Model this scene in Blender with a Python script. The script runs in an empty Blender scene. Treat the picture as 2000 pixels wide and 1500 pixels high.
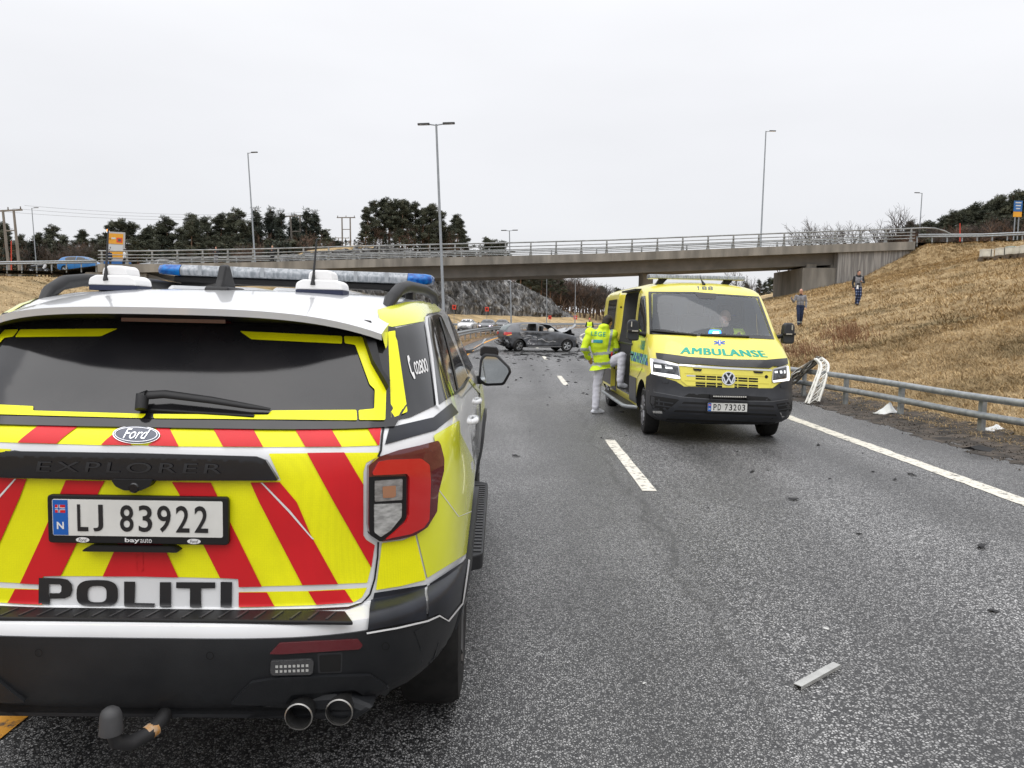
import bpy, bmesh, math, random
import numpy as np
from mathutils import Vector, Matrix, noise
from mathutils.bvhtree import BVHTree
from mathutils.interpolate import poly_3d_calc
R = math.radians
sc = bpy.context.scene
col = sc.collection
# ---------------------------------------------------------------- camera
CAM_H = 1.65; FPX = 1530.0
PITCH = math.atan(129/1530.0); ROLL = R(1.2)
_f = Vector((0, math.cos(PITCH), -math.sin(PITCH)))
_u0 = Vector((0, math.sin(PITCH), math.cos(PITCH))); _r0 = Vector((1, 0, 0))
_r = _r0*math.cos(ROLL) + _u0*math.sin(ROLL)
_u = _u0*math.cos(ROLL) - _r0*math.sin(ROLL)
CAM = Vector((0, 0, CAM_H))
cd = bpy.data.cameras.new('camera'); cam = bpy.data.objects.new('camera', cd); col.objects.link(cam)
m3 = Matrix((_r, _u, -_f)).transposed()
cam.matrix_world = Matrix.Translation(CAM) @ m3.to_4x4()
cd.sensor_fit = 'HORIZONTAL'; cd.sensor_width = 36; cd.lens = 36*FPX/2000
cd.clip_start = 0.05; cd.clip_end = 3000
sc.camera = cam
# ---------------------------------------------------------------- sky: bright even overcast
w = bpy.data.worlds.new('World'); sc.world = w; w.use_nodes = True
nt = w.node_tree; N = nt.nodes; L = nt.links; N.clear()
out = N.new('ShaderNodeOutputWorld'); bg = N.new('ShaderNodeBackground'); L.new(bg.outputs[0], out.inputs[0])
sky = N.new('ShaderNodeTexSky'); sky.sky_type = 'NISHITA'; sky.sun_disc = False
SUN_EL = R(68); SUN_ROT = R(200)
sky.sun_elevation = SUN_EL; sky.sun_rotation = SUN_ROT
skm = N.new('ShaderNodeVectorMath'); skm.operation = 'SCALE'; skm.inputs['Scale'].default_value = 0.12
L.new(sky.outputs[0], skm.inputs[0])
tc = N.new('ShaderNodeTexCoord'); sx = N.new('ShaderNodeSeparateXYZ'); L.new(tc.outputs['Generated'], sx.inputs[0])
mr = N.new('ShaderNodeMapRange'); L.new(sx.outputs[2], mr.inputs[0])
mr.inputs[1].default_value = 0.0; mr.inputs[2].default_value = 1.0; mr.inputs[3].default_value = 0.86; mr.inputs[4].default_value = 2.15
nz = N.new('ShaderNodeTexNoise'); nz.inputs['Scale'].default_value = 1.6; nz.inputs['Detail'].default_value = 4
mp = N.new('ShaderNodeMapping'); mp.inputs['Scale'].default_value = (1, 1, 3.5)
L.new(tc.outputs['Generated'], mp.inputs[0]); L.new(mp.outputs[0], nz.inputs[0])
mr2 = N.new('ShaderNodeMapRange'); L.new(nz.outputs[0], mr2.inputs[0])
mr2.inputs[1].default_value = 0.3; mr2.inputs[2].default_value = 0.7; mr2.inputs[3].default_value = 0.945; mr2.inputs[4].default_value = 1.045
sq = N.new('ShaderNodeMath'); sq.operation = 'POWER'; sq.inputs[1].default_value = 2.0; sq.use_clamp = True; L.new(sx.outputs[2], sq.inputs[0]); L.new(sq.outputs[0], mr.inputs[0])
mm = N.new('ShaderNodeMath'); mm.operation = 'MULTIPLY'; L.new(mr.outputs[0], mm.inputs[0]); L.new(mr2.outputs[0], mm.inputs[1])
cs = N.new('ShaderNodeVectorMath'); cs.operation = 'SCALE'; cs.inputs[0].default_value = (0.985, 0.99, 1.02); L.new(mm.outputs[0], cs.inputs['Scale'])
mx = N.new('ShaderNodeMixRGB'); mx.inputs[0].default_value = 0.94; L.new(skm.outputs[0], mx.inputs[1]); L.new(cs.outputs[0], mx.inputs[2])
L.new(mx.outputs[0], bg.inputs[0]); bg.inputs[1].default_value = 1.0
sd = bpy.data.lights.new('sun', 'SUN'); sd.energy = 1.45; sd.angle = R(75); sd.color = (1, 0.97, 0.93)
sun = bpy.data.objects.new('sun', sd); col.objects.link(sun)
_az = SUN_ROT
_sd = Vector((math.sin(_az)*math.cos(SUN_EL), math.cos(_az)*math.cos(SUN_EL), math.sin(SUN_EL)))
sun.rotation_euler = (-_sd).to_track_quat('-Z', 'Y').to_euler()
vs = sc.view_settings; vs.view_transform = 'Standard'; vs.look = 'None'; vs.exposure = 0.0; vs.gamma = 1.0
vs.use_curve_mapping = False
sc.render.engine = 'CYCLES'; sc.cycles.use_denoising = True; sc.cycles.max_bounces = 6
sc.cycles.transparent_max_bounces = 12
sc.cycles.sample_clamp_indirect = 4.0
# ---------------------------------------------------------------- pixel helpers (photograph pixels, 2000 x 1500)
def pray(x, y):
    return (_f + _r*((x-1000)/FPX) + _u*((750-y)/FPX))
def atY(x, y, Y):
    d = pray(x, y); return CAM + d*(Y/d.y)
def atZ(x, y, z=0.0):
    d = pray(x, y); return CAM + d*((z-CAM_H)/d.z)
# ---------------------------------------------------------------- materials
MATS = {}
def M(name, c, rough=0.5, metal=0.0, var=0.0, scale=6.0, bump=0.0, bscale=None, coat=0.0, spec=0.5, c2=None, emit=None, estr=0.0, detail=4, lo=0.35, hi=0.65, stretch=None, trans=0.0, dirt=None):
    if name in MATS: return MATS[name]
    m = bpy.data.materials.new(name); m.use_nodes = True; MATS[name] = m
    n = m.node_tree.nodes; l = m.node_tree.links; b = n['Principled BSDF']
    b.inputs['Roughness'].default_value = rough; b.inputs['Metallic'].default_value = metal
    b.inputs['Specular IOR Level'].default_value = spec
    if coat: b.inputs['Coat Weight'].default_value = coat; b.inputs['Coat Roughness'].default_value = 0.04
    if trans: b.inputs['Transmission Weight'].default_value = trans
    b.inputs['Base Color'].default_value = (*c, 1)
    if emit: b.inputs['Emission Color'].default_value = (*emit, 1); b.inputs['Emission Strength'].default_value = estr; m.cycles.emission_sampling = 'NONE'
    t = None
    if var or bump or c2:
        t = n.new('ShaderNodeTexCoord')
        src = t.outputs['Object']
        if stretch:
            mp = n.new('ShaderNodeMapping'); mp.inputs['Scale'].default_value = stretch; l.new(src, mp.inputs[0]); src = mp.outputs[0]
    if var or c2:
        z = n.new('ShaderNodeTexNoise'); z.inputs['Scale'].default_value = scale; z.inputs['Detail'].default_value = detail; l.new(src, z.inputs[0])
        rmp = n.new('ShaderNodeValToRGB'); e = rmp.color_ramp.elements
        e[0].position = lo; e[1].position = hi
        a = c if c2 else tuple(k*(1-var) for k in c); d = c2 if c2 else tuple(min(1, k*(1+var)) for k in c)
        e[0].color = (*a, 1); e[1].color = (*d, 1)
        l.new(z.outputs[0], rmp.inputs[0]); last = rmp.outputs[0]
        l.new(last, b.inputs['Base Color'])
    if bump:
        z2 = n.new('ShaderNodeTexNoise'); z2.inputs['Scale'].default_value = bscale or scale*4; z2.inputs['Detail'].default_value = 5; l.new(src, z2.inputs[0])
        bp = n.new('ShaderNodeBump'); bp.inputs['Strength'].default_value = bump; bp.inputs['Distance'].default_value = 0.02
        l.new(z2.outputs[0], bp.inputs['Height']); l.new(bp.outputs[0], b.inputs['Normal'])
    return m
# ---------------------------------------------------------------- mesh builder
class MB:
    def __init__(s): s.v = []; s.f = []; s.m = []
    def add(s, vs, fs, mi=0):
        k = len(s.v); s.v += [tuple(p) for p in vs]; s.f += [tuple(i+k for i in q) for q in fs]; s.m += [mi]*len(fs); return s
    def box(s, c, size, rot=None, mi=0):
        x, y, z = [q/2 for q in size]
        vs = [Vector(p) for p in ((-x,-y,-z),(x,-y,-z),(x,y,-z),(-x,y,-z),(-x,-y,z),(x,-y,z),(x,y,z),(-x,y,z))]
        if rot is not None: vs = [rot @ p for p in vs]
        c = Vector(c); return s.add([p+c for p in vs], [(0,3,2,1),(4,5,6,7),(0,1,5,4),(1,2,6,5),(2,3,7,6),(3,0,4,7)], mi)
    def tube(s, pts, r, n=8, caps=True, mi=0, flat=1.0):
        pts = [Vector(p) for p in pts]; k = len(pts)
        rr = [r]*k if not hasattr(r, '__len__') else r
        vs = []; up = None
        for i, p in enumerate(pts):
            t = (pts[min(i+1, k-1)]-pts[max(i-1, 0)])
            if t.length < 1e-9: t = Vector((0, 0, 1))
            t.normalize()
            if up is None: up = t.orthogonal().normalized()
            up = (up - t*up.dot(t))
            if up.length < 1e-6: up = t.orthogonal()
            up.normalize(); sd_ = t.cross(up)
            for j in range(n):
                a = 2*math.pi*j/n; vs.append(p + (up*math.cos(a) + sd_*math.sin(a)*flat)*rr[i])
        fs = [(i*n+j, i*n+(j+1) % n, (i+1)*n+(j+1) % n, (i+1)*n+j) for i in range(k-1) for j in range(n)]
        if caps: fs += [tuple(range(n))[::-1], tuple((k-1)*n+j for j in range(n))]
        return s.add(vs, fs, mi)
    def prism(s, poly, a, b, axis='y', mi=0):
        # poly: 2D points; extruded along axis from a to b. axis y: (x,z); x: (y,z); z: (x,y)
        def P(p, t): return {'y': (p[0], t, p[1]), 'x': (t, p[0], p[1]), 'z': (p[0], p[1], t)}[axis]
        n = len(poly); vs = [P(p, a) for p in poly] + [P(p, b) for p in poly]
        fs = [(i, (i+1) % n, n+(i+1) % n, n+i) for i in range(n)] + [tuple(range(n))[::-1], tuple(range(n, 2*n))]
        return s.add(vs, fs, mi)
    def lathe(s, prof, axis='x', n=24, c=(0, 0, 0), mi=0, close=False):
        # prof: (radius, offset along axis)
        vs = []; k = len(prof)
        for r, h in prof:
            for j in range(n):
                a = 2*math.pi*j/n; p, q = r*math.cos(a), r*math.sin(a)
                v = {'x': (h, p, q), 'y': (p, h, q), 'z': (p, q, h)}[axis]
                vs.append((v[0]+c[0], v[1]+c[1], v[2]+c[2]))
        fs = [(i*n+j, i*n+(j+1) % n, (i+1)*n+(j+1) % n, (i+1)*n+j) for i in range(k-1) for j in range(n)]
        if close: fs += [((k-1)*n+j, (k-1)*n+(j+1) % n, (j+1) % n, j) for j in range(n)]
        return s.add(vs, fs, mi)
    def ell(s, c, r, n=12, m=8, mi=0, rot=None):
        c = Vector(c); vs = []; 
        for i in range(m+1):
            t = math.pi*i/m
            for j in range(n):
                a = 2*math.pi*j/n
                p = Vector((r[0]*math.sin(t)*math.cos(a), r[1]*math.sin(t)*math.sin(a), r[2]*math.cos(t)))
                if rot is not None: p = rot @ p
                vs.append(p+c)
        fs = [(i*n+j, (i+1)*n+j, (i+1)*n+(j+1) % n, i*n+(j+1) % n) for i in range(m) for j in range(n)]
        return s.add(vs, fs, mi)
    def grid(s, fn, nu, nv, mi=0):
        vs = [fn(i/(nu), j/(nv)) for i in range(nu+1) for j in range(nv+1)]; q = nv+1
        return s.add(vs, [(i*q+j, (i+1)*q+j, (i+1)*q+j+1, i*q+j+1) for i in range(nu) for j in range(nv)], mi)
    def mesh(s, name):
        me = bpy.data.meshes.new(name); me.from_pydata(s.v, [], s.f)
        if any(s.m): me.polygons.foreach_set('material_index', s.m)
        me.update(); return me
    def build(s, name, mat, parent=None, smooth=None, bevel=0.0, seg=2, recalc=True, weld=False):
        me = s.mesh(name)
        return mkobj(name, me, mat, parent, smooth, bevel, seg, recalc, weld)
def mkobj(name, me, mat, parent=None, smooth=None, bevel=0.0, seg=2, recalc=False, weld=False):
    if recalc or weld:
        bm = bmesh.new(); bm.from_mesh(me)
        if weld: bmesh.ops.remove_doubles(bm, verts=bm.verts, dist=1e-5)
        if recalc: bmesh.ops.recalc_face_normals(bm, faces=bm.faces)
        bm.to_mesh(me); bm.free()
    for q in (mat if isinstance(mat, (list, tuple)) else [mat]): me.materials.append(q)
    o = bpy.data.objects.new(name, me); col.objects.link(o)
    if parent is not None: o.parent = parent
    if smooth is not None:
        me.shade_smooth()
        if smooth < 179: me.set_sharp_from_angle(angle=R(smooth))
    if bevel:
        b = o.modifiers.new('bevel', 'BEVEL'); b.width = bevel; b.segments = seg; b.limit_method = 'ANGLE'; b.angle_limit = R(40); b.harden_normals = False
    return o
def tag(o, label=None, cat=None, group=None, kind=None):
    if label: o['label'] = label
    if cat: o['category'] = cat
    if group: o['group'] = group
    if kind: o['kind'] = kind
    return o
def thing(name, label, cat, loc=(0, 0, 0), rz=0.0, group=None, rot=None):
    o = bpy.data.objects.new(name, None); col.objects.link(o); o.empty_display_size = 0.1
    o.location = loc; o.rotation_euler = rot or (0, 0, rz); tag(o, label, cat, group)
    o.rotation_mode = 'XYZ'
    return o
def rootmat(o):
    return Matrix.Translation(o.location) @ o.rotation_euler.to_matrix().to_4x4() @ Matrix.Diagonal((*o.scale, 1))
def dup(root, loc=None, rz=None, label=None, scale=None):
    r = root.copy(); col.objects.link(r)
    if loc is not None: r.location = loc
    if rz is not None: r.rotation_euler = (root.rotation_euler[0], root.rotation_euler[1], rz)
    if scale is not None: r.scale = scale
    if label: r['label'] = label
    def rec(a, b):
        for ch in list(a.children):
            c = ch.copy(); col.objects.link(c); c.parent = b; rec(ch, c)
    rec(root, r)
    return r
# ---------------------------------------------------------------- boolean by evaluated modifier
def boolean(me, cutters, mats):
    o = bpy.data.objects.new('tmp', me); col.objects.link(o)
    for q in mats: me.materials.append(q)
    tmp = []
    for cme in cutters:
        c = bpy.data.objects.new('tmpc', cme); col.objects.link(c); tmp.append(c)
        b = o.modifiers.new('b', 'BOOLEAN'); b.operation = 'DIFFERENCE'; b.solver = 'EXACT'; b.object = c; b.material_mode = 'TRANSFER'
    bpy.context.view_layer.update()
    dg = bpy.context.evaluated_depsgraph_get()
    res = bpy.data.meshes.new_from_object(o.evaluated_get(dg), depsgraph=dg)
    for c in tmp: bpy.data.objects.remove(c)
    bpy.data.objects.remove(o)
    return res
# ---------------------------------------------------------------- text as a mesh in the unit square
def text2d(s, bold=0.0, shear=0.0, space=1.0):
    cu = bpy.data.curves.new('t', 'FONT'); cu.body = s; cu.offset = bold; cu.shear = shear; cu.space_character = space; cu.resolution_u = 4
    cu.fill_mode = 'FRONT'
    o = bpy.data.objects.new('t', cu); col.objects.link(o); bpy.context.view_layer.update()
    dg = bpy.context.evaluated_depsgraph_get()
    me = bpy.data.meshes.new_from_object(o.evaluated_get(dg), depsgraph=dg)
    vs = [(p.co.x, p.co.y) for p in me.vertices]; fs = [tuple(p.vertices) for p in me.polygons]
    bpy.data.objects.remove(o)
    x0 = min(p[0] for p in vs); x1 = max(p[0] for p in vs); y0 = min(p[1] for p in vs); y1 = max(p[1] for p in vs)
    return [((x-x0)/(x1-x0), (y-y0)/(y1-y0)) for x, y in vs], fs
def quadmap(vs, q):
    # q: bottom-left, bottom-right, top-right, top-left
    o = []
    for x, y in vs:
        a = (q[0][0]*(1-x)+q[1][0]*x, q[0][1]*(1-x)+q[1][1]*x); b = (q[3][0]*(1-x)+q[2][0]*x, q[3][1]*(1-x)+q[2][1]*x)
        o.append((a[0]*(1-y)+b[0]*y, a[1]*(1-y)+b[1]*y))
    return o
def rnd(poly, r, n=4):
    o = []; k = len(poly)
    for i in range(k):
        p = Vector(poly[i]); a = Vector(poly[i-1])-p; b = Vector(poly[(i+1) % k])-p
        d = min(r, a.length*0.45, b.length*0.45)
        A = p+a.normalized()*d; B = p+b.normalized()*d
        for j in range(n+1):
            t = j/n; o.append(tuple(A*(1-t)**2 + p*2*t*(1-t) + B*t*t))
    return o
def tri2d(poly, res):
    bm = bmesh.new(); vs = [bm.verts.new((p[0], p[1], 0)) for p in poly]
    bm.faces.new(vs); bm.normal_update(); bmesh.ops.triangulate(bm, faces=bm.faces[:])
    return sub2d(bm, res)
def sub2d(bm, res):
    for _ in range(7):
        es = [e for e in bm.edges if e.calc_length() > res]
        if not es: break
        bmesh.ops.subdivide_edges(bm, edges=es, cuts=1)
        ng = [f for f in bm.faces if len(f.verts) > 3]
        if ng: bmesh.ops.triangulate(bm, faces=ng)
    bm.verts.index_update()
    o = [(v.co.x, v.co.y) for v in bm.verts], [tuple(v.index for v in f.verts) for f in bm.faces]
    bm.free(); return o
def mesh2d(vs, fs, res):
    bm = bmesh.new(); V = [bm.verts.new((p[0], p[1], 0)) for p in vs]
    for q in fs:
        try: bm.faces.new([V[i] for i in q])
        except ValueError: pass
    bm.normal_update()
    ng = [f for f in bm.faces if len(f.verts) > 3]
    if ng: bmesh.ops.triangulate(bm, faces=ng)
    return sub2d(bm, res)
class Hull:
    """a smooth closed body surface that parts and markings are laid on"""
    def __init__(s, me, root):
        s.me = me; s.root = root; s.nv = [v.normal.copy() for v in me.vertices]; s.co = [v.co.copy() for v in me.vertices]
        s.polys = [tuple(p.vertices) for p in me.polygons]
        s.bvh = BVHTree.FromPolygons(s.co, s.polys)
        s.inv = rootmat(root).inverted(); s.o = s.inv @ CAM
    def nrm(s, loc, idx):
        q = s.polys[idx]; wts = poly_3d_calc([s.co[i] for i in q], loc); n = Vector((0, 0, 0))
        for a, i in zip(wts, q): n += s.nv[i]*a
        return n.normalized()
    def cast(s, o, d):
        h = s.bvh.ray_cast(o, d)
        if h[0] is None:
            p = o + d*max(0.0, (Vector((0, s.mid, 1))-o).dot(d)) if hasattr(s, 'mid') else o+d
            h = s.bvh.find_nearest(p)
        return h[0], s.nrm(h[0], h[2])
    def px(s, p):
        return s.cast(s.o, (s.inv.to_3x3() @ pray(*p)).normalized())
    def rear(s, p, back=False):           # (x,z) seen along y
        return s.cast(Vector((p[0], 20 if back else -5, p[1])), Vector((0, -1 if back else 1, 0)))
    def side(s, p, sgn=1):    # (y,z) seen from +x (sgn=1) or -x
        return s.cast(Vector((5*sgn, p[0], p[1])), Vector((-sgn, 0, 0)))
def lay(hull, name, data, mat, parent, how='px', off=0.003, thick=0.0, res=12, mirror=False, both=False, smooth=True, bevel=0.0, sgn=1):
    """lay a 2D outline (or 2D mesh) on the hull; thick>0 gives it a real edge"""
    if isinstance(data, tuple): vs, fs = mesh2d(data[0], data[1], res)
    else: vs, fs = tri2d(data, res)
    fn = {'px': hull.px, 'rear': hull.rear, 'side': lambda p: hull.side(p, sgn)}[how]
    hits = [fn(p) for p in vs]
    obs = []
    for mir in ((False, True) if both else (mirror,)):
        P = [h[0] + h[1]*(off+thick) for h in hits]; Nn = [h[1].copy() for h in hits]
        if mir:
            P = [Vector((-p.x, p.y, p.z)) for p in P]; Nn = [Vector((-p.x, p.y, p.z)) for p in Nn]
        F = list(fs)
        # orient outward
        if F:
            s_ = 0
            for a, b, c in F[:50]:
                s_ += (P[b]-P[a]).cross(P[c]-P[a]).dot(Nn[a])
            if s_ < 0: F = [q[::-1] for q in F]
        if thick > 0:
            base = len(P); B = [p - n*(thick+off+0.004) for p, n in zip(P, Nn)]
            cnt = {}
            for q in F:
                for i in range(3): cnt[(q[i], q[(i+1) % 3])] = 1
            side = [(b, a, base+a, base+b) for (a, b) in cnt if (b, a) not in cnt]
            P = P + B
            # unused base verts are dropped by welding below
            used = sorted({i for q in side+F for i in q}); mp = {v: k for k, v in enumerate(used)}
            P = [P[i] for i in used]; F2 = [tuple(mp[i] for i in q) for q in F+side]
            me = bpy.data.meshes.new(name); me.from_pydata(P, [], F2); me.update()
            o = mkobj(name, me, mat, parent, 50, bevel)
        else:
            me = bpy.data.meshes.new(name); me.from_pydata(P, [], F); me.update()
            o = mkobj(name, me, mat, parent)
            me.shade_smooth(); me.normals_split_custom_set_from_vertices([tuple(n) for n in Nn])
        obs.append(o)
    return obs[0] if len(obs) == 1 else obs
def hloft(levels, K=18, S=14):
    """closed body from horizontal outlines: (z, half width, y0, D0, n0, y1, D1, n1)"""
    rings = []
    for z, wd, y0, D0, n0, y1, D1, n1 in levels:
        r = []
        for i in range(K+1):
            t = (i/K)*math.pi/2
            # arc-length friendlier spacing
            x = wd*math.sin(t)**(2/n0); y = y0 + D0*(1-math.cos(t)**(2/n0) if i < K else 1); r.append((x, y))
        for i in range(1, S):
            t = i/S; r.append((wd, (y0+D0)*(1-t)+(y1-D1)*t))
        for i in range(K+1):
            t = (1-i/K)*math.pi/2
            x = wd*math.sin(t)**(2/n1) if i < K else 0; y = y1 - D1*(1-(math.cos(t)**(2/n1) if i > 0 else 0)); r.append((x, y))
        rings.append((z, r))
    m = len(rings[0][1]); vs = []; idx = []
    for z, r in rings:
        a = []; b = []
        for i, (x, y) in enumerate(r):
            a.append(len(vs)); vs.append((x, y, z))
            if i in (0, m-1): b.append(a[-1])
            else: b.append(len(vs)); vs.append((-x, y, z))
        idx.append((a, b))
    fs = []
    for k in range(len(rings)-1):
        for s_ in (0, 1):
            A = idx[k][s_]; B = idx[k+1][s_]
            for i in range(m-1):
                q = (A[i], A[i+1], B[i+1], B[i]); fs.append(q if s_ == 0 else q[::-1])
    for k, fl in ((0, True), (len(rings)-1, False)):
        A, B = idx[k]
        for i in range(m-1):
            q = [A[i], A[i+1], B[i+1], B[i]]
            q = list(dict.fromkeys(q))
            if len(q) > 2: fs.append(tuple(q[::-1] if not fl else q))
    me = bpy.data.meshes.new('body'); me.from_pydata(vs, [], fs)
    bm = bmesh.new(); bm.from_mesh(me); bmesh.ops.recalc_face_normals(bm, faces=bm.faces); bm.to_mesh(me); bm.free()
    me.update(); return me
def cyl_mesh(c, r, a, b, axis='x', n=40):
    mb = MB(); pts = [(r*math.cos(2*math.pi*i/n), r*math.sin(2*math.pi*i/n)) for i in range(n)]
    if axis == 'x': mb.prism([(c[0]+p, c[1]+q) for p, q in pts], a, b, 'x')
    elif axis == 'y': mb.prism([(c[0]+p, c[1]+q) for p, q in pts], a, b, 'y')
    else: mb.prism([(c[0]+p, c[1]+q) for p, q in pts], a, b, 'z')
    return clean(mb)
def clean(mb, mats=()):
    me = mb.mesh('c'); bm = bmesh.new(); bm.from_mesh(me); bmesh.ops.recalc_face_normals(bm, faces=bm.faces); bm.to_mesh(me); bm.free()
    for q in mats: me.materials.append(q)
    return me
# ================================================================ SETTING
rng = np.random.default_rng(7); random.seed(7)
def cx(y): return 0.0 if y < 40 else (y-40)**2/800.0
def sm(a, b, t):
    t = max(0.0, min(1.0, (t-a)/(b-a))); return t*t*(3-2*t)
def fbm(x, y, z=0.0, o=4): return noise.fractal(Vector((x, y, z)), 1.0, 2.0, o)
def rocktop(y):
    return float(np.interp(y, [70, 90, 115, 140, 168, 187, 205, 216, 224], [6, 8.5, 11.5, 12.3, 10.9, 9.3, 6.9, 4.5, 1.5]))
def hgt(x, y):
    d = x-cx(y); z = -0.05
    if d > 6.9:
        s_ = 0.257*(max(0, d-7.4)); top = 8.4 + 0.02*(d-40)
        z = min(s_, top) if s_ < top-0.6 else top-0.6+0.6*(1-math.exp(-(s_-top+0.6)/0.6))
        if d > 7.4: z += 0.16*fbm(x*0.25, y*0.25)*sm(7.4, 10, d) + 0.06*fbm(x*1.1, y*1.1)*sm(7.4, 10, d)
        z += 0.12*max(0, d-52)*sm(52, 90, d)*sm(84, 110, y)
        if x > 28 and 50 < y < 95: z = max(z, float(np.interp(x, [35, 47, 95], [8.75, 9.45, 11.6])) - .42*max(0, 69.6-y) - .45*max(0, y-79.5) - .55*max(0, 36.2-x) + .08*fbm(x, y))
    elif d < -13.6:
        e = -d-13.6
        near = min(0.257*max(0, e-1.6), 1.45+.041*max(y, 0), 5.0)
        k = sm(82, 96, y)
        far = 0.24*min(e, 9) + (max(0, min(1, (e-12.0)/1.8))*(rocktop(y)-2) if y < 224 else 0.0)
        if y < 235: lo_ = float(np.interp(y, [90, 118, 146], [13.5, 17, 30])); k2 = sm(lo_, lo_+10, e)*(1-sm(200, 235, y)); far = far*(1-k2)+5.0*k2
        else: far += 0.10*max(0, e-6)
        z = near*(1-k)+far*k
        z += 0.12*fbm(x*0.3, y*0.3)*sm(0, 3, e)
        if x < -30 and 55 < y < 95: z = max(z, 4.25-.12*max(0, -36-x)*0 - .42*max(0, 70.0-y) - .45*max(0, y-79.5) - .5*max(0, x+37.2) + .05*fbm(x, y))
    return z
# terrain sheet
def axis(pts):
    o = []
    for a, b, n in pts: o += list(np.linspace(a, b, n, endpoint=False))
    return o + [pts[-1][1]]
TX = axis([(-900, -200, 8), (-200, -60, 20), (-60, -14, 46), (-14, 8, 22), (8, 50, 84), (50, 150, 40), (150, 900, 10)])
TY = axis([(-60, 0, 8), (0, 80, 120), (80, 240, 100), (240, 400, 20), (400, 1500, 12)])
mb = MB(); vs_ = []
for i, x in enumerate(TX):
    for j, y in enumerate(TY): vs_.append((x+cx(min(y, 260))*1.0, y, hgt(x+cx(min(y, 260)), min(y, 260)) if y <= 260 else hgt(x+cx(260), 260)))
q = len(TY); mb.add(vs_, [(i*q+j, (i+1)*q+j, (i+1)*q+j+1, i*q+j+1) for i in range(len(TX)-1) for j in range(len(TY)-1)])
def grass_mat(name, blades=False):
    m = bpy.data.materials.new(name); m.use_nodes = True; n = m.node_tree.nodes; l = m.node_tree.links; b = n['Principled BSDF']
    b.inputs['Roughness'].default_value = 0.9; b.inputs['Specular IOR Level'].default_value = 0.15
    g = n.new('ShaderNodeNewGeometry')
    z = n.new('ShaderNodeTexNoise'); z.inputs['Scale'].default_value = 0.35; z.inputs['Detail'].default_value = 6; z.inputs['Roughness'].default_value = 0.65; l.new(g.outputs['Position'], z.inputs[0])
    r = n.new('ShaderNodeValToRGB'); e = r.color_ramp.elements; e[0].position = 0.33; e[0].color = (0.215, 0.165, 0.088, 1); e[1].position = 0.68; e[1].color = (0.54, 0.41, 0.235, 1)
    k = e.new(0.48); k.color = (0.395, 0.288, 0.155, 1)
    l.new(z.outputs[0], r.inputs[0]); last = r.outputs[0]
    z2 = n.new('ShaderNodeTexNoise'); z2.inputs['Scale'].default_value = 9; z2.inputs['Detail'].default_value = 6; z2.inputs['Roughness'].default_value = 0.75
    mp = n.new('ShaderNodeMapping'); mp.inputs['Scale'].default_value = (1, 2.2, 2.2); l.new(g.outputs['Position'], mp.inputs[0]); l.new(mp.outputs[0], z2.inputs[0])
    mr = n.new('ShaderNodeMapRange'); mr.inputs[1].default_value = 0.3; mr.inputs[2].default_value = 0.7; mr.inputs[3].default_value = 0.55; mr.inputs[4].default_value = 1.45; l.new(z2.outputs[0], mr.inputs[0])
    f = mr.outputs[0]
    if blades:
        at = n.new('ShaderNodeAttribute'); at.attribute_name = 'rnd'
        mr2 = n.new('ShaderNodeMapRange'); mr2.inputs[3].default_value = 0.55; mr2.inputs[4].default_value = 1.5; l.new(at.outputs['Fac'], mr2.inputs[0]); f = mr2.outputs[0]
    v = n.new('ShaderNodeVectorMath'); v.operation = 'SCALE'; l.new(last, v.inputs[0]); l.new(f, v.inputs['Scale']); l.new(v.outputs[0], b.inputs['Base Color'])
    if not blades:
        bp = n.new('ShaderNodeBump'); bp.inputs['Strength'].default_value = 0.9; bp.inputs['Distance'].default_value = 0.12; l.new(z2.outputs[0], bp.inputs['Height']); l.new(bp.outputs[0], b.inputs['Normal'])
    return m
GR = grass_mat('dry_grass'); GRB = grass_mat('dry_grass_blades', True)
tag(mb.build('ground', GR, smooth=180, recalc=False), kind='structure')
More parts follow.
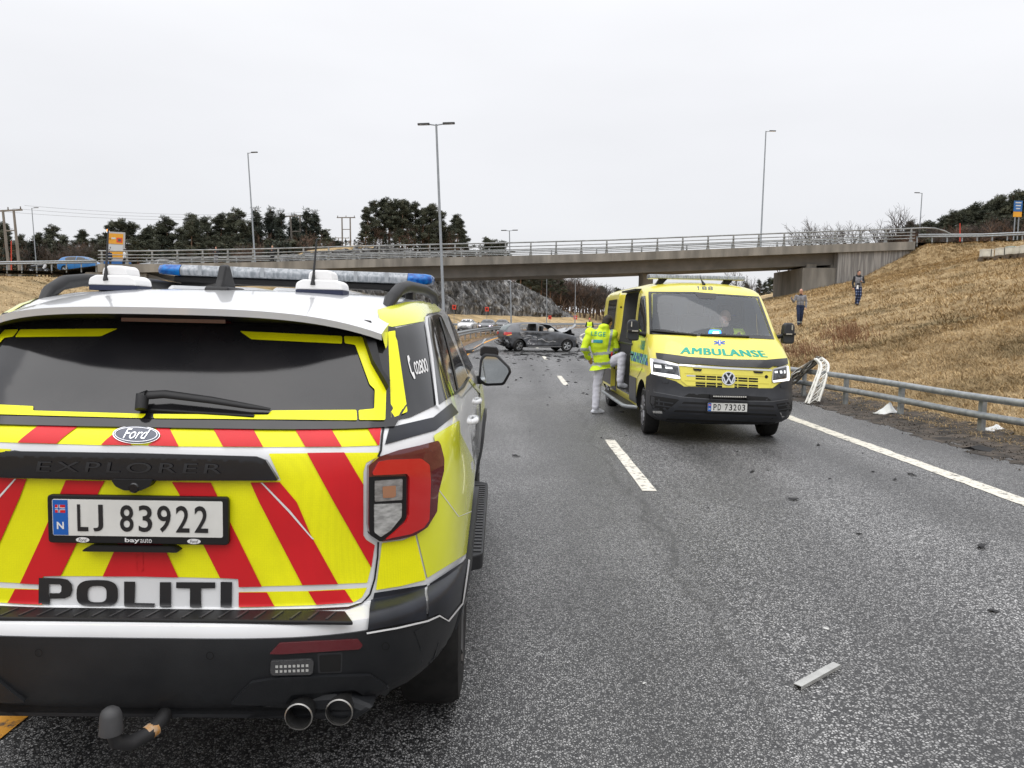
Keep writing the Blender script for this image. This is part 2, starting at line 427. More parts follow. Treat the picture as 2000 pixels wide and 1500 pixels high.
# asphalt ---------------------------------------------------------
def asphalt(name, dark=1.0):
    m = bpy.data.materials.new(name); m.use_nodes = True; n = m.node_tree.nodes; l = m.node_tree.links; b = n['Principled BSDF']
    g = n.new('ShaderNodeNewGeometry'); P = g.outputs['Position']
    sxx = n.new('ShaderNodeSeparateXYZ'); l.new(P, sxx.inputs[0])
    def vor(scale):
        v = n.new('ShaderNodeTexVoronoi'); v.inputs['Scale'].default_value = scale; v.inputs['Randomness'].default_value = 1.0; l.new(P, v.inputs['Vector'])
        v2 = n.new('ShaderNodeTexVoronoi'); v2.feature = 'DISTANCE_TO_EDGE'; v2.inputs['Scale'].default_value = scale; l.new(P, v2.inputs['Vector'])
        bw = n.new('ShaderNodeSeparateColor'); l.new(v.outputs['Color'], bw.inputs[0])
        mrr = n.new('ShaderNodeMapRange'); mrr.inputs[1].default_value = 0.03; mrr.inputs[2].default_value = 0.26; l.new(v2.outputs['Distance'], mrr.inputs[0])
        pw = n.new('ShaderNodeMath'); pw.operation = 'POWER'; pw.inputs[1].default_value = 0.75; l.new(bw.outputs[0], pw.inputs[0])
        mu = n.new('ShaderNodeMath'); mu.operation = 'MULTIPLY'; l.new(pw.outputs[0], mu.inputs[0]); l.new(mrr.outputs[0], mu.inputs[1]); return mu.outputs[0]
    fine = vor(98); coarse = vor(70)
    # the right-hand lane is the coarser mix; the seam wanders a little
    zn = n.new('ShaderNodeTexNoise'); zn.inputs['Scale'].default_value = 1.1; zn.inputs['Detail'].default_value = 4; l.new(P, zn.inputs[0])
    ad = n.new('ShaderNodeMath'); ad.operation = 'MULTIPLY_ADD'; ad.inputs[1].default_value = 0.16; l.new(zn.outputs[0], ad.inputs[0]); l.new(sxx.outputs[0], ad.inputs[2])
    st = n.new('ShaderNodeMapRange'); st.inputs[1].default_value = 1.28; st.inputs[2].default_value = 1.38; l.new(ad.outputs[0], st.inputs[0])
    mixv = n.new('ShaderNodeMix'); l.new(st.outputs[0], mixv.inputs[0]); l.new(fine, mixv.inputs[2]); l.new(coarse, mixv.inputs[3])
    rp = n.new('ShaderNodeValToRGB'); e = rp.color_ramp.elements; e[0].position = 0.02; e[0].color = (0.010*dark, 0.010*dark, 0.011*dark, 1); e[1].position = 1.0; e[1].color = (0.42*dark, 0.417*dark, 0.41*dark, 1)
    k = e.new(0.22); k.color = (0.050*dark, 0.050*dark, 0.050*dark, 1); k = e.new(0.5); k.color = (0.235*dark, 0.234*dark, 0.231*dark, 1)
    l.new(mixv.outputs[0], rp.inputs[0])
    # worn, bleached patches and wheel tracks stretched along the road
    z = n.new('ShaderNodeTexNoise'); z.inputs['Scale'].default_value = 0.9; z.inputs['Detail'].default_value = 5
    mp = n.new('ShaderNodeMapping'); mp.inputs['Scale'].default_value = (1.3, 0.16, 1); l.new(P, mp.inputs[0]); l.new(mp.outputs[0], z.inputs[0])
    mr = n.new('ShaderNodeMapRange'); mr.inputs[1].default_value = 0.3; mr.inputs[2].default_value = 0.72; mr.inputs[3].default_value = 0.66; mr.inputs[4].default_value = 1.32; l.new(z.outputs[0], mr.inputs[0])
    z3 = n.new('ShaderNodeTexNoise'); z3.inputs['Scale'].default_value = 0.5; z3.inputs['Detail'].default_value = 6; l.new(P, z3.inputs[0])
    mr3 = n.new('ShaderNodeMapRange'); mr3.inputs[1].default_value = 0.3; mr3.inputs[2].default_value = 0.7; mr3.inputs[3].default_value = 0.8; mr3.inputs[4].default_value = 1.2; l.new(z3.outputs[0], mr3.inputs[0])
    mu = n.new('ShaderNodeMath'); mu.operation = 'MULTIPLY'; l.new(mr.outputs[0], mu.inputs[0]); l.new(mr3.outputs[0], mu.inputs[1])
    def node(op, a, bb=None, c=None):
        q = n.new('ShaderNodeMath'); q.operation = op
        for i, w_ in enumerate((a, bb, c)):
            if w_ is None: continue
            if isinstance(w_, (int, float)): q.inputs[i].default_value = w_
            else: l.new(w_, q.inputs[i])
        return q.outputs[0]
    wob = node('MULTIPLY_ADD', zn.outputs[0], 0.5, ad.outputs[0])
    trk = node('MULTIPLY_ADD', node('SINE', node('MULTIPLY_ADD', wob, 3.7, 1.1)), 0.16, 1.02)
    jd = node('ABSOLUTE', node('SUBTRACT', wob, 1.47)); jn = n.new('ShaderNodeMapRange'); jn.inputs[1].default_value = 0.008; jn.inputs[2].default_value = 0.035; jn.inputs[3].default_value = 0.62; jn.inputs[4].default_value = 1.0; l.new(jd, jn.inputs[0])
    mu = n.new('ShaderNodeMath'); mu.operation = 'MULTIPLY'; l.new(node('MULTIPLY', node('MULTIPLY', mr.outputs[0], mr3.outputs[0]), trk), mu.inputs[0]); l.new(jn.outputs[0], mu.inputs[1])
    v = n.new('ShaderNodeVectorMath'); v.operation = 'SCALE'; l.new(rp.outputs[0], v.inputs[0]); l.new(mu.outputs[0], v.inputs['Scale']); l.new(v.outputs[0], b.inputs['Base Color'])
    b.inputs['Roughness'].default_value = 0.5; b.inputs['Specular IOR Level'].default_value = 0.6
    bp = n.new('ShaderNodeBump'); bp.inputs['Strength'].default_value = 0.45; bp.inputs['Distance'].default_value = 0.005; l.new(mixv.outputs[0], bp.inputs['Height']); l.new(bp.outputs[0], b.inputs['Normal'])
    return m
ASP = asphalt('asphalt'); 
YS = axis([(-20, 40, 30), (40, 300, 90)])
def strip(name, d0, d1, z, mat, kind='structure', ys=YS, wob=0.0, nx=1, zf=None, parent=None):
    mb = MB(); vs_ = []
    for y in ys:
        for k in range(nx+1):
            d = d0+(d1-d0)*k/nx
            wv = wob*(.7*fbm(y*0.9, k*3.1)+.45*fbm(y*5.3, k*1.7, 2)) if k in (0, nx) else 0
            vs_.append((d+wv+cx(y), y, z if zf is None else zf(d, y)))
    q = nx+1
    mb.add(vs_, [(j*q+k, j*q+k+1, (j+1)*q+k+1, (j+1)*q+k) for j in range(len(ys)-1) for k in range(nx)])
    o = mb.build(name, mat, parent, recalc=False)
    if kind: o['kind'] = kind
    return o
strip('road', -2.85, 6.5, 0.0, ASP, wob=0.0)
strip('road', -13.4, -5.4, 0.0, ASP)
# loose dirt along the right edge of the asphalt, and the planted strip between the carriageways
DIRT = M('verge_dirt', (0.014, 0.012, 0.010), 0.95, c2=(0.085, 0.068, 0.054), scale=4.5, detail=8, bump=1.0, bscale=26)
ysd = axis([(5, 26, 300), (26, 120, 80)])
strip('verge', 6.15, 7.6, 0.004, DIRT, ys=ysd, wob=0.34, nx=8, zf=lambda d, y: 0.004+0.10*sm(6.2, 7.9, d)+0.03*sm(6.1, 6.6, d)*fbm(d*4, y*3))
MED = M('median_soil', (0.12, 0.072, 0.042), 0.95, c2=(0.27, 0.19, 0.115), scale=3, detail=8, bump=1.0, bscale=20)
strip('median', -5.4, -2.75, 0.004, MED, nx=4, zf=lambda d, y: 0.004+0.16*(1-((d+4.1)/1.35)**2)+0.04*fbm(d*2, y*1.2))
# painted lines ---------------------------------------------------
def paint(name, c, wear=0.5):
    m = bpy.data.materials.new(name); m.use_nodes = True; n = m.node_tree.nodes; l = m.node_tree.links; b = n['Principled BSDF']
    g = n.new('ShaderNodeNewGeometry')
    z = n.new('ShaderNodeTexNoise'); z.inputs['Scale'].default_value = 9; z.inputs['Detail'].default_value = 10; z.inputs['Roughness'].default_value = 0.75; l.new(g.outputs['Position'], z.inputs[0])
    r = n.new('ShaderNodeValToRGB'); e = r.color_ramp.elements; e[0].position = wear-0.09; e[0].color = (0.05, 0.05, 0.05, 1); e[1].position = wear+0.02; e[1].color = (*c, 1)
    k = e.new(0.75); k.color = (*[q*0.86 for q in c], 1)
    l.new(z.outputs[0], r.inputs[0]); l.new(r.outputs[0], b.inputs['Base Color']); b.inputs['Roughness'].default_value = 0.7
    return m
WHL = paint('white_road_paint', (0.64, 0.61, 0.53), 0.465); YEL = paint('yellow_road_paint', (0.80, 0.36, 0.03), 0.47)
strip('edge_line', 4.80, 5.02, 0.005, WHL, ys=axis([(4, 24, 420), (24, 40, 60), (40, 200, 60)]), wob=0.035)
strip('yellow_line', -2.09, -1.93, 0.005, YEL, ys=axis([(0, 40, 60), (40, 200, 60)]), wob=0.02)
for k in range(-1, 12):
    y0 = 7.5+12*k
    if y0 > -1: strip('lane_dash', 1.29, 1.43, 0.005, WHL, ys=list(np.linspace(y0, y0+3.2, 12)), wob=0.012)
strip('edge_line', -13.0, -12.85, 0.005, WHL, ys=axis([(0, 200, 60)])); strip('edge_line', -5.9, -5.75, 0.005, YEL, ys=axis([(0, 200, 60)]))
for k in range(4, 14): strip('lane_dash', -9.35, -9.2, 0.005, WHL, ys=list(np.linspace(12*k, 12*k+3, 4)))
# grass blades on the banks ---------------------------------------
def tufts(name, pts, L0, L1, nb, wid, lean):
    V = []; F = []; Rn = []
    n = len(pts)
    for k in range(nb):
        a = rng.uniform(0, 2*np.pi, n); ln = rng.uniform(L0, L1, n)
        dx = np.cos(a)*lean*ln*rng.uniform(0.4, 1.2, n); dy = np.sin(a)*lean*ln*rng.uniform(0.4, 1.2, n) - 0.10*ln
        dx -= 0.25*ln
        h = ln*rng.uniform(0.15, 0.6, n)
        bx = pts[:, 0]+rng.normal(0, 0.05, n); by = pts[:, 1]+rng.normal(0, 0.05, n); bz = pts[:, 2]-0.02
        px = -np.sin(a)*wid; py = np.cos(a)*wid
        b0 = np.stack([bx-px, by-py, bz], 1); b1 = np.stack([bx+px, by+py, bz], 1)
        m0 = np.stack([bx+dx*0.45-px*0.8, by+dy*0.45-py*0.8, bz+h*0.8], 1); m1 = np.stack([bx+dx*0.45+px*0.8, by+dy*0.45+py*0.8, bz+h*0.8], 1)
        t = np.stack([bx+dx, by+dy, bz+h*0.75], 1)
        base = sum(len(x) for x in V)
        V.append(np.concatenate([b0, b1, m0, m1, t]))
        i = np.arange(n)+base
        F += [np.stack([i, i+n, i+3*n, i+2*n], 1), np.stack([i+2*n, i+3*n, i+4*n], 1)]
        r_ = rng.uniform(0, 1, n)
        Rn.append(np.tile(r_, 5))
    V = np.concatenate(V); Rn = np.concatenate(Rn)
    me = bpy.data.meshes.new(name); faces = [f for q in F for f in q.tolist()]
    me.from_pydata(V.tolist(), [], faces); at = me.attributes.new('rnd', 'FLOAT', 'POINT'); at.data.foreach_set('value', Rn.astype(np.float32)); me.update()
    return mkobj(name, me, GRB)
def scatter(n, d0, d1, y0, y1, pw=1.0):
    d = rng.uniform(d0, d1, n); y = y0+(y1-y0)*rng.uniform(0, 1, n)**pw
    x = d+np.array([cx(q) for q in y])
    keep = np.abs(x)/np.maximum(y, 0.1) < 0.70
    x, y = x[keep], y[keep]
    return np.array([(a, b, hgt(a, b)) for a, b in zip(x, y)])
tag(tufts('bank_grass', scatter(30000, 7.3, 20, 10, 26), 0.10, 0.30, 5, 0.005, 1.3), 'matted dry grass on the bank behind the right guardrail', kind='stuff')
tag(tufts('bank_grass', scatter(42000, 7.5, 41, 24, 72, 1.3), 0.14, 0.40, 4, 0.011, 1.3), 'long dry grass over the slope up to the bridge end', kind='stuff')
tag(tufts('bank_grass', scatter(15000, 22, 46, 54, 70), 0.10, 0.34, 4, 0.014, 1.2), 'dry grass on the shoulder of the bank just below the bridge end', kind='stuff')
tag(tufts('bank_grass', scatter(9000, -40, -15.5, 45, 71), 0.08, 0.24, 4, 0.014, 1.2), 'dry grass on the embankment left of the bridge', kind='stuff')
tag(tufts('verge_grass', scatter(5200, 6.8, 7.9, 9, 30), 0.08, 0.26, 7, 0.005, 0.7), 'thin dry grass at the foot of the guardrail posts', kind='stuff')
_mp = scatter(5200, -5.2, -2.95, 4, 75, 1.4); _mp[:, 2] = .12
tag(tufts('median_grass', _mp, 0.06, 0.22, 5, 0.007, 0.9), 'thin dry grass on the strip under the median barrier', kind='stuff')
tag(tufts('bank_grass', scatter(9000, -40, -15.2, 22, 46), 0.08, 0.24, 4, 0.012, 1.2), 'dry grass on the near part of the left embankment', kind='stuff')
# gravel and clods shed along the verge
def clods(n):
    V_ = []; F_ = []; y = 9+24*rng.uniform(0, 1, n)**1.3; d = np.clip(rng.normal(6.75, .36, n), 5.7, 7.6); s_ = .004+.014*rng.uniform(0, 1, n)**3
    T = np.array([(1, 1, 1), (-1, -1, 1), (-1, 1, -1), (1, -1, -1), (0, 0, 1.3)])*.8
    for k in range(n):
        q_ = T*rng.uniform(.5, 1.3, (5, 3))*s_[k]; V_.append(q_+np.array([d[k], y[k], .012+.07*sm(6.2, 7.9, d[k])])); b_ = k*5; F_ += [(b_, b_+4, b_+2), (b_, b_+3, b_+4), (b_+1, b_+4, b_+3), (b_+1, b_+2, b_+4), (b_, b_+2, b_+3), (b_+1, b_+3, b_+2)]
    me = bpy.data.meshes.new('gravel'); me.from_pydata(np.concatenate(V_).tolist(), [], F_); return mkobj('gravel', me, M('gravel_stone', (.035, .03, .026), .9, c2=(.20, .17, .14), scale=2.5, detail=6))
tag(clods(5000), 'loose gravel and clods on the verge under the guardrail', kind='stuff')
# rock cutting beyond the bridge ----------------------------------
RK = bpy.data.materials.new('rock'); RK.use_nodes = True
n = RK.node_tree.nodes; l = RK.node_tree.links; b = n['Principled BSDF']; g = n.new('ShaderNodeNewGeometry')
mp = n.new('ShaderNodeMapping'); mp.inputs['Scale'].default_value = (1, 1, 0.42); mp.inputs['Rotation'].default_value = (R(18), R(12), 0); l.new(g.outputs['Position'], mp.inputs[0])
z = n.new('ShaderNodeTexNoise'); z.inputs['Scale'].default_value = 1.5; z.inputs['Detail'].default_value = 10; z.inputs['Roughness'].default_value = 0.78; l.new(mp.outputs[0], z.inputs[0])
r = n.new('ShaderNodeValToRGB'); e = r.color_ramp.elements; e[0].position = 0.36; e[0].color = (0.028, 0.028, 0.03, 1); e[1].position = 0.66; e[1].color = (0.42, 0.42, 0.41, 1); k = e.new(0.5); k.color = (0.13, 0.13, 0.13, 1)
vo = n.new('ShaderNodeTexVoronoi'); vo.inputs['Scale'].default_value = 0.95; l.new(mp.outputs[0], vo.inputs['Vector']); sc_ = n.new('ShaderNodeSeparateColor'); l.new(vo.outputs['Color'], sc_.inputs[0])
mv = n.new('ShaderNodeMapRange'); mv.inputs[3].default_value = 0.35; mv.inputs[4].default_value = 1.5; l.new(sc_.outputs[0], mv.inputs[0]); vm = n.new('ShaderNodeVectorMath'); vm.operation = 'SCALE'; l.new(r.outputs[0], vm.inputs[0]); l.new(mv.outputs[0], vm.inputs['Scale'])
l.new(z.outputs[0], r.inputs[0]); l.new(vm.outputs[0], b.inputs['Base Color']); b.inputs['Roughness'].default_value = 0.85
bp = n.new('ShaderNodeBump'); bp.inputs['Distance'].default_value = 0.5; l.new(z.outputs[0], bp.inputs['Height']); l.new(bp.outputs[0], b.inputs['Normal'])
def rockp(u, v):
    y = 78+148*u; tz = rocktop(y); e = 9+3.2*v
    x = -13.6-e+cx(y)
    p = Vector((x, y, 1.9+v*(tz-1.7)))
    t1 = noise.voronoi(Vector((y*0.34+p.z*0.10, p.z*0.17-y*0.04, 3)))[0]; t2 = noise.voronoi(Vector((y*0.85+p.z*0.35, p.z*0.45, 8)))[0]
    d = 0.9*(t1[1]-t1[0]) + 0.45*(t2[1]-t2[0]) + 0.7*noise.noise(Vector((y*0.10, p.z*0.08, 1))) + 0.35*noise.noise(Vector((y*1.3, p.z*0.5, 5)))+0.22*noise.noise(Vector((y*2.9, p.z*1.4, 9)))
    f = min(1, v*6)*(0.3 if v > 0.97 else 1.0)
    p.x += d*1.5*f; p.y -= d*0.5*f; p.z += 0.4*noise.noise(Vector((y*0.5, 0, 2)))*(1 if v > 0.9 else 0)
    return p
mb = MB(); mb.grid(rockp, 460, 90)
tag(mb.build('rock_face', RK, smooth=28, recalc=False), kind='structure')
# ================================================================ BRIDGE
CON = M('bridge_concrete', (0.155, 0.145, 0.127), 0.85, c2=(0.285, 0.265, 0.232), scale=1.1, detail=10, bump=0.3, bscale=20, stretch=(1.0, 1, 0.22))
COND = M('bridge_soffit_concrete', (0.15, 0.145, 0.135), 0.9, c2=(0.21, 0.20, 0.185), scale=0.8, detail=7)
GALV = M('galvanised_steel', (0.24, 0.26, 0.275), 0.5, 0.5, c2=(0.37, 0.39, 0.40), scale=9, detail=5)
GALR = M('weathered_railing_steel', (0.20, 0.21, 0.21), 0.6, 0.2, c2=(0.32, 0.33, 0.33), scale=2, detail=6)
YB = 70.0
ctl = [(-60, 521), (190, 515.5), (270, 516), (500, 512), (755, 505), (980, 500), (1200, 494), (1500, 482), (1640, 476.5), (1788, 471.5)]
bpts = [atY(px, py, YB) for px, py in ctl]
BX = [p.x for p in bpts]; BZ = [p.z for p in bpts]
def zb(x): return float(np.interp(x, BX, BZ))
bridge = thing('road_bridge', 'concrete road bridge with grey steel railing crossing above the motorway', 'bridge', (0, YB, 0))
X0, X1 = BX[1], BX[-1]
xs = list(np.linspace(X0, X1, 40))
def beam(name, y0, y1, dz0, dz1, mat, x0=X0, x1=X1, parent=bridge, n=40):
    mb = MB(); X = np.linspace(x0, x1, n); vs_ = []
    for x in X:
        z = zb(x)
        vs_ += [(x, y0, z+dz0), (x, y1, z+dz0), (x, y1, z+dz1), (x, y0, z+dz1)]
    fs = [(i*4+a, i*4+(a+1) % 4, (i+1)*4+(a+1) % 4, (i+1)*4+a) for i in range(n-1) for a in range(4)] + [(3, 2, 1, 0), tuple((n-1)*4+a for a in range(4))]
    mb.add(vs_, fs); return mb.build(name, mat, parent)
beam('edge_beam', 0, 0.45, -0.72, 0, CON)
beam('edge_beam', 8.55, 9.0, -0.72, 0, CON)
beam('deck', 0.45, 8.55, -0.62, -0.12, CON)
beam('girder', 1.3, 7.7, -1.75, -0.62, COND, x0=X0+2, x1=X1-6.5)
# railing
def railpost():
    mb = MB(); mb.box((0, 0, 0.03), (0.26, 0.24, 0.06)); mb.prism([(-0.14, 0.06), (0.14, 0.06), (0.075, 0.45), (0.06, 1.13), (-0.06, 1.13), (-0.075, 0.45)], -0.05, 0.05, 'y'); return mb
pm = None
for side, yy in ((0, 0.22), (1, 8.8)):
    x = X0+0.3; i = 0
    while x < X1-0.2:
        if side == 1 and i % 2: x += 2.24; i += 1; continue
        if pm is None: o = railpost().build('railing_post', GALR, bridge); pm = o.data
        else: o = bpy.data.objects.new('railing_post', pm); col.objects.link(o); o.parent = bridge
        o.location = (x, yy, zb(x)); x += 2.24; i += 1
    for dz, r_ in ((1.16, 0.062), (0.82, 0.04), (0.55, 0.04), (0.28, 0.04)):
        mb = MB(); mb.tube([(x, yy-(0 if dz > 1 else 0.07), zb(x)+dz) for x in np.linspace(X0, X1, 50)], r_, 8); mb.build('rail', GALR, bridge, smooth=60)
# down-curving rail end on the right
mb = MB(); mb.tube([(X1, 0.22, zb(X1)+1.16), (X1+0.9, 0.22, zb(X1)+1.22), (X1+1.8, 0.22, zb(X1)+1.2), (X1+2.6, 0.22, zb(X1)+1.0), (X1+3.6, 0.22, zb(X1)+0.55)], 0.06, 8); mb.build('rail', GALR, bridge, smooth=60)
# pier and abutments
mb = MB(); px_ = atY(1262, 550, 74).x; mb.prism([(px_-0.5, 3.1), (px_+0.5, 3.1), (px_+0.5, 5.4), (px_-0.5, 5.4)], -0.2, zb(px_)-1.75, 'z'); mb.build('pier', CON, bridge, bevel=0.06)
mb = MB(); mb.prism([(-19.5, 3.1), (-18.5, 3.1), (-18.5, 5.4), (-19.5, 5.4)], -0.2, zb(-19)-1.75, 'z'); mb.build('pier', CON, bridge, bevel=0.06)
BRD = M('board_marked_concrete', (0.16, 0.155, 0.15), 0.9, c2=(0.29, 0.28, 0.265), scale=11, detail=3, stretch=(1, 1, 0.04), lo=0.42, hi=0.58, bump=0.4, bscale=7)
xa = atY(1572, 540, YB).x; xm = atY(1637, 540, YB).x; xe = X1
zab = zb(xa)-0.74
mb = MB(); mb.prism([(xm, zb(xm)-0.73), (xm, 3.2), (xm+2, 3.2), (xe+2.5, 7.0), (xe+0.2, zb(xe)-0.73)], 0.25, 8.7, 'y'); mb.build('wing_wall', BRD, bridge)
mb = MB(); mb.prism([(xa, 3.0), (xm-0.003, 3.0), (xm-0.003, zb(xm)-2.05), (xa, zb(xa)-1.95)], 0.6, 8.4, 'y'); mb.build('abutment', CON, bridge)
for k, (a, b) in enumerate(((0.9, 2.0), (2.9, 3.6))):
    mb = MB(); mb.box((xa+a+0.05, 1.8, zb(xa)-1.75), (b-a-0.2, 1.4, 0.42)); mb.build('bearing_block', CON, bridge)
mb = MB(); mb.prism([(X0-4, 2.0), (X0+4.2, 2.0), (X0+4.2, zb(X0)-0.73), (X0-1.2, zb(X0)-0.73)], 0.3, 8.7, 'y'); mb.build('abutment', CON, bridge)
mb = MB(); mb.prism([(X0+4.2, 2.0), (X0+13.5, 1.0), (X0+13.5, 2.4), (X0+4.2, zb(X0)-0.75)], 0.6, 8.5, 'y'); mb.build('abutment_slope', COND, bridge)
# approach roads on both sides
def approach(name, pts, wd):
    mb = MB(); vs_ = []
    for x, z in pts: vs_ += [(x, YB+0.1, z), (x, YB+wd, z)]
    mb.add(vs_, [(2*i, 2*i+2, 2*i+3, 2*i+1) for i in range(len(pts)-1)]); o = mb.build(name, ASP, recalc=False); o['kind'] = 'structure'
approach('approach_road', [(X0-60, 4.95), (X0-4, 4.95), (X0, zb(X0)-0.12)], 9)
approach('approach_road', [(X1, zb(X1)-0.1), (47, 9.55), (95, 11.7)], 9)
# ================================================================ POLICE CAR (local: y forward from the rear bumper, x right)
def retro(name, c, c2):
    m = bpy.data.materials.new(name); m.use_nodes = True; n = m.node_tree.nodes; l = m.node_tree.links; b = n['Principled BSDF']
    t = n.new('ShaderNodeTexCoord'); v = n.new('ShaderNodeTexVoronoi'); v.inputs['Scale'].default_value = 190; v.inputs['Randomness'].default_value = 0.25; l.new(t.outputs['Object'], v.inputs['Vector'])
    r = n.new('ShaderNodeValToRGB'); e = r.color_ramp.elements; e[0].position = 0.25; e[0].color = (*c, 1); e[1].position = 0.62; e[1].color = (*c2, 1)
    l.new(v.outputs['Distance'], r.inputs[0])
    z = n.new('ShaderNodeTexNoise'); z.inputs['Scale'].default_value = 4.5; z.inputs['Detail'].default_value = 8; l.new(t.outputs['Object'], z.inputs[0])
    mr = n.new('ShaderNodeMapRange'); mr.inputs[1].default_value = 0.3; mr.inputs[2].default_value = 0.7; mr.inputs[3].default_value = 0.88; mr.inputs[4].default_value = 1.08; l.new(z.outputs[0], mr.inputs[0])
    s_ = n.new('ShaderNodeVectorMath'); s_.operation = 'SCALE'; l.new(r.outputs[0], s_.inputs[0]); l.new(mr.outputs[0], s_.inputs['Scale']); l.new(s_.outputs[0], b.inputs['Base Color'])
    b.inputs['Roughness'].default_value = 0.38; b.inputs['Specular IOR Level'].default_value = 0.35; b.inputs['Coat Weight'].default_value = 0.08; b.inputs['Coat Roughness'].default_value = 0.1
    return m
RYEL = retro('yellow_reflective_film', (0.90, 0.88, 0.004), (0.83, 0.81, 0.004)); RRED = retro('red_reflective_film', (0.62, 0.012, 0.018), (0.60, 0.012, 0.018))
PWH = M('white_car_paint', (0.74, 0.75, 0.76), 0.28, coat=0.9, var=0.06, scale=2.2, detail=8)
PYEL = M('yellow_car_film', (0.76, 0.80, 0.02), 0.22, coat=0.8, var=0.05, scale=2)
PDK = M('black_car_film', (0.012, 0.014, 0.020), 0.34, spec=.4, var=0.3, scale=8)
PLK = M('black_bumper_plastic', (0.009, 0.010, 0.012), 0.48, spec=0.35, c2=(0.019, 0.020, 0.022), scale=3.5, detail=9, bump=0.05, bscale=250)
PLS = M('black_gloss_plastic', (0.007, 0.007, 0.009), 0.2, coat=0.25, spec=0.4)
PLM = M('black_matt_plastic', (0.009, 0.009, 0.010), 0.5, spec=0.35)
RUB = M('tyre_rubber', (0.010, 0.010, 0.010), 0.8, spec=0.3, c2=(0.019, 0.0185, 0.018), scale=14)
TGL = M('tinted_window', (0.012, 0.013, 0.015), 0.06, var=0.25, scale=2.5, detail=7, spec=0.6)
DGL = M('dusty_rear_window', (0.013, 0.013, 0.015), 0.10, c2=(0.026, 0.025, 0.026), scale=5, detail=10, spec=0.5, lo=0.35, hi=0.75)
WHV = M('white_vinyl', (0.72, 0.72, 0.72), 0.35); BKV = M('black_vinyl', (0.014, 0.014, 0.016), 0.35)
STL = M('brushed_steel', (0.42, 0.41, 0.39), 0.3, 1.0, var=0.15, scale=20); DST = M('dark_steel', (0.06, 0.06, 0.06), 0.45, 0.7, var=0.3, scale=12)
CHR = M('chrome', (0.75, 0.76, 0.78), 0.08, 1.0)
RLENS = M('red_lens', (0.52, 0.008, 0.008), 0.12, coat=1.0); RDK = M('dark_red_lens', (0.10, 0.006, 0.010), 0.08, coat=1.0)
CLENS = M('clear_lens', (0.34, 0.34, 0.33), 0.15, 0.4, c2=(0.62, 0.62, 0.60), scale=60, stretch=(0.2, 1, 1.6), coat=1.0)
ALENS = M('amber_lens', (0.36, 0.17, 0.09), 0.2, coat=1.0)
BLU = M('blue_lens', (0.002, 0.05, 0.27), 0.15, c2=(0.004, 0.16, 0.50), scale=40, detail=6, coat=.2, spec=.3)
LBAR = M('lightbar_lens', (0.16, 0.18, 0.20), 0.2, spec=.35, c2=(0.34, 0.36, 0.385), scale=70, detail=3, coat=.3, stretch=(1, 1, 0.12))
BOXW = M('white_box_plastic', (0.78, 0.78, 0.78), 0.4)
NAV = M('navy_pad', (0.012, 0.018, 0.05), 0.6)
PLATEW = M('number_plate_white', (0.66, 0.66, 0.63), 0.35, var=0.05, scale=12); PLATEB = M('number_plate_blue', (0.005, 0.10, 0.42), 0.35)
MIR = M('mirror_glass', (0.62, 0.66, 0.68), 0.03, 1.0)
pol = thing('police_car', 'white police SUV with yellow and red chevron tailgate and roof light bar', 'police car', (-1.112, 2.20, 0), R(1.3))
LV = []
for z, w_, yr, Dr, nr, yf, Df, nf in [
    (0.40, .80, .20, .85, 3.8, 4.80, .7, 3), (0.445, .885, .085, .95, 4, 4.95, .8, 3), (0.50, .93, .035, 1.0, 4, 5.02, .8, 3), (0.58, .945, .012, 1.0, 4, 5.05, .8, 3),
    (0.66, .952, .0, 1.0, 4, 5.06, .8, 3), (0.715, .954, .0, 1.0, 4, 5.06, .8, 3), (0.735, .954, .008, 1.0, 4, 5.06, .8, 3), (0.742, .954, .03, 1.0, 4, 5.06, .8, 3), (0.7475, .954, .105, .95, 4, 5.06, .8, 3), (0.7495, .954, .113, .95, 4, 5.06, .8, 3), (0.7525, .954, .1165, .95, 4, 5.06, .8, 3),
    (0.765, .954, .118, .95, 4, 5.05, .8, 3), (0.85, .954, .122, .95, 4, 5.05, .8, 3), (0.95, .953, .124, .95, 4, 5.04, .8, 3), (1.05, .950, .122, .95, 4, 5.02, .8, 3), (1.15, .944, .120, .95, 4, 4.95, .8, 3),
    (1.21, .938, .124, .95, 4, 4.7, .8, 3), (1.25, .932, .136, .95, 4, 4.0, .8, 3), (1.275, .926, .158, .95, 4, 3.85, .7, 3), (1.30, .917, .186, .95, 4, 3.78, .7, 3), (1.34, .900, .228, .92, 4, 3.7, .7, 3),
    (1.42, .868, .30, .9, 4.2, 3.55, .7, 3.2), (1.50, .840, .375, .88, 4.4, 3.4, .7, 3.2), (1.57, .815, .435, .85, 4.4, 3.25, .7, 3.2), (1.62, .797, .48, .8, 4.4, 3.12, .7, 3.2),
    (1.66, .780, .54, .8, 4, 3.0, .7, 3), (1.69, .760, .64, .8, 3.8, 2.9, .7, 3), (1.715, .725, .78, .8, 3.4, 2.75, .7, 3), (1.733, .655, .96, .8, 3, 2.6, .7, 2.6), (1.745, .50, 1.2, .6, 2.4, 2.4, .5, 2.4)]:
    LV.append((z, w_, yr, Dr, nr, yf, Df, nf))
hull_me = hloft(LV, 24, 30)
for v_ in hull_me.vertices:   # flared wheel arches
    g_ = sum(math.exp(-((v_.co.y-y_)/.44)**2) for y_ in (1.10, 4.12))*sm(.48, .66, v_.co.z)*(1-sm(.98, 1.16, v_.co.z))
    v_.co.x *= 1+.032*g_*sm(.75, .93, abs(v_.co.x))
hull_me.update()
PH = Hull(hull_me, pol); PH.mid = 0.3
PLB = M('black_underbody', (0.006, 0.006, 0.006), 0.9)
AX = [(1.10, 0.385), (4.12, 0.385)]
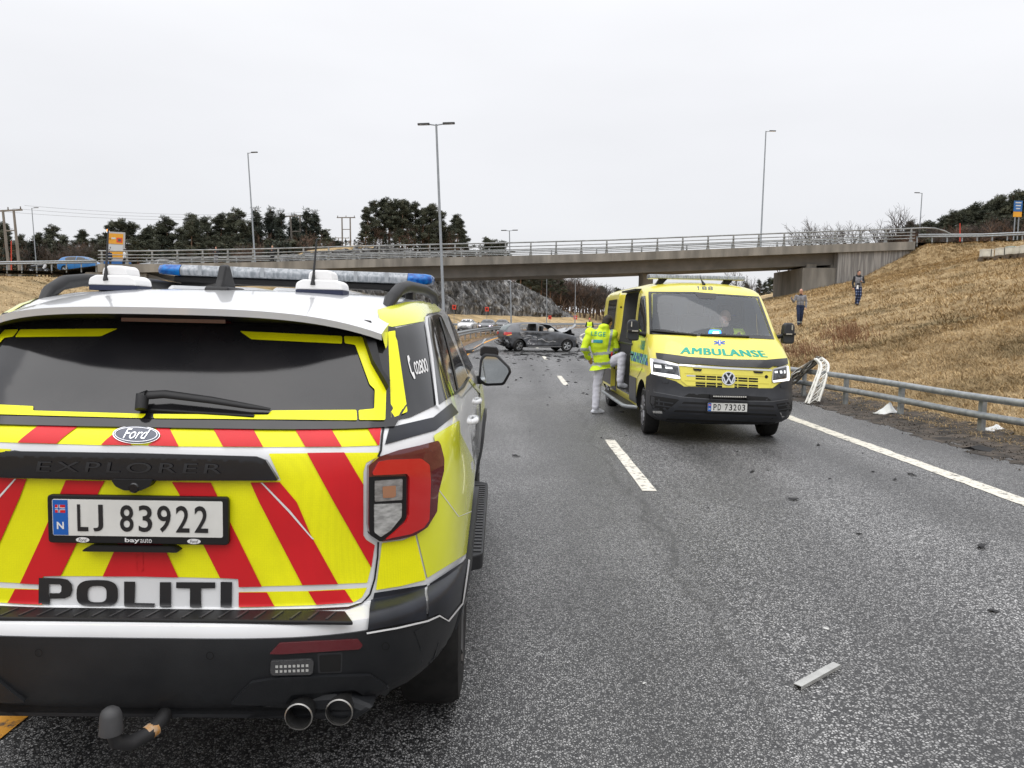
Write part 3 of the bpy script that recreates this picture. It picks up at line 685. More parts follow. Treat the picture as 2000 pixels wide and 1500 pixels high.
bme = boolean(hull_me.copy(), [cyl_mesh((y, z+0.02), 0.445, a, b) for y, z in AX for a, b in ((0.58, 1.2), (-1.2, -0.58))], [PWH, PLB])
for p in bme.polygons:
    c = p.center
    inside = abs(c.x) < 0.93 and c.z < 0.84 and any((c.y-y)**2+(c.z-z-0.02)**2 < 0.44**2 for y, z in AX)
    p.material_index = 1 if inside or (abs(c.z-0.40) < 0.02 and abs(p.normal.z) > 0.9) else 0
mkobj('body_shell', bme, [], pol, 40)
def P_(name, data, mat, par=pol, **k): return lay(PH, name, data, mat, par, **k)
def z1(pts): return [(x/2, 480+y/2) for x, y in pts]
def z2(pts): return [(x/2, 980+y/2) for x, y in pts]
def z3(pts): return [(650+x/3.947, 820+y/3.947) for x, y in pts]
def z5(pts): return [(680+x/5, 560+y/5) for x, y in pts]
# rear window in its black surround, laid on the sloping tailgate
def xz(poly): return poly
XC = 268
glass = P_('rear_window', [(-.74, 1.288), (.74, 1.288), (.772, 1.36), (.70, 1.60), (.60, 1.625), (-.60, 1.625), (-.70, 1.60), (-.772, 1.36)], DGL, how='rear', off=0.004, thick=0.006, res=0.09)
tg = glass
# yellow tape on the window (right side from the photograph, mirrored to the left)
for pl in ([(940, 343), (1335, 362), (1335, 392), (985, 375)], [(1342, 362), (1412, 365), (1446, 470), (1488, 545), (1503, 572), (1500, 690), (1400, 690), (1398, 651), (1458, 645), (1460, 570), (1440, 550), (1385, 396), (1345, 390)],
           [(1062, 653), (1390, 650), (1393, 691), (605, 684), (603, 667), (1050, 670)]):
    P_('reflective_strip', rnd(z1(pl), 3), RYEL, glass, off=0.013, both=True)
P_('reflective_strip', rnd(z1([(540, 641), (526, 680), (604, 684), (606, 668)]), 1), PLS, glass, off=0.0128)
# upper red and yellow band
band = [(RRED, [(605, 709), (660, 710), (700, 785), (580, 782), (632, 748)]), (RYEL, [(668, 711), (829, 716), (869, 786), (705, 785)]), (RRED, [(833, 716), (990, 720), (1029, 787), (873, 786)]),
        (RYEL, [(995, 720), (1148, 720), (1189, 787), (1033, 787)]), (RRED, [(1152, 720), (1294, 720), (1334, 786), (1193, 787)]), (RYEL, [(1299, 720), (1429, 717), (1478, 782), (1339, 786)]), (RRED, [(1434, 716), (1487, 716), (1480, 780), (1474, 781)])]
tail = thing('tailgate', None, None); tail.parent = pol
P_('chevron_base', z1([(537, 706), (668, 711), (830, 716), (995, 720), (1298, 720), (1486, 716), (1479, 781), (1340, 786), (1030, 787), (700, 785), (537, 780)]), RYEL, tail, off=.0022, both=True)
for mt, pl in band:
    if mt is RRED: P_('chevron_stripe', rnd(z1(pl), 1.2), mt, tail, both=True, off=.0052)
# lower chevrons
low = [(RRED, [(600, 885), (672, 884), (709, 946), (709, 1045), (715, 1054), (731, 1064), (724.5, 1108), (652, 980)]), (RYEL, [(674.5, 884), (741, 884), (736, 893), (715, 904), (709.5, 921), (709, 942)]),
       (RYEL, [(525, 886), (598, 885), (650, 980), (723, 1112), (717, 1138), (662, 1140), (610, 1045), (582, 980), (549, 925)]), (RRED, [(490, 942), (547, 941), (580, 980), (608, 1046), (660, 1140), (591, 1142), (507, 980)]),
       (RYEL, [(415, 942), (488, 942), (505, 980), (589, 1142), (514, 1145), (449, 1012)]), (RRED, [(337, 941), (413, 942), (447, 1012), (512, 1145), (467, 1146), (466, 1130), (431, 1128), (395, 1057), (350, 962)]),
       (RYEL, [(269, 941), (335, 941), (349, 962), (394, 1057), (429, 1128), (351, 1127), (320, 1062), (300, 1040), (269, 1040)]), (RRED, [(268.5, 1041), (300, 1041), (319, 1062), (349.5, 1127), (268.5, 1125)]),
       (RRED, [(467, 1156), (522, 1156), (537, 1184.5), (467, 1187)]), (RYEL, [(526, 1156), (599, 1154), (616, 1182), (540, 1184)]), (RRED, [(602, 1154), (673, 1151), (690, 1177), (618.5, 1181.5)]), (RYEL, [(677, 1150.5), (717, 1147.5), (707, 1166), (692, 1176)])]
P_('chevron_base', rnd([(268.5, 938), (549, 938), (525, 886), (741, 884), (736, 893), (715, 904), (709.5, 921), (709, 1045), (715, 1054), (731, 1064), (724, 1110), (717, 1138), (590, 1143), (467, 1146), (466, 1130), (350, 1127), (268.5, 1125)], 2), RYEL, tail, off=.0022, both=True)
P_('chevron_base', rnd([(467, 1156), (600, 1154), (717, 1147.5), (707, 1166), (692, 1176), (616, 1182), (467, 1187)], 2), RYEL, tail, off=.0022, both=True)
for mt, pl in low:
    if mt is RRED: P_('chevron_stripe', rnd(pl, 1.0), mt, tail, both=True, off=.0052)
# thin white keyline in the red stripe
P_('keyline', [(510, 942), (514, 942), (568, 997), (608, 1046), (614, 1052), (610, 1052), (564, 999)], WHV, tail, off=0.0068, both=True)
# POLITI lettering
def ring(cx_, cy_, a, b, ex=3.0, n=32, h=0):
    return [(cx_+a*math.copysign(abs(math.cos(2*math.pi*i/n))**(2/ex), math.cos(2*math.pi*i/n)), cy_+b*math.copysign(abs(math.sin(2*math.pi*i/n))**(2/ex), math.sin(2*math.pi*i/n))) for i in range(n)]
def annulus(o, i_):
    n = len(o); return (o+i_, [(k, (k+1) % n, n+(k+1) % n, n+k) for k in range(n)])
def lz5(pts): return [(80+x/5, 930+y/5) for x, y in pts]
def let(data): P_('letter', data, BKV, tail, off=0.0055, res=9)
tp = 988; 
# P sits left of the crop used for the rest
Pout = lz5([(-10, 988), (200, 992), (270, 1005), (312, 1050), (316, 1110), (296, 1165), (240, 1190), (97, 1192), (97, 1255), (-14, 1250)])
let(lz5([(-10, 988), (88, 990), (88, 1050), (88, 1138), (97, 1192), (97, 1255), (-14, 1250)]))
let(lz5([(88, 990), (200, 992), (270, 1005), (312, 1050), (316, 1110), (296, 1165), (240, 1190), (97, 1192), (92, 1138), (190, 1138), (208, 1120), (210, 1070), (195, 1052), (88, 1050)]))
o_ = ring(558, 1145, 202, 136, 3.0); i_ = ring(557, 1147, 92, 80, 3.2); let(annulus(lz5(o_), lz5(i_)))
let(lz5([(820, 1024), (928, 1026), (922, 1234), (1118, 1238), (1116, 1290), (820, 1284)]))
let(lz5([(1168, 1030), (1278, 1031), (1277, 1292), (1166, 1290)]))
let(lz5([(1328, 1030), (1708, 1032), (1706, 1090), (1568, 1092), (1572, 1294), (1460, 1292), (1462, 1092), (1326, 1088)]))
let(lz5([(1760, 1028), (1872, 1029), (1868, 1290), (1758, 1290)]))
# shut line round the tailgate
def seam(name, pts, wd, mat=PLM, par=tail, off=0.0042, how='px', both=True, **k):
    a = [Vector(p) for p in pts]; L_ = []; R_ = []
    for i, p in enumerate(a):
        t = (a[min(i+1, len(a)-1)]-a[max(i-1, 0)]).normalized(); nn = Vector((-t.y, t.x))*wd/2; L_.append(tuple(p+nn)); R_.append(tuple(p-nn))
    n_ = len(a); return P_(name, (L_+R_, [(i, i+1, n_+i+1, n_+i) for i in range(n_-1)]), mat, par, off=off, how=how, both=both, **k)
seam('shut_line', [(754, 690), (752, 760), (750, 828), (746, 850), (743, 880), (738, 892)], 4.2)
seam('shut_line', [(738, 1058), (737, 1085), (731, 1130), (722, 1160), (706, 1180), (680, 1189), (600, 1193), (470, 1195), (268, 1194)], 3.5)
seam('window_gasket', [(268, 826), (500, 830), (700, 832), (748, 829), (753, 820)], 5.0)
# badge
def ell2(c, a, b, n=36, tilt=0.02): return [(c[0]+a*math.cos(t), c[1]+b*math.sin(t)+a*math.cos(t)*tilt) for t in [2*math.pi*i/n for i in range(n)]]
bc = (268.5, 852)
bad = P_('badge', ell2(bc, 46, 16.5), CHR, tail, off=0.002, thick=0.008)
P_('badge_field', ell2(bc, 44.3, 15.2), M('badge_blue', (0.008, 0.018, 0.06), 0.15, coat=1), bad, off=0.0115)
P_('badge_rim', annulus(ell2(bc, 41.5, 13.2), ell2(bc, 40.5, 12.5)), CHR, bad, off=0.0125)
fv, ff = text2d('Ford', -0.004, 0.35); P_('badge_script', (quadmap(fv, [(243, 859.5), (290, 861), (298, 842.5), (247, 841.5)]), ff), CHR, bad, off=0.0130, res=6)
# black applique with embossed name, camera pod, plate
app = P_('applique', [(-2, 905), (4, 893), (22, 882), (268, 886), (505, 892), (522, 898), (545, 934), (543, 936), (268, 936), (-2, 930)], PLS, tail, off=0.004, thick=0.022, bevel=0.006)
P_('applique', [(6, 885), (40, 881), (40, 929), (-2, 927)], PLS, tail, off=0.004, thick=0.0215)
ev, ef = text2d('EXPLORER', 0.0, 0.0, 1.25); P_('embossed_name', (quadmap(ev, [(82, 919), (438, 923), (442, 905), (86, 900)]), ef), M('satin_black', (0.012, 0.012, 0.014), 0.3), app, off=0.030)
P_('camera_pod', rnd([(228, 932), (308, 933), (302, 946), (284, 954), (252, 953), (236, 945)], 5), PLM, tail, off=0.006, thick=0.03, bevel=0.006)
mb = MB(); mb.lathe([(0.0, -0.004), (0.012, -0.004), (0.016, 0.0), (0.016, 0.02)], 'y', 16, (0, 0.085, 1.125)); mb.build('camera_lens', PLS, tail, smooth=40)
# number plate: a flat plate standing just off the tailgate
pl_c = Vector((0.005, 0.100, 1.030))
def plate(par, c, w_, h_, txt, fl=-1, face=1, frame=True, dealer=None, tilt=0.0):
    """local x along the plate; faces -y"""
    r = thing('number_plate', None, None); r.parent = par; r.location = c; r.rotation_euler = (tilt, 0, 0)
    if frame:
        mb = MB(); mb.prism(rnd([(-w_/2-.016, -h_/2-.024), (w_/2+.016, -h_/2-.024), (w_/2+.016, h_/2+.012), (-w_/2-.016, h_/2+.012)], .012), -.002, .016, 'y'); mb.build('plate_frame', PLM, r, bevel=.003)
    mb = MB(); mb.prism(rnd([(-w_/2, -h_/2), (w_/2, -h_/2), (w_/2, h_/2), (-w_/2, h_/2)], .006), -.0045, -.0022, 'y'); mb.build('plate_panel', PLATEW, r)
    mb = MB(); mb.prism([(-w_/2+.002, -h_/2+.002), (-w_/2+.046, -h_/2+.002), (-w_/2+.046, h_/2-.002), (-w_/2+.002, h_/2-.002)], -.0055, -.0044, 'y'); mb.build('country_band', PLATEB, r)
    def tx(s, q, mat, y=-.0062, bold=.012, nm='plate_character', sh=0.0, sp=1.0):
        v, f = text2d(s, bold, sh, sp); mb = MB(); mb.add([(a, y, b_) for a, b_ in quadmap(v, q)], f); mb.build(nm, mat, r, recalc=False)
    H = h_*0.74; z0 = -H/2
    def rect(x0, x1): return [(x0, z0), (x1, z0), (x1, -z0), (x0, -z0)]
    xs_ = np.array([0.0, .052, .0]); x = -w_/2+.046+w_*0.055; s = w_/0.52
    for ch in txt:
        if ch == ' ': x += .036*s; continue
        cw = {'J': .030, 'L': .033}.get(ch, .0415)*s
        tx(ch, rect(x, x+cw), BKV); x += cw+.0155*s
    tx('N', [(-w_/2+.013, -h_*.32), (-w_/2+.034, -h_*.32), (-w_/2+.034, -h_*.12), (-w_/2+.013, -h_*.12)], WHV, bold=.03)
    fx, fz = -w_/2+.009, h_*.13
    for (a, b, c_, d, mt, yy) in ((0, 1, 0, 1, RRED, -.0058), (.28, .48, 0, 1, WHV, -.0060), (0, 1, .35, .65, WHV, -.0060), (.33, .43, 0, 1, PLATEB, -.0062), (0, 1, .43, .57, PLATEB, -.0062)):
        mb = MB(); mb.add([(fx+a*.030, yy, fz+c_*.024), (fx+b*.030, yy, fz+c_*.024), (fx+b*.030, yy, fz+d*.024), (fx+a*.030, yy, fz+d*.024)], [(0, 1, 2, 3)]); mb.build('flag_patch', mt, r, recalc=False)
    if dealer:
        v, f = text2d(dealer[0], .022); mb = MB(); zz = -h_/2-.019; mb.add([(a, -.0035, b) for a, b in quadmap(v, [(-.040, zz-.003), (0.004, zz-.003), (0.004, zz+.014), (-.040, zz+.014)])], f); mb.build('dealer_name', WHV, r, recalc=False)
        v, f = text2d(dealer[1], .0); mb = MB(); mb.add([(a, -.0035, b) for a, b in quadmap(v, [(0.006, zz), (.040, zz), (.040, zz+.0125), (0.006, zz+.0125)])], f); mb.build('dealer_name', WHV, r, recalc=False)
        for xx in (-.165, .165):
            mb = MB(); mb.prism([(xx+.020*math.cos(t), zz+.006+.008*math.sin(t)) for t in [2*math.pi*i/24 for i in range(24)]], -.0034, -.0028, 'y'); mb.build('dealer_oval', WHV, r)
            v, f = text2d('Ford', .0, .3); mb = MB(); mb.add([(a, -.0040, b) for a, b in quadmap(v, [(xx-.012, zz+.001), (xx+.012, zz+.001), (xx+.012, zz+.011), (xx-.012, zz+.011)])], f); mb.build('dealer_script', BKV, r, recalc=False)
    return r
plate(pol, pl_c, 0.503, 0.110, 'LJ 83922', dealer=('bay', 'auto'))
mb = MB(); mb.prism(rnd([(-.16, .93), (.13, .93), (.11, .945), (-.14, .945)][::-1], .01), .085, .13, 'y'); mb.build('plate_lamp', PLM, tail)
# rear wiper
mb = MB(); wp = [PH.px(p) for p in [(282, 812), (288, 790), (330, 787), (420, 797), (490, 806), (530, 808)]]
W_ = [h[0]+h[1]*o for h, o in zip(wp, (.03, .045, .045, .04, .032, .022))]
mb.tube(W_[:2]+[W_[1]+Vector((.012, 0, 0))], [.019, .020, .018], 10); mb.tube([W_[1]]+W_[2:], [.016, .015, .013, .010, .005], 10, flat=0.6); mb.tube([PH.px((300, 800))[0]+Vector((0, -.018, 0)), PH.px((500, 812))[0]+Vector((0, -.018, 0))], .006, 6)
mb.build('rear_wiper', PLM, pol, smooth=50)
# roof spoiler over the rear window
def spo(u, v, top=True):
    x = (u*2-1); ax = abs(x); W_ = 0.715-0.03*v*0
    X = x*(0.675+0.02*v)
    yb = 0.285+0.17*ax**3.2; yf = 1.02-0.1*ax**2
    y = yb+(yf-yb)*v
    zt = 1.660+ (1.741-1.660)*(1-(1-v)**1.35) - 0.062*ax**4*(1-0.25*v) - .012*ax**2
    return X, y, zt
mb = MB(); nu, nv = 40, 10
top = [[Vector(spo(i/nu, j/nv)) for j in range(nv+1)] for i in range(nu+1)]
vs_ = [p for row in top for p in row]; q = nv+1
mb.add(vs_, [(i*q+j, (i+1)*q+j, (i+1)*q+j+1, i*q+j+1) for i in range(nu) for j in range(nv)])
SPOH = [[p.copy() for p in row] for row in top]
lip = []
for i in range(nu+1):
    a = top[i][0]; ax = abs(i/nu*2-1)
    lip += [a, a+Vector((0, .008, -.022)), Vector((a.x*.97, .52+.03*ax**2, 1.606-.02*ax**4))]
mb2 = MB(); mb2.add(lip, [(i*3+k, (i+1)*3+k, (i+1)*3+k+1, i*3+k+1) for i in range(nu) for k in (0,)])
spoil = thing('roof_spoiler', None, None); spoil.parent = pol
mb.build('spoiler_top', PWH, spoil, smooth=180); mb2.build('spoiler_lip', PWH, spoil, smooth=60)
mb3 = MB(); mb3.add(lip, [(i*3+1, (i+1)*3+1, (i+1)*3+2, i*3+2) for i in range(nu)]); mb3.build('spoiler_underside', PLM, spoil, smooth=60)
for sgn in (-1, 1):
    e_ = 0 if sgn < 0 else nu; mb = MB(); rowp = top[e_]
    vs_ = [p for p in rowp] + [Vector((p.x+sgn*.012, p.y+.02, p.z-.03-.02*(1-j/nv))) for j, p in enumerate(rowp)] 
    mb.add(vs_, [(j, j+1, q+j+1, q+j) for j in range(nv)]); mb.build('spoiler_end', PYEL, spoil, smooth=60)
mb = MB(); mb.box((0, .42, 1.618), (.34, .06, .012)); mb.build('brake_light', RDK, spoil)
# black side flaps beside the rear window with yellow inserts
P_('window_flap', z1([(1415, 318), (1440, 322), (1480, 508), (1508, 548), (1503, 575), (1488, 545), (1446, 470), (1412, 365)]), PLM, tail, off=0.006, thick=.03, both=True)
P_('pillar_film', rnd(z1([(1440, 322), (1500, 336), (1508, 540), (1480, 508)]), 2), RYEL, tail, off=0.005, both=True)
P_('pillar_film', rnd(z1([(1511, 342), (1540, 338), (1586, 655), (1524, 681)]), 3), RYEL, pol, off=0.010, both=True, res=5)
# flank glass and films
P_('quarter_window', rnd(z5([(372, 430), (735, 345), (750, 420), (852, 1160), (600, 1280), (385, 1325)]), 4), TGL, pol, off=0.004, both=True, res=6)
P_('door_window', rnd(z5([(775, 300), (860, 270), (905, 285), (1168, 885), (1025, 1055), (870, 1162), (840, 900)]), 4), TGL, pol, off=0.004, both=True, res=6)
seam('window_frame', z5([(748, 300), (752, 380), (800, 700), (852, 1165), (880, 1185)]), 4.5, PWH, pol, off=0.009)
seam('window_frame', z5([(748, 305), (770, 275), (860, 258), (905, 275)]), 1.6, PLM, pol, off=0.008)
seam('window_pillar', z5([(885, 300), (940, 480), (1010, 760), (1060, 1010)]), 3.2, PLM, pol, off=0.007)
seam('window_pillar', z5([(800, 300), (880, 560), (960, 900), (1020, 1060)]), 1.6, CHR, pol, off=0.007)
seam('window_sill', z5([(1022, 1058), (1110, 990), (1170, 885)]), 4.0, PLM, pol, off=0.008)
seam('shoulder_film', z5([(1180, 905), (1240, 980), (1300, 1045)]), 5, PYEL, pol, off=0.005)
P_('shoulder_film', z1([(1520, 712), (1690, 672), (1760, 615), (1788, 652), (1700, 722), (1502, 778)]), PDK, pol, off=0.004, both=True)
# phone sign and number on the quarter window
v, f = text2d('02800', .01, 0.0, .9); P_('window_number', (quadmap(v, z5([(650, 870), (775, 835), (745, 700), (620, 745)])), f), WHV, pol, off=0.0065, res=6)
P_('phone_symbol', z5([(565, 685), (580, 678), (592, 715), (585, 750), (612, 845), (630, 840), (645, 905), (632, 910), (598, 840), (573, 740)]), WHV, pol, off=0.0065, res=6)
# roof side, rear quarter
P_('roof_film', z5([(282, 232), (560, 158), (790, 145), (850, 180), (900, 232), (880, 252), (765, 268), (742, 300), (735, 342), (372, 408), (330, 420)]), PYEL, pol, off=0.004, both=True, res=6)
P_('quarter_film', rnd(z3([(772, 122), (970, 4), (975, 100), (1040, 230), (1092, 340), (1080, 520), (1062, 690), (1022, 1032), (722, 1218), (640, 875), (745, 760), (790, 505), (815, 395), (800, 300), (782, 180)]), 3), PYEL, pol, off=0.004, both=True)
P_('quarter_film', rnd(z3([(375, 947), (540, 925), (628, 884), (712, 1232), (520, 1280), (330, 1310)]), 2), RYEL, pol, off=0.004, both=True)
seam('keyline', z3([(782, 505), (960, 745), (1060, 705)]), 1.6, WHV, pol, off=0.0055)
seam('keyline', z2([(1426, 508), (1540, 488), (1655, 461), (1700, 441), (1735, 461), (1792, 392), (1816, 228)]), 3.2, WHV, pol, off=.017, res=6)
P_('lower_film', z2([(1457, 352), (1657, 321), (1654, 455), (1430, 499)]), PDK, pol, off=0.013, both=True, res=6)
P_('lower_film', z2([(1667, 317), (1812, 222), (1790, 385), (1735, 453), (1700, 434), (1661, 449)]), PDK, pol, off=0.013, both=True, res=6)
for s_ in (-1, 1): lay(PH, 'fender_film', [(3.62, 1.12), (3.60, .86), (3.95, .92), (4.45, .90), (4.85, .80), (4.86, .98), (4.4, 1.13)], PYEL, pol, how='side', sgn=s_, off=.0045, res=.12)
v, f = text2d('POLITI', .02)
for s_ in (-1, 1): lay(PH, 'door_lettering', (quadmap(v, [(1.75, .80), (3.15, .80), (3.15, .98), (1.75, .98)] if s_ > 0 else [(3.15, .80), (1.75, .80), (1.75, .98), (3.15, .98)]), f), PDK, pol, how='side', sgn=s_, off=.005, res=.2)
# bumper: black lower half, step pad with ribs, reflector, fog lamp, sensors
P_('bumper_skin', [(-.95, .485), (-.9, .45), (.9, .45), (.95, .485), (.952, .60), (.948, .655), (.90, .69), (.7, .703), (-.7, .703), (-.90, .69), (-.948, .655), (-.952, .60)], PLK, how='rear', off=.004, thick=.006, res=.08)
lay(PH, 'bumper_side', [(.32, .40), (.62, .40), (.67, .55), (.72, .66), (.60, .69), (.35, .685), (.18, .66)], PLK, pol, how='side', off=.004, thick=.0055, res=.08, both=True)
mb = MB(); mb.prism([(-.66, .425), (.66, .425), (.72, .465), (.60, .515), (.42, .50), (.33, .455), (-.33, .455), (-.42, .50), (-.6, .515), (-.72, .465)], .055, .5, 'y'); mb.build('lower_valance', PLK, pol, bevel=.02)
mb = MB(); mb.prism([(-.66, .0), (.66, .0), (.62, .085), (-.62, .085)], .738, .7505, 'z')
step = mb.build('step_pad', PLM, pol, bevel=.004); step.location = (0, .022, 0)
for i in range(23):
    x = -.58+i*.0527; mb = MB(); mb.prism([(-.0035, .012), (.0035, .012), (.018, .07), (.011, .07)], .7505, .7535, 'z'); o = mb.build('step_rib', M('rib_plastic', (.035, .035, .037), .5), step); o.location = (x, 0, 0)
P_('reflector', rnd(z2([(1056, 585), (1095, 545), (1395, 530), (1412, 552), (1400, 567), (1100, 586)]), 3), RDK, pol, off=.004, thick=.012, both=True, bevel=.003)
P_('strobe_lamp', rnd(z2([(1062, 610), (1215, 603), (1226, 612), (1222, 656), (1210, 662), (1068, 664), (1060, 655)]), 4), M('strobe_lens', (.05, .05, .052), .15, coat=1), pol, off=.004, thick=.014, both=True, bevel=.003)
for r_ in range(2):
    for c_ in range(8):
        x = 1085+c_*16.5; y = 630+r_*18-c_*.6; P_('strobe_diode', z2([(x-5, y-5), (x+5, y-5), (x+5, y+5), (x-5, y+5)]), M('diode', (.75, .75, .72), .2, .5), pol, off=.019)
P_('lower_lip', rnd(z2([(905, 770), (985, 690), (1100, 672), (1440, 662), (1500, 700), (1524, 742), (1440, 752), (1380, 715), (1140, 735), (1110, 775)]), 4), PLK, pol, off=.008, thick=.012, both=True, bevel=.004)
P_('socket_frame', rnd(z2([(1240, 585), (1336, 581), (1334, 659), (1243, 662)]), 3), M('frame_plastic', (.03, .03, .033), .4), pol, off=.0105, both=True)
P_('sensor_socket', rnd(z2([(1247, 592), (1330, 588), (1328, 652), (1250, 655)]), 3), PLB, pol, off=.0125, both=True)
for c_ in ((160, 583), (825, 594), (1500, 558)): P_('parking_sensor', annulus(z2(ell2(c_, 15, 15, 20)), z2(ell2(c_, 12.5, 12.5, 20))), PLB, pol, off=.0115, res=20)
# tail lamps
def lamp():
    base = P_('tail_lamp', rnd(z3([(262, 350), (340, 285), (480, 240), (640, 205), (768, 170), (785, 195), (812, 300), (810, 395), (770, 560), (760, 700), (690, 820), (600, 880), (480, 910), (355, 925), (272, 875), (258, 800)]), 3), RDK, pol, off=.002, thick=.022, both=True, bevel=.006)
    for b_, mir in zip(base, (False, True)):
        k = dict(mirror=mir)
        P_('lamp_ring', rnd(z3([(285, 400), (330, 320), (400, 308), (630, 300), (690, 345), (700, 470), (690, 760), (650, 820), (560, 865), (420, 893), (380, 905), (520, 780), (545, 720), (548, 440), (530, 408), (290, 418)]), 3), RLENS, b_, off=.012, thick=.020, **k)
        P_('lamp_housing', rnd(z3([(262, 430), (535, 428), (532, 750), (400, 895), (345, 925), (268, 870)]), 3), PLM, b_, off=.010, thick=.0150, **k)
        P_('reversing_lens', rnd(z3([(298, 636), (496, 628), (494, 735), (415, 838), (345, 886), (300, 850)]), 2.5), CLENS, b_, off=.024, thick=.006, **k)
        P_('indicator_lens', rnd(z3([(302, 460), (500, 446), (498, 605), (302, 616)]), 2.5), M('smoky_lens', (.16, .15, .14), .15, coat=1, c2=(.30, .29, .28), scale=60, stretch=(.2, 1, 1.6)), b_, off=.024, thick=.006, **k)
        P_('indicator_bulb', rnd(z3([(355, 502), (450, 495), (452, 572), (440, 585), (360, 588)]), 2), ALENS, b_, off=.0315, **k)
lamp()
# exhaust tips, tow bar
for x in (.505, .618, -.505, -.618):
    mb = MB(); mb.lathe([(.026, .16), (.038, .10), (.040, -.055), (.0415, -.06), (.038, -.062), (.0355, -.055), (.035, .2)], 'y', 28, (x, .06 + (abs(x)-.5)*.25, .468)); o = mb.build('exhaust_tip', [DST, STL], pol, smooth=40)
    for p in o.data.polygons:
        if p.center.y < .06+(abs(x)-.5)*.25-.052: p.material_index = 1
TB = M('tow_bar_coating', (.016, .016, .017), .55, var=.3, scale=14)
tow = thing('tow_bar', None, None); tow.parent = pol; tow.location = (0, .01, .015)
mb = MB(); mb.tube([(.10, .16, .47), (.10, .10, .455), (.090, .03, .42), (.070, -.02, .402), (.04, -.065, .400), (.014, -.092, .42), (.006, -.10, .455)], [.024, .023, .021, .021, .022, .021, .018], 14); mb.build('tow_neck', TB, tow, smooth=60)
mb = MB(); mb.lathe([(.0, .525), (.014, .523), (.024, .515), (.029, .502), (.0315, .462), (.0325, .456), (.0325, .450), (.02, .450)], 'z', 24, (.004, -.10, 0)); mb.build('ball_cap', M('grey_rubber', (.045, .045, .047), .6, var=.25, scale=10), tow, smooth=50)
mb = MB(); mb.lathe([(.0, .0), (.026, .0), (.03, .01), (.03, .05), (.0, .05)], 'x', 20, (.12, .10, .462)); mb.build('tow_lock', PLM, tow, bevel=.003)
mb = MB(); mb.box((.145, .062, .452), (.022, .004, .02)); mb.build('lock_cover', BOXW, tow)
mb = MB(); mb.tube([(.082, .006, .4085), (.066, -.022, .4025)], .0222, 14, caps=False); mb.build('tow_sticker', M('orange_sticker', (.50, .22, .03), .5, c2=(.48, .46, .40), scale=30), tow, smooth=60)
# black wheel-arch lips
for s_ in (-1, 1):
    for y, z in AX:
        A0 = [R(-18+k*216/30) for k in range(31)]; ro = [(y+.505*math.cos(a), z+.02+.505*math.sin(a)) for a in A0]; ri = [(y+.447*math.cos(a), z+.02+.447*math.sin(a)) for a in A0]
        ok_ = [k for k in range(31) if ro[k][1] > .44]; ro = [ro[k] for k in ok_]; ri = [ri[k] for k in ok_]; n_ = len(ok_)
        lay(PH, 'arch_lip', (ro+ri, [(k, k+1, n_+k+1, n_+k) for k in range(n_-1)]), PLK, pol, how='side', sgn=s_, off=.004, thick=.016, res=.1)
# side steps, mirrors, handles
for s_ in (-1, 1):
    mb = MB(); mb.prism(rnd([(.90*s_, 1.62), (1.02*s_, 1.72), (1.03*s_, 3.45), (.90*s_, 3.55)], .03), .36, .44, 'z'); st_ = mb.build('side_step', PLK, pol, bevel=.012)
    if s_ > 0:
        for i in range(26):
            mb = MB(); mb.box((.965, 1.76+i*.064, .4425), (.09, .03, .006)); mb.build('step_rib', M('rib_plastic', (.035, .035, .037), .5), st_)
    mb = MB(); mb.box((s_*.935, 3.42, 1.20), (.12, .05, .06)); mb.build('mirror_arm', PLM, pol, bevel=.01)
    def mp_(p): return (s_*(p[0]), p[1])
    mo = [(.955, 1.06), (.965, 1.20), (.99, 1.235), (1.07, 1.23), (1.155, 1.15), (1.165, 1.12), (1.12, 1.035), (1.0, 1.028)]
    mo = [(.945+(a-.955)*1.14, 1.13+(b-1.13)*1.14+.145) for a, b in mo]
    mh = MB(); mh.prism(rnd([mp_(p) for p in (mo if s_ > 0 else mo[::-1])], .02), 3.36, 3.50, 'y'); mr_ = mh.build('side_mirror', PLM, pol, bevel=.02, seg=3)
    cxm = sum(p[0] for p in mo)/len(mo); czm = sum(p[1] for p in mo)/len(mo)
    mg = MB(); mg.prism(rnd([mp_((cxm+(a-cxm)*.84, czm+(b-czm)*.82)) for a, b in (mo if s_ > 0 else mo[::-1])], .015), 3.352, 3.359, 'y'); mg.build('mirror_glass', MIR, mr_)
    mh = MB(); mh.prism(rnd([mp_(p) for p in [(.955, 1.372), (.955, 1.43), (.98, 1.448), (1.075, 1.442), (1.09, 1.415), (1.085, 1.369)]][::s_], .01), 3.40, 3.44, 'y'); mh.build('extra_mirror', PLS, pol, bevel=.008)
    for yy in (1.98, 2.95):
        mb = MB(); mb.tube([(s_*.938, yy-.10, 1.095), (s_*.965, yy-.07, 1.10), (s_*.968, yy+.06, 1.10), (s_*.938, yy+.11, 1.10)], [.014, .017, .016, .013], 10); mb.build('door_handle', PWH, pol, smooth=60)
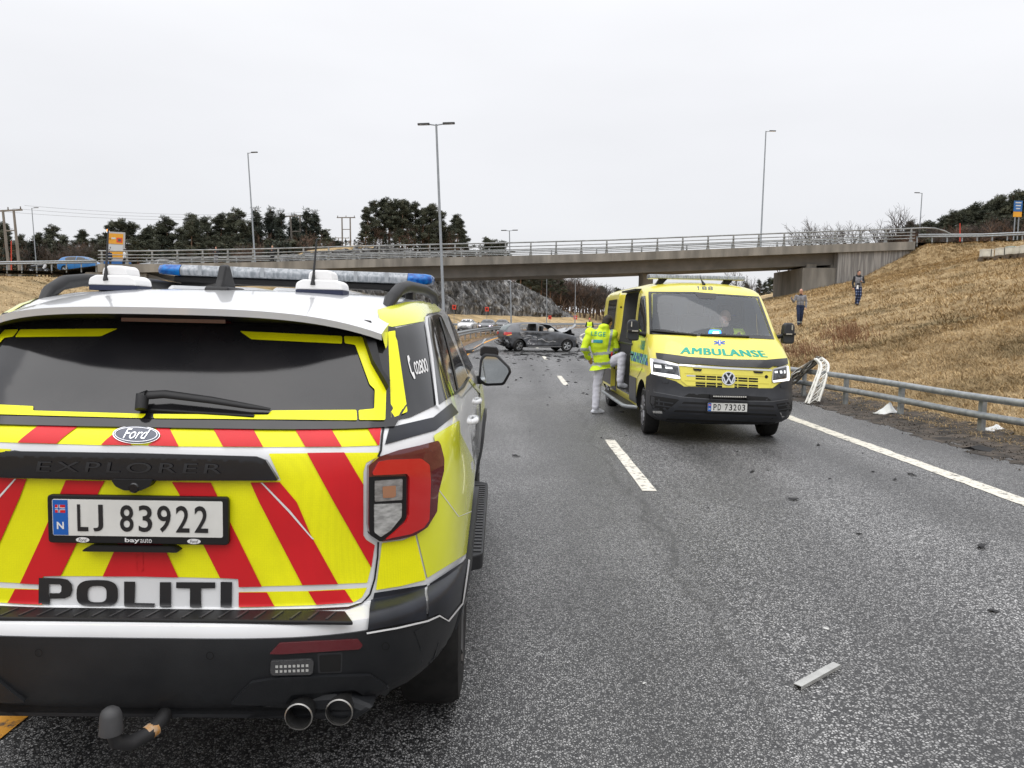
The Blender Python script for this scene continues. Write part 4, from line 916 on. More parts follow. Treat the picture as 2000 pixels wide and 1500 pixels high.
# wheels
def wheel(par, c, r_, w_, s_, rimmat, spokes=5, rr=.64, name='wheel', yaw=0.0):
    wh = thing(name, None, None); wh.parent = par; wh.location = c; wh.rotation_euler = (0, 0, yaw)
    mb = MB(); h = w_/2
    mb.lathe([(r_*rr, -h*.9), (r_*.80, -h), (r_*.95, -h*.92), (r_*.985, -h*.72), (r_, -h*.5), (r_, h*.5), (r_*.985, h*.72), (r_*.95, h*.92), (r_*.80, h), (r_*rr, h*.9)], 'x', 40, close=True); mb.build('tyre', RUB, wh, smooth=50)
    rim = thing('rim', None, None) if False else None
    mb = MB(); o_ = s_*h*.82
    mb.lathe([(r_*rr*1.02, s_*h*.93), (r_*rr*.95, s_*h*.9), (r_*rr*.90, s_*h*.4), (r_*rr*.9, -s_*h*.8)], 'x', 36)
    mb.lathe([(0, o_), (r_*.12, o_), (r_*.13, o_-s_*.03)], 'x', 20)
    for k in range(spokes):
        a = 2*math.pi*k/spokes
        for da in (-.16, .16):
            p0 = Vector((o_-s_*.01, math.cos(a+da*.4)*r_*.08, math.sin(a+da*.4)*r_*.08)); p1 = Vector((o_+s_*.005, math.cos(a+da)*r_*rr*.96, math.sin(a+da)*r_*rr*.96))
            mb.tube([p0, p1], [r_*.075, r_*.06], 6)
    rim = mb.build('rim', rimmat, wh, smooth=45)
    mb = MB(); mb.lathe([(0, o_-s_*.07), (r_*rr*.9, o_-s_*.07)], 'x', 24); mb.build('brake_disc', DST, wh)
    return wh
RIMD = M('dark_alloy', (.10, .10, .105), .35, .8); RIMS = M('silver_alloy', (.42, .43, .44), .35, .8, var=.15, scale=8)
for y, z in AX:
    for s_ in (-1, 1): wheel(pol, (s_*.825, y, z), z, .25, s_, RIMD)
# roof: rails, light bar, aerial boxes, fin
for s_ in (-1, 1):
    pts = [(s_*.640, .74, 1.650), (s_*.655, .84, 1.712), (s_*.668, .96, 1.752), (s_*.680, 1.15, 1.772), (s_*.69, 1.8, 1.785), (s_*.69, 2.4, 1.775), (s_*.68, 2.75, 1.745), (s_*.67, 2.85, 1.70)]
    mb = MB(); mb.tube(pts, [.014, .034, .034, .030, .028, .028, .030, .02], 10, flat=.75); rl = mb.build('roof_rail', PLM, pol, smooth=60)
    mb = MB(); mb.box((s_*.675, 1.35, 1.735), (.035, .12, .10)); mb.build('rail_foot', PLM, rl, bevel=.006)
bar = thing('light_bar', None, None); bar.parent = pol; bar.location = (-.02, 2.15, 1.80); bar.rotation_euler = (0, R(.9), 0)
hw, zt, zl = .735, .088, .030
def bprof(sx_): return rnd([(-.13, zl), (.13, zl), (.14, zl+.03), (.11, zt), (-.11, zt), (-.14, zl+.03)], .012, 3)
mb = MB(); mb.prism(bprof(0), -hw+.13, hw-.13, 'x'); mb.build('bar_lens', LBAR, bar, bevel=.004)
for s_ in (-1, 1):
    pr = bprof(0); mb = MB(); n_ = len(pr); vs_ = []; xs_ = [hw-.129, hw-.04, hw-.008, hw]; scl = [1, .97, .8, .45]
    for x, k in zip(xs_, scl): vs_ += [(s_*x, p[0]*k, zl+.035+(p[1]-zl-.035)*k) for p in pr]
    mb.add(vs_, [(i*n_+j, i*n_+(j+1) % n_, (i+1)*n_+(j+1) % n_, (i+1)*n_+j) for i in range(3) for j in range(n_)] + [tuple(3*n_+j for j in range(n_))]); mb.build('blue_lens', BLU, bar, smooth=50)
for k in range(-3, 4):
    if k: mb = MB(); mb.box((k*.165, -.142, zl+.030), (.02, .006, .05)); mb.build('bar_clip', M('grey_clip', (.30, .32, .34), .4), bar)
mb = MB(); mb.box((0, 0, .012), (1.30, .2, .034)); mb.build('bar_base', PLM, bar, bevel=.008)
for s_ in (-1, 1):
    mb = MB(); mb.prism([(s_*.40, .005), (s_*.62, .005), (s_*.66, -.075), (s_*.60, -.075), (s_*.52, -.02)][::s_], -.06, .06, 'y'); mb.build('bar_bracket', PLM, bar, bevel=.005)
for cxx, cy in ((-.46, 1.0), (.355, 1.0)):
    ab = thing('aerial_box', None, None); ab.parent = pol; ab.location = (cxx, cy, 1.735); ab.scale = (.76, .85, .85)
    mb = MB(); mb.prism(rnd([(-.125, -.08), (.125, -.08), (.125, .10), (-.125, .10)], .02), -.01, .012, 'z'); mb.build('mount_pad', NAV, ab)
    mb = MB(); mb.prism(rnd([(-.125, .012), (.125, .012), (.118, .045), (.09, .060), (-.085, .060), (-.118, .045)], .012), -.078, .098, 'y'); mb.build('box_lower', BOXW, ab, bevel=.012, seg=3)
    mb = MB(); mb.prism(rnd([(-.062, .058), (.07, .058), (.062, .094), (.045, .106), (-.03, .106), (-.055, .094)], .014), -.06, .085, 'y'); mb.build('box_upper', BOXW, ab, bevel=.012, seg=3)
    mb = MB(); tip = (-.065, .02, .285) if cxx < 0 else (-.03, .0, .255)
    bs = (-.03, -.082, .035); mb.tube([bs, Vector(bs).lerp(Vector(tip), .22), tip], [.013, .007, .004], 8); mb.build('whip_aerial', PLM, ab, smooth=60)
mb = MB(); vs_ = []
for y, z, w_ in ((.0, .0, .048), (.0, .02, .045), (.015, .045, .02), (.06, .085, .010), (.11, .095, .008), (.17, .0, .03)): vs_ += [(-w_, y, z), (w_, y, z)]
vs_ += [(-.035, .17, .0), (.035, .17, .0)]
fin = MB(); fin.prism([(-.02, -.01), (.02, .04), (.055, .10), (.10, .105), (.19, -.01)], -.016, .016, 'x'); fin.prism([(-.03, -.012), (.20, -.012), (.19, .012), (-.02, .012)], -.048, .048, 'x')
o = fin.build('shark_fin', PLM, pol, bevel=.010, seg=3); o.location = (-.045, .94, 1.738)
# roof pressings
for x in (-.32, -.12, .12, .32):
    mb = MB(); mb.tube([(x, 1.15, 1.744), (x, 1.6, 1.748), (x, 2.3, 1.746)], [.02, .03, .03], 8, flat=.35); mb.build('roof_rib', PWH, pol, smooth=60)
# front end, mostly out of sight
for s_ in (-1, 1):
    lay(PH, 'head_lamp', [(s_*.45, .92), (s_*.86, .98), (s_*.88, 1.06), (s_*.5, 1.03)], CLENS, pol, how='side' if False else 'rear', off=.004) if False else None
# ================================================================ AMBULANCE (local: y away from the camera, front bumper at y=0, faces -y)
AYEL = M('ambulance_yellow', (0.80, 0.71, 0.09), 0.3, coat=0.7, var=0.05, scale=1.6, detail=8)
AGRY = M('anthracite_plastic', (0.022, 0.024, 0.029), 0.5, spec=0.35, c2=(0.034, 0.036, 0.041), scale=4, detail=8)
AGR2 = M('anthracite_panel', (0.052, 0.054, 0.060), 0.4)
CABI = M('cab_lining', (0.17, 0.18, 0.185), 0.8); SALI = M('saloon_lining', (0.10, 0.10, 0.10), 0.7, var=.3, scale=3)
GREN = M('green_lettering', (0.0, 0.33, 0.24), 0.4); SBLU = M('blue_lettering', (0.03, 0.10, 0.50), 0.4); GRYT = M('grey_lettering', (0.10, 0.12, 0.12), 0.4)
LGRN = M('pale_green_check', (0.22, 0.55, 0.40), 0.4); DGRN = M('dark_green_check', (0.0, 0.16, 0.17), 0.4)
def glassmat(name, tint, haze=0.0, hz=(0.5, 0.55, 0.55)):
    m = bpy.data.materials.new(name); m.use_nodes = True; n = m.node_tree.nodes; l = m.node_tree.links; n.clear()
    o = n.new('ShaderNodeOutputMaterial'); t = n.new('ShaderNodeBsdfTransparent'); t.inputs[0].default_value = (*tint, 1)
    g = n.new('ShaderNodeBsdfGlossy'); g.inputs['Roughness'].default_value = 0.02; g.inputs[0].default_value = (.95, .97, 1, 1)
    f = n.new('ShaderNodeFresnel'); f.inputs[0].default_value = 1.55; mu = n.new('ShaderNodeMath'); mu.operation = 'MULTIPLY_ADD'; mu.inputs[1].default_value = 1.15; mu.inputs[2].default_value = 0.01; l.new(f.outputs[0], mu.inputs[0])
    x = n.new('ShaderNodeMixShader'); l.new(mu.outputs[0], x.inputs[0]); l.new(t.outputs[0], x.inputs[1]); l.new(g.outputs[0], x.inputs[2]); last = x
    if haze:
        d = n.new('ShaderNodeBsdfDiffuse'); d.inputs[0].default_value = (*hz, 1); x2 = n.new('ShaderNodeMixShader'); x2.inputs[0].default_value = haze; l.new(x.outputs[0], x2.inputs[1]); l.new(d.outputs[0], x2.inputs[2]); last = x2
    l.new(last.outputs[0], o.inputs[0]); return m
WSG = glassmat('windscreen_glass', (.80, .85, .86), .03, (.42, .47, .47)); SIDG = glassmat('side_glass', (.45, .5, .5))
amb = thing('ambulance', 'yellow ambulance van with green AMBULANSE lettering and open side door', 'ambulance', (2.925, 10.46, 0), R(1.3))
AL = []
for z, w_, y0, D, n0 in [(.26, .86, .22, .8, 3), (.30, .94, .10, .8, 3.2), (.36, .985, .04, .75, 3.2), (.46, 1.0, .0, .7, 3.3), (.62, 1.0, .0, .7, 3.3), (.68, 1.0, .025, .7, 3.3), (.76, 1.0, .045, .7, 3.3),
                         (.90, 1.0, .065, .7, 3.3), (1.05, .998, .09, .7, 3.3), (1.12, .995, .13, .7, 3.3), (1.19, .99, .21, .7, 3.3), (1.30, .98, .36, .7, 3.4), (1.40, .968, .50, .72, 3.6), (1.45, .958, .58, .75, 3.8), (1.60, .94, .75, .75, 4),
                         (1.80, .925, .98, .75, 4.4), (2.0, .905, 1.21, .75, 4.6), (2.09, .89, 1.32, .8, 4.6), (2.15, .86, 1.42, .85, 4), (2.20, .80, 1.56, .9, 3.2), (2.24, .69, 1.76, .9, 2.8), (2.27, .55, 2.05, .9, 2.5), (2.285, .35, 2.4, .8, 2.3)]:
    AL.append((z, w_, y0, D, n0, 5.95-max(0, z-2.1)*1.5, .25, 4))
ah = hloft(AL, 24, 40); AH = Hull(ah, amb); AH.mid = 0.3
def A_(name, data, mat, par=amb, **k): return lay(AH, name, data, mat, par, **k)
def zw(pts): return [(1250+x/6.667, 540+y/6.667) for x, y in pts]
def zg(pts): return [(1230+x/6.061, 680+y/6.061) for x, y in pts]
def zs(pts): return [(1170+x/5, 530+y/5) for x, y in pts]
ws_px = rnd(zw([(165, 225), (690, 222), (1010, 245), (1515, 282), (1698, 768), (1640, 775), (790, 752), (165, 705), (150, 690)]), 3)
wsl = [AH.px(p)[0] for p in ws_px]; wpoly = [(p.x, p.z) for p in wsl]
cut = []
mb = MB(); mb.prism(wpoly, -.3, 2.03, 'y'); cut.append(clean(mb, [CABI]))
# cab side windows and the sliding-door opening
dwin = rnd([(1.02, 1.42), (1.10, 1.40), (1.86, 1.40), (1.86, 2.02), (1.56, 2.03), (1.30, 1.78)], .05)
for a, b in ((-1.2, -.45), (.45, 1.2)):
    mb = MB(); mb.prism(dwin, a, b, 'x'); cut.append(clean(mb, [CABI]))
SO = rnd([(2.06, .46), (3.36, .46), (3.36, 2.12), (2.06, 2.12)], .06)
mb = MB(); mb.prism(SO, -1.3, .75, 'x'); cut.append(clean(mb, [SALI]))
AAX = [(1.02, .345), (4.66, .345)]
for y, z in AAX:
    for a, b in ((.60, 1.2), (-1.2, -.60)): 
        cme = cyl_mesh((y, z+.03), .42, a, b); cme.materials.append(PLB); cut.append(cme)
am = boolean(ah.copy(), cut, [AYEL])
mkobj('body_shell', am, [], amb, 35)
# windscreen with black printed border
A_('windscreen', zw([(135, 212), (700, 210), (1000, 234), (1535, 272), (1730, 800), (800, 770), (140, 735)]), WSG, off=.004, res=14)
o2 = zw([(112, 200), (700, 203), (1000, 228), (1545, 264), (1748, 822), (800, 778), (128, 752)]); i2 = zw([(150, 222), (700, 224), (1000, 246), (1520, 280), (1704, 775), (800, 750), (160, 712)])
A_('windscreen_border', annulus(o2, i2), PLS, off=.006, res=12)
A_('sensor_shade', rnd(zw([(700, 205), (1005, 228), (985, 298), (770, 292), (735, 255)]), 2), PLS, off=.007)
for pl in ([(150, 700), (300, 708), (450, 735), (740, 773), (735, 781), (440, 752), (150, 722)], [(785, 765), (1100, 765), (1130, 780), (1420, 795), (1418, 803), (1120, 793), (785, 778)]): A_('windscreen_wiper', zw(pl), PLM, off=.01, thick=.02)
# bonnet markings
av, af = text2d('AMBULANSE', 0, 0, 1.1)
LV2 = []; LF2 = []
for k, dx in enumerate((-9, -4.5, 0, 4.5, 9)): A_('bonnet_lettering', (quadmap(av, zw([(528+dx, 1006), (1660+dx, 1056), (1594+dx, 968), (546+dx, 922)])), af), GREN, off=.004+.0004*k, res=20)
st = [(0, 1)]
for k in range(6):
    a = math.pi/6+k*math.pi/3
    def q(r_, t_): return (1035+(r_*math.cos(a)-t_*math.sin(a))*1.0, 864+(r_*math.sin(a)+t_*math.cos(a))*.42)
    A_('star_of_life', zw([q(0, -14), q(82, -17), q(82, 17), q(0, 14)]), SBLU, off=.004+.0002*k)
A_('star_staff', zw([(1028, 836), (1042, 837), (1046, 888), (1034, 888)]), WHV, off=.006)
nv_, nf_ = text2d('188', 0, 0, 1.15)
for k, dx in enumerate((-4, 0, 4)): A_('roof_number', (quadmap(nv_, zw([(756+dx, 172), (948+dx, 180), (945+dx, 133), (748+dx, 130)])), nf_), GRYT, off=.004+.0006*k)
# black bonnet guard, grille, headlamps
A_('bonnet_guard', zg([(318, 65), (480, 85), (700, 115), (1200, 145), (1600, 150), (1850, 128), (1858, 195), (1760, 225), (1690, 215), (1650, 240), (1150, 220), (800, 195), (600, 190), (330, 128)]), PLS, off=.004, thick=.02)
gr = A_('grille', rnd(zg([(588, 205), (1100, 245), (1672, 272), (1665, 420), (1640, 486), (1100, 466), (680, 445), (610, 385)]), 2), AYEL, off=.002, thick=.012)
A_('chrome_strip', zg([(585, 195), (780, 208), (1150, 232), (1672, 258), (1672, 275), (1150, 254), (780, 232), (590, 212)]), CHR, gr, off=.016, thick=.008)
for (ya, yb) in ((322, 342), (352, 370), (402, 422), (430, 452)):
    for i, (xa_, xb_) in enumerate(((778, 893), (905, 1018), (1030, 1090), (1235, 1270), (1280, 1390), (1402, 1512))):
        sl = (xa_-778)*.048; A_('grille_slot', zg([(xa_, ya+sl), (xb_, ya+sl+(xb_-xa_)*.048), (xb_, yb+sl+(xb_-xa_)*.048), (xa_, yb+sl)]), PLB, gr, off=.0165)
for y_ in (300, 385): A_('grille_shade_line', zg([(650, y_-4), (1100, y_+16), (1640, y_+36), (1640, y_+44), (1100, y_+24), (650, y_+4)]), M('grille_shadow_yellow', (.60, .52, .06), .4), gr, off=.0162)  # shade lines across the grille, painted in a darker yellow
lg = A_('maker_badge', zg(ell2((1162, 362), 80, 80, 32)), CHR, gr, off=.018, thick=.012)
A_('badge_field', zg(ell2((1162, 362), 68, 68, 32)), PDK, lg, off=.032)
for pts in ([(1110, 318), (1133, 385)], [(1133, 385), (1160, 330)], [(1164, 330), (1191, 385)], [(1191, 385), (1214, 318)]):
    pass
def stroke(pts, wd):
    a = [Vector(p) for p in pts]; L_ = []; R_ = []
    for i, p in enumerate(a):
        t = (a[min(i+1, len(a)-1)]-a[max(i-1, 0)]).normalized(); nn = Vector((-t.y, t.x))*wd/2; L_.append(tuple(p+nn)); R_.append(tuple(p-nn))
    n_ = len(a); return (L_+R_, [(i, i+1, n_+i+1, n_+i) for i in range(n_-1)])
for k, s_ in enumerate(([(1130, 305), (1160, 350)], [(1194, 305), (1164, 350)], [(1098, 340), (1128, 418)], [(1128, 418), (1162, 355)], [(1162, 355), (1196, 418)], [(1196, 418), (1226, 340)])): A_('badge_stroke', tuple([zg(stroke(s_, 15)[0]), stroke(s_, 15)[1]]), CHR, lg, off=.0335+.0004*k)
DRL = M('daytime_lamp', (.9, .9, .9), .3, emit=(1, .99, .97), estr=1.3); HLB = M('headlamp_interior', (.10, .105, .11), .2, .6, var=.5, scale=18); HLC = M('headlamp_chrome', (.6, .6, .62), .15, .9)
def headlamp(pts, strips, inner):
    h = A_('head_lamp', rnd(zg(pts), 1.5), HLC, off=.002, thick=.012)
    A_('lamp_interior', zg(inner[0]), HLB, h, off=.0165); 
    for s_ in inner[1:]: A_('projector_lens', zg(s_), M('projector', (.85, .88, .9), .1, emit=(1, 1, 1), estr=.55), h, off=.018)
    for s_ in strips: A_('daytime_strip', zg(s_), DRL, h, off=.0185)
headlamp([(246, 118), (320, 128), (580, 195), (600, 368), (520, 362), (265, 315)], [[(255, 128), (282, 135), (282, 282), (560, 322), (596, 345), (598, 364), (520, 355), (268, 305)]],
         ([(285, 165), (572, 215), (588, 330), (560, 318), (285, 280)], [(300, 195), (380, 205), (385, 240), (305, 232)], [(425, 222), (505, 228), (512, 250), (430, 245)]))
headlamp([(1690, 245), (1850, 205), (1872, 225), (1885, 365), (1875, 395), (1690, 412), (1676, 390)], [[(1850, 212), (1868, 222), (1880, 350), (1872, 385), (1695, 405), (1690, 385), (1850, 362)]],
         ([(1698, 260), (1845, 225), (1848, 350), (1692, 382)], [(1765, 270), (1830, 265), (1832, 300), (1770, 302)], [(1705, 275), (1740, 272), (1742, 296), (1708, 298)]))
for pl in ([(745, 245), (850, 252), (840, 275), (760, 268)], [(1455, 275), (1570, 282), (1560, 302), (1475, 298)]): A_('strobe_lamp', zg(pl), PLM, gr, off=.017, thick=.012)
A_('tow_eye_cover', zg(ell2((1610, 340), 20, 20, 20)), PLB, gr, off=.0165)
v, f = text2d('4MOTION', 0, .3) if False else text2d('▬▬', 0)
A_('grille_plaque', zg([(672, 318), (776, 322), (776, 338), (672, 334)]), HLC, gr, off=.0168)
# bumper
bmp = A_('front_bumper', [(-.99, .28), (.99, .28), (.999, .70), (.99, .86), (.975, .93), (.93, .905), (.70, .84), (.60, .775), (-.60, .775), (-.70, .84), (-.93, .905), (-.975, .93), (-.99, .86), (-.999, .70)], AGRY, how='rear', off=.003, thick=.014, res=.09)
lay(AH, 'bumper_side', [(.30, .28), (.58, .28), (.60, .60), (.66, .72), (.62, .86), (.40, .92), (.20, .88)], AGRY, amb, how='side', off=.003, thick=.013, res=.09, both=True)
def B_(name, pts, mat, **k): return A_(name, zg(pts), mat, bmp, **k)
B_('upper_opening', [(640, 575), (700, 540), (930, 548), (1400, 570), (1620, 582), (1670, 622), (1400, 618), (930, 598)], PLB, off=.0185)
for k in range(5):
    t = k/4; y0 = 630+t*185; xl = 640-t*190; xr = 1690+t*65
    B_('intake_slot', [(xl, y0+4), (xr, y0+4+(xr-xl)*.042), (xr+10, y0+26+(xr-xl)*.042), (xl-25, y0+26)], PLB if k % 2 == 0 else M('intake_grey', (.016, .017, .019), .5), off=.0183)
for pl in ([(255, 560), (560, 605), (585, 615), (500, 690), (420, 745), (285, 715), (250, 640)], [(1725, 660), (1905, 630), (1900, 740), (1880, 745), (1760, 745)]):
    B_('fog_recess', pl, PLB, off=.0185)
for y_ in (610, 655): B_('recess_bar', [(280, y_), (520, y_+36), (520, y_+50), (280, y_+14)], AGRY, off=.021)
for y_ in (665, 712): B_('recess_bar', [(1740, y_+12), (1890, y_-12), (1890, y_), (1740, y_+24)], AGRY, off=.021)
B_('fog_lamp', [(285, 735), (390, 738), (395, 765), (290, 760)], CLENS, off=.02); B_('fog_lamp', [(1795, 810), (1860, 795), (1858, 820), (1800, 832)], CLENS, off=.02)
for c_ in ((425, 395), (1805, 455)): B_('washer_cover', rnd([(c_[0]-40, c_[1]-28), (c_[0]+40, c_[1]-18), (c_[0]+38, c_[1]+20), (c_[0]-30, c_[1]+15)], 8), AGRY, off=.017, thick=.006)
seam2 = lambda pts, wd, mat, off: A_('crease_highlight_line', (zg(stroke(pts, wd)[0]), stroke(pts, wd)[1]), mat, bmp, off=off)
seam2([(170, 488), (300, 520), (620, 580), (930, 605), (1400, 628), (1680, 632), (1905, 600)], 9, M('crease_highlight', (.075, .078, .085), .4), .019)  # highlight along the bumper crease, put in as a lighter colour
lb = MB(); lb.box((-.02, -.045, .665), (.46, .05, .028)); ledb = lb.build('led_light_bar', PLM, amb, bevel=.004)
for k in range(16): mb = MB(); mb.box((-.235+k*.0283, -.072, .666), (.021, .004, .016)); mb.build('led_diode', M('diode', (.75, .75, .72), .2, .5), ledb)
for x in (-.265, .225): mb = MB(); mb.box((x, -.03, .655), (.03, .06, .05)); mb.build('bar_bracket', PLM, ledb)
plate(amb, (-.035, -.028, .518), 0.53, 0.112, 'PD 73203', frame=True)
# flanks: right side of the van (camera left)
def lat(name, pts, mat, **k): return lay(AH, name, pts, mat, amb, how='side', sgn=-1, **k)
for nm, pl in (('lower_panel', [(1.42, .40), (2.02, .40), (2.02, .78), (1.45, .78)]), ('lower_panel', [(3.40, .40), (4.20, .40), (4.20, .78), (3.40, .78)]), ('lower_panel', [(5.12, .40), (5.85, .40), (5.85, .78), (5.12, .78)])): lay(AH, nm, pl, AGR2, amb, how='side', sgn=-1, off=.004, thick=.008, res=.1, both=True)
for k in range(14):
    for j in range(3):
        y0 = .62+k*.098; z0 = 1.02+j*.048; mt = (LGRN, DGRN, SBLU)[(k+j) % 2 if (k*7+j) % 5 else 2]
        if y0 > .55: lay(AH, 'check_marking', [(y0+.03*j, z0), (y0+.092+.03*j, z0), (y0+.122+.03*j, z0+.048), (y0+.03+.03*j, z0+.048)], mt, amb, how='side', sgn=-1, off=.004, res=.06, both=False)
v, f = text2d('188', .02); lat('flank_number', (quadmap(v, [(1.28, 1.22), (.98, 1.22), (.98, 1.36), (1.28, 1.36)]), f), GREN, off=.004, res=.1)
for s_ in (-1, 1):
    lay(AH, 'door_window', dwin, SIDG, amb, how='side', sgn=s_, off=.002, res=.1)
    ins = rnd([(1.06, 1.445), (1.12, 1.43), (1.83, 1.43), (1.83, 1.99), (1.57, 2.0), (1.33, 1.77)], .05)
    lay(AH, 'window_frame', annulus([tuple(p) for p in dwin], [tuple(p) for p in ins]), PLS, amb, how='side', sgn=s_, off=.004, res=.15)
    lay(AH, 'door_seam', (stroke([(.98, 1.42), (1.03, .95), (1.35, .80), (1.43, .44)], .012)), PLM, amb, how='side', sgn=s_, off=.0035, res=.1)
    lay(AH, 'door_seam', (stroke([(1.94, 2.1), (1.96, 1.3), (1.96, .44)], .012)), PLM, amb, how='side', sgn=s_, off=.0035, res=.1)
    mb = MB(); mb.tube([(s_*1.0, 1.80, 1.12), (s_*1.025, 1.82, 1.12), (s_*1.025, 1.92, 1.12), (s_*1.0, 1.94, 1.12)], .014, 8); mb.build('door_handle', PLM, amb, smooth=60)
    # mirrors
    mb = MB(); mo = [(.0, .0), (.0, -.17), (.03, -.19), (.14, -.19), (.17, -.165), (.17, .07), (.14, .115), (.05, .12), (.015, .09)]
    mb.prism(rnd([(s_*(1.06+a), 1.545+b) for a, b in mo][::-s_], .02), 1.02, 1.15, 'y'); mm_ = mb.build('side_mirror', AGRY, amb, bevel=.025, seg=3)
    mb = MB(); mb.box((s_*1.145, 1.005, 1.50), (.175, .04, .035)); mb.build('mirror_band', PLS, mm_, bevel=.006)
    mb = MB(); mb.box((s_*1.13, .984, 1.50), (.09, .006, .016)); mb.build('mirror_indicator', CLENS, mm_)
    mb = MB(); mb.box((s_*1.18, 1.012, 1.595), (.016, .02, .075)); mb.build('mirror_indicator', CLENS, mm_)
    mb = MB(); mb.tube([(s_*.93, 1.08, 1.44), (s_*1.02, 1.07, 1.46), (s_*1.10, 1.08, 1.48)], [.035, .03, .03], 8); mb.build('mirror_arm', PLM, mm_, smooth=60)
# sliding door standing open along the flank
sd_ = thing('sliding_door', None, None); sd_.parent = amb; sd_.location = (-.07, 1.42, 0)
def shellp(yz, o): 
    h = AH.side(yz, -1); return h[0]+h[1]*o
DP = rnd([(2.06, .46), (3.36, .46), (3.36, 2.12), (2.06, 2.12)], .06)
DPs = [(y+0.0, z) for y, z in DP]
lay(AH, 'door_panel', DPs, AYEL, sd_, how='side', sgn=-1, off=.0, thick=.02, res=.12)
lay(AH, 'door_panel_lower', [(2.08, .50), (3.34, .50), (3.34, .78), (2.08, .78)], AGR2, sd_, how='side', sgn=-1, off=.022, res=.12)
lay(AH, 'door_glass', rnd([(2.20, 1.36), (3.24, 1.36), (3.24, 2.02), (2.20, 2.02)], .05), TGL, sd_, how='side', sgn=-1, off=.022, res=.12)
mb = MB(); vs_ = []
for z in np.linspace(.48, 2.10, 20):
    h = AH.side((2.1, z), -1)[0]; vs_ += [(h.x+.0, 2.062, z), (h.x+.075, 2.062, z), (h.x+.075, 2.14, z)]
mb.add(vs_, [(i*3+k, i*3+k+1, (i+1)*3+k+1, (i+1)*3+k) for i in range(19) for k in (0, 1)]); mb.build('door_edge', AYEL, sd_, smooth=50)
for z in (.80, 1.30, 1.88): h = AH.side((2.1, z), -1)[0]; mb = MB(); mb.lathe([(0, 0), (.018, 0), (.018, .004)], 'y', 14, (h.x+.04, 2.056, z)); mb.build('door_buffer', PLM, sd_)
mb = MB(); mb.tube([AH.side((2.0, 1.27), -1)[0]+Vector((-.0, 0, 0)), AH.side((4.6, 1.27), -1)[0]], .018, 6); mb.build('door_track', PLM, amb)
mb = MB(); mb.box((-.90, 2.71, 2.14), (.12, 1.30, .03)); mb.build('door_track', PLM, amb)
# side step and door-way
mb = MB(); mb.prism(rnd([(-.86, 1.50), (-1.10, 1.62), (-1.13, 1.75), (-1.13, 4.05), (-1.08, 4.15), (-.86, 4.2)], .03), .30, .345, 'z'); sst = mb.build('side_step', M('step_rubber', (.03, .028, .025), .7, var=.4, scale=12), amb, bevel=.006)
mb = MB(); mb.tube([(-.95, 1.52, .325), (-1.10, 1.62, .325), (-1.145, 1.76, .325), (-1.145, 4.05, .325)], .028, 10); mb.build('step_tube', GALV, sst, smooth=60)
for k in range(4): mb = MB(); mb.box((-.92-k*.05, 2.85, .348), (.02, 2.2, .006)); mb.build('step_rib', PLM, sst)
mb = MB(); mb.box((-.78, 2.71, .455), (.34, 1.24, .02)); mb.build('door_sill', STL, amb)
mb = MB(); mb.tube([(-.80, 2.22, .9), (-.80, 2.24, 1.3), (-.80, 2.24, 1.75), (-.72, 2.3, 1.85), (-.62, 2.4, 1.85)], .017, 8); mb.build('grab_rail', AYEL, amb, smooth=60)
mb = MB(); mb.box((-.2, 3.0, .62), (.5, .5, .30)); mb.box((-.2, 3.22, 1.05), (.46, .12, .75)); mb.build('attendant_seat', M('seat_fabric', (.03, .032, .036), .85), amb, bevel=.03)
# cab furniture
mb = MB(); mb.prism([(.62, 1.36), (.85, 1.47), (1.20, 1.475), (1.34, 1.42), (1.34, 1.1), (.62, 1.1)], -.86, .86, 'x'); dash = mb.build('dashboard', M('dash_grey', (.10, .105, .11), .75), amb, bevel=.02)
SEAT = M('seat_fabric', (.03, .032, .036), .85)
for x in (-.50, .0, .46):
    mb = MB(); mb.box((x, 1.96, 1.50), (.44, .14, .52)); mb.build('seat_back', SEAT, amb, bevel=.05)
    mb = MB(); mb.box((x, 1.97, 1.845), (.26, .10, .17)); mb.build('head_rest', SEAT, amb, bevel=.04)
mb = MB(); tw = [(.46+.185*math.cos(a), 1.42-.06*math.sin(a)*0+.10*math.sin(a), 1.485+.15*math.sin(a)) for a in [2*math.pi*i/24 for i in range(25)]]; mb.tube(tw, .016, 8, caps=False); mb.build('steering_wheel', PLM, amb, smooth=60)
mb = MB(); mb.box((-.02, 1.45, 1.945), (.22, .03, .07)); mb.build('interior_mirror', PLM, amb, bevel=.01)
# the lit blue lamp on the dashboard
bl = MB(); bl.prism(rnd([(-.085, 1.462), (.085, 1.462), (.072, 1.538), (-.072, 1.538)], .02), .80, .90, 'y'); bl.build('blue_flasher', M('lit_blue', (.02, .15, .9), .3, emit=(.01, .22, 1.0), estr=5), amb, bevel=.01)
bl = MB(); bl.prism(rnd([(-.048, 1.482), (.048, 1.482), (.042, 1.516), (-.042, 1.516)], .012), .792, .799, 'y'); bl.build('flasher_core', M('lit_core', (.6, .85, 1), .3, emit=(.55, .85, 1.0), estr=7), amb)
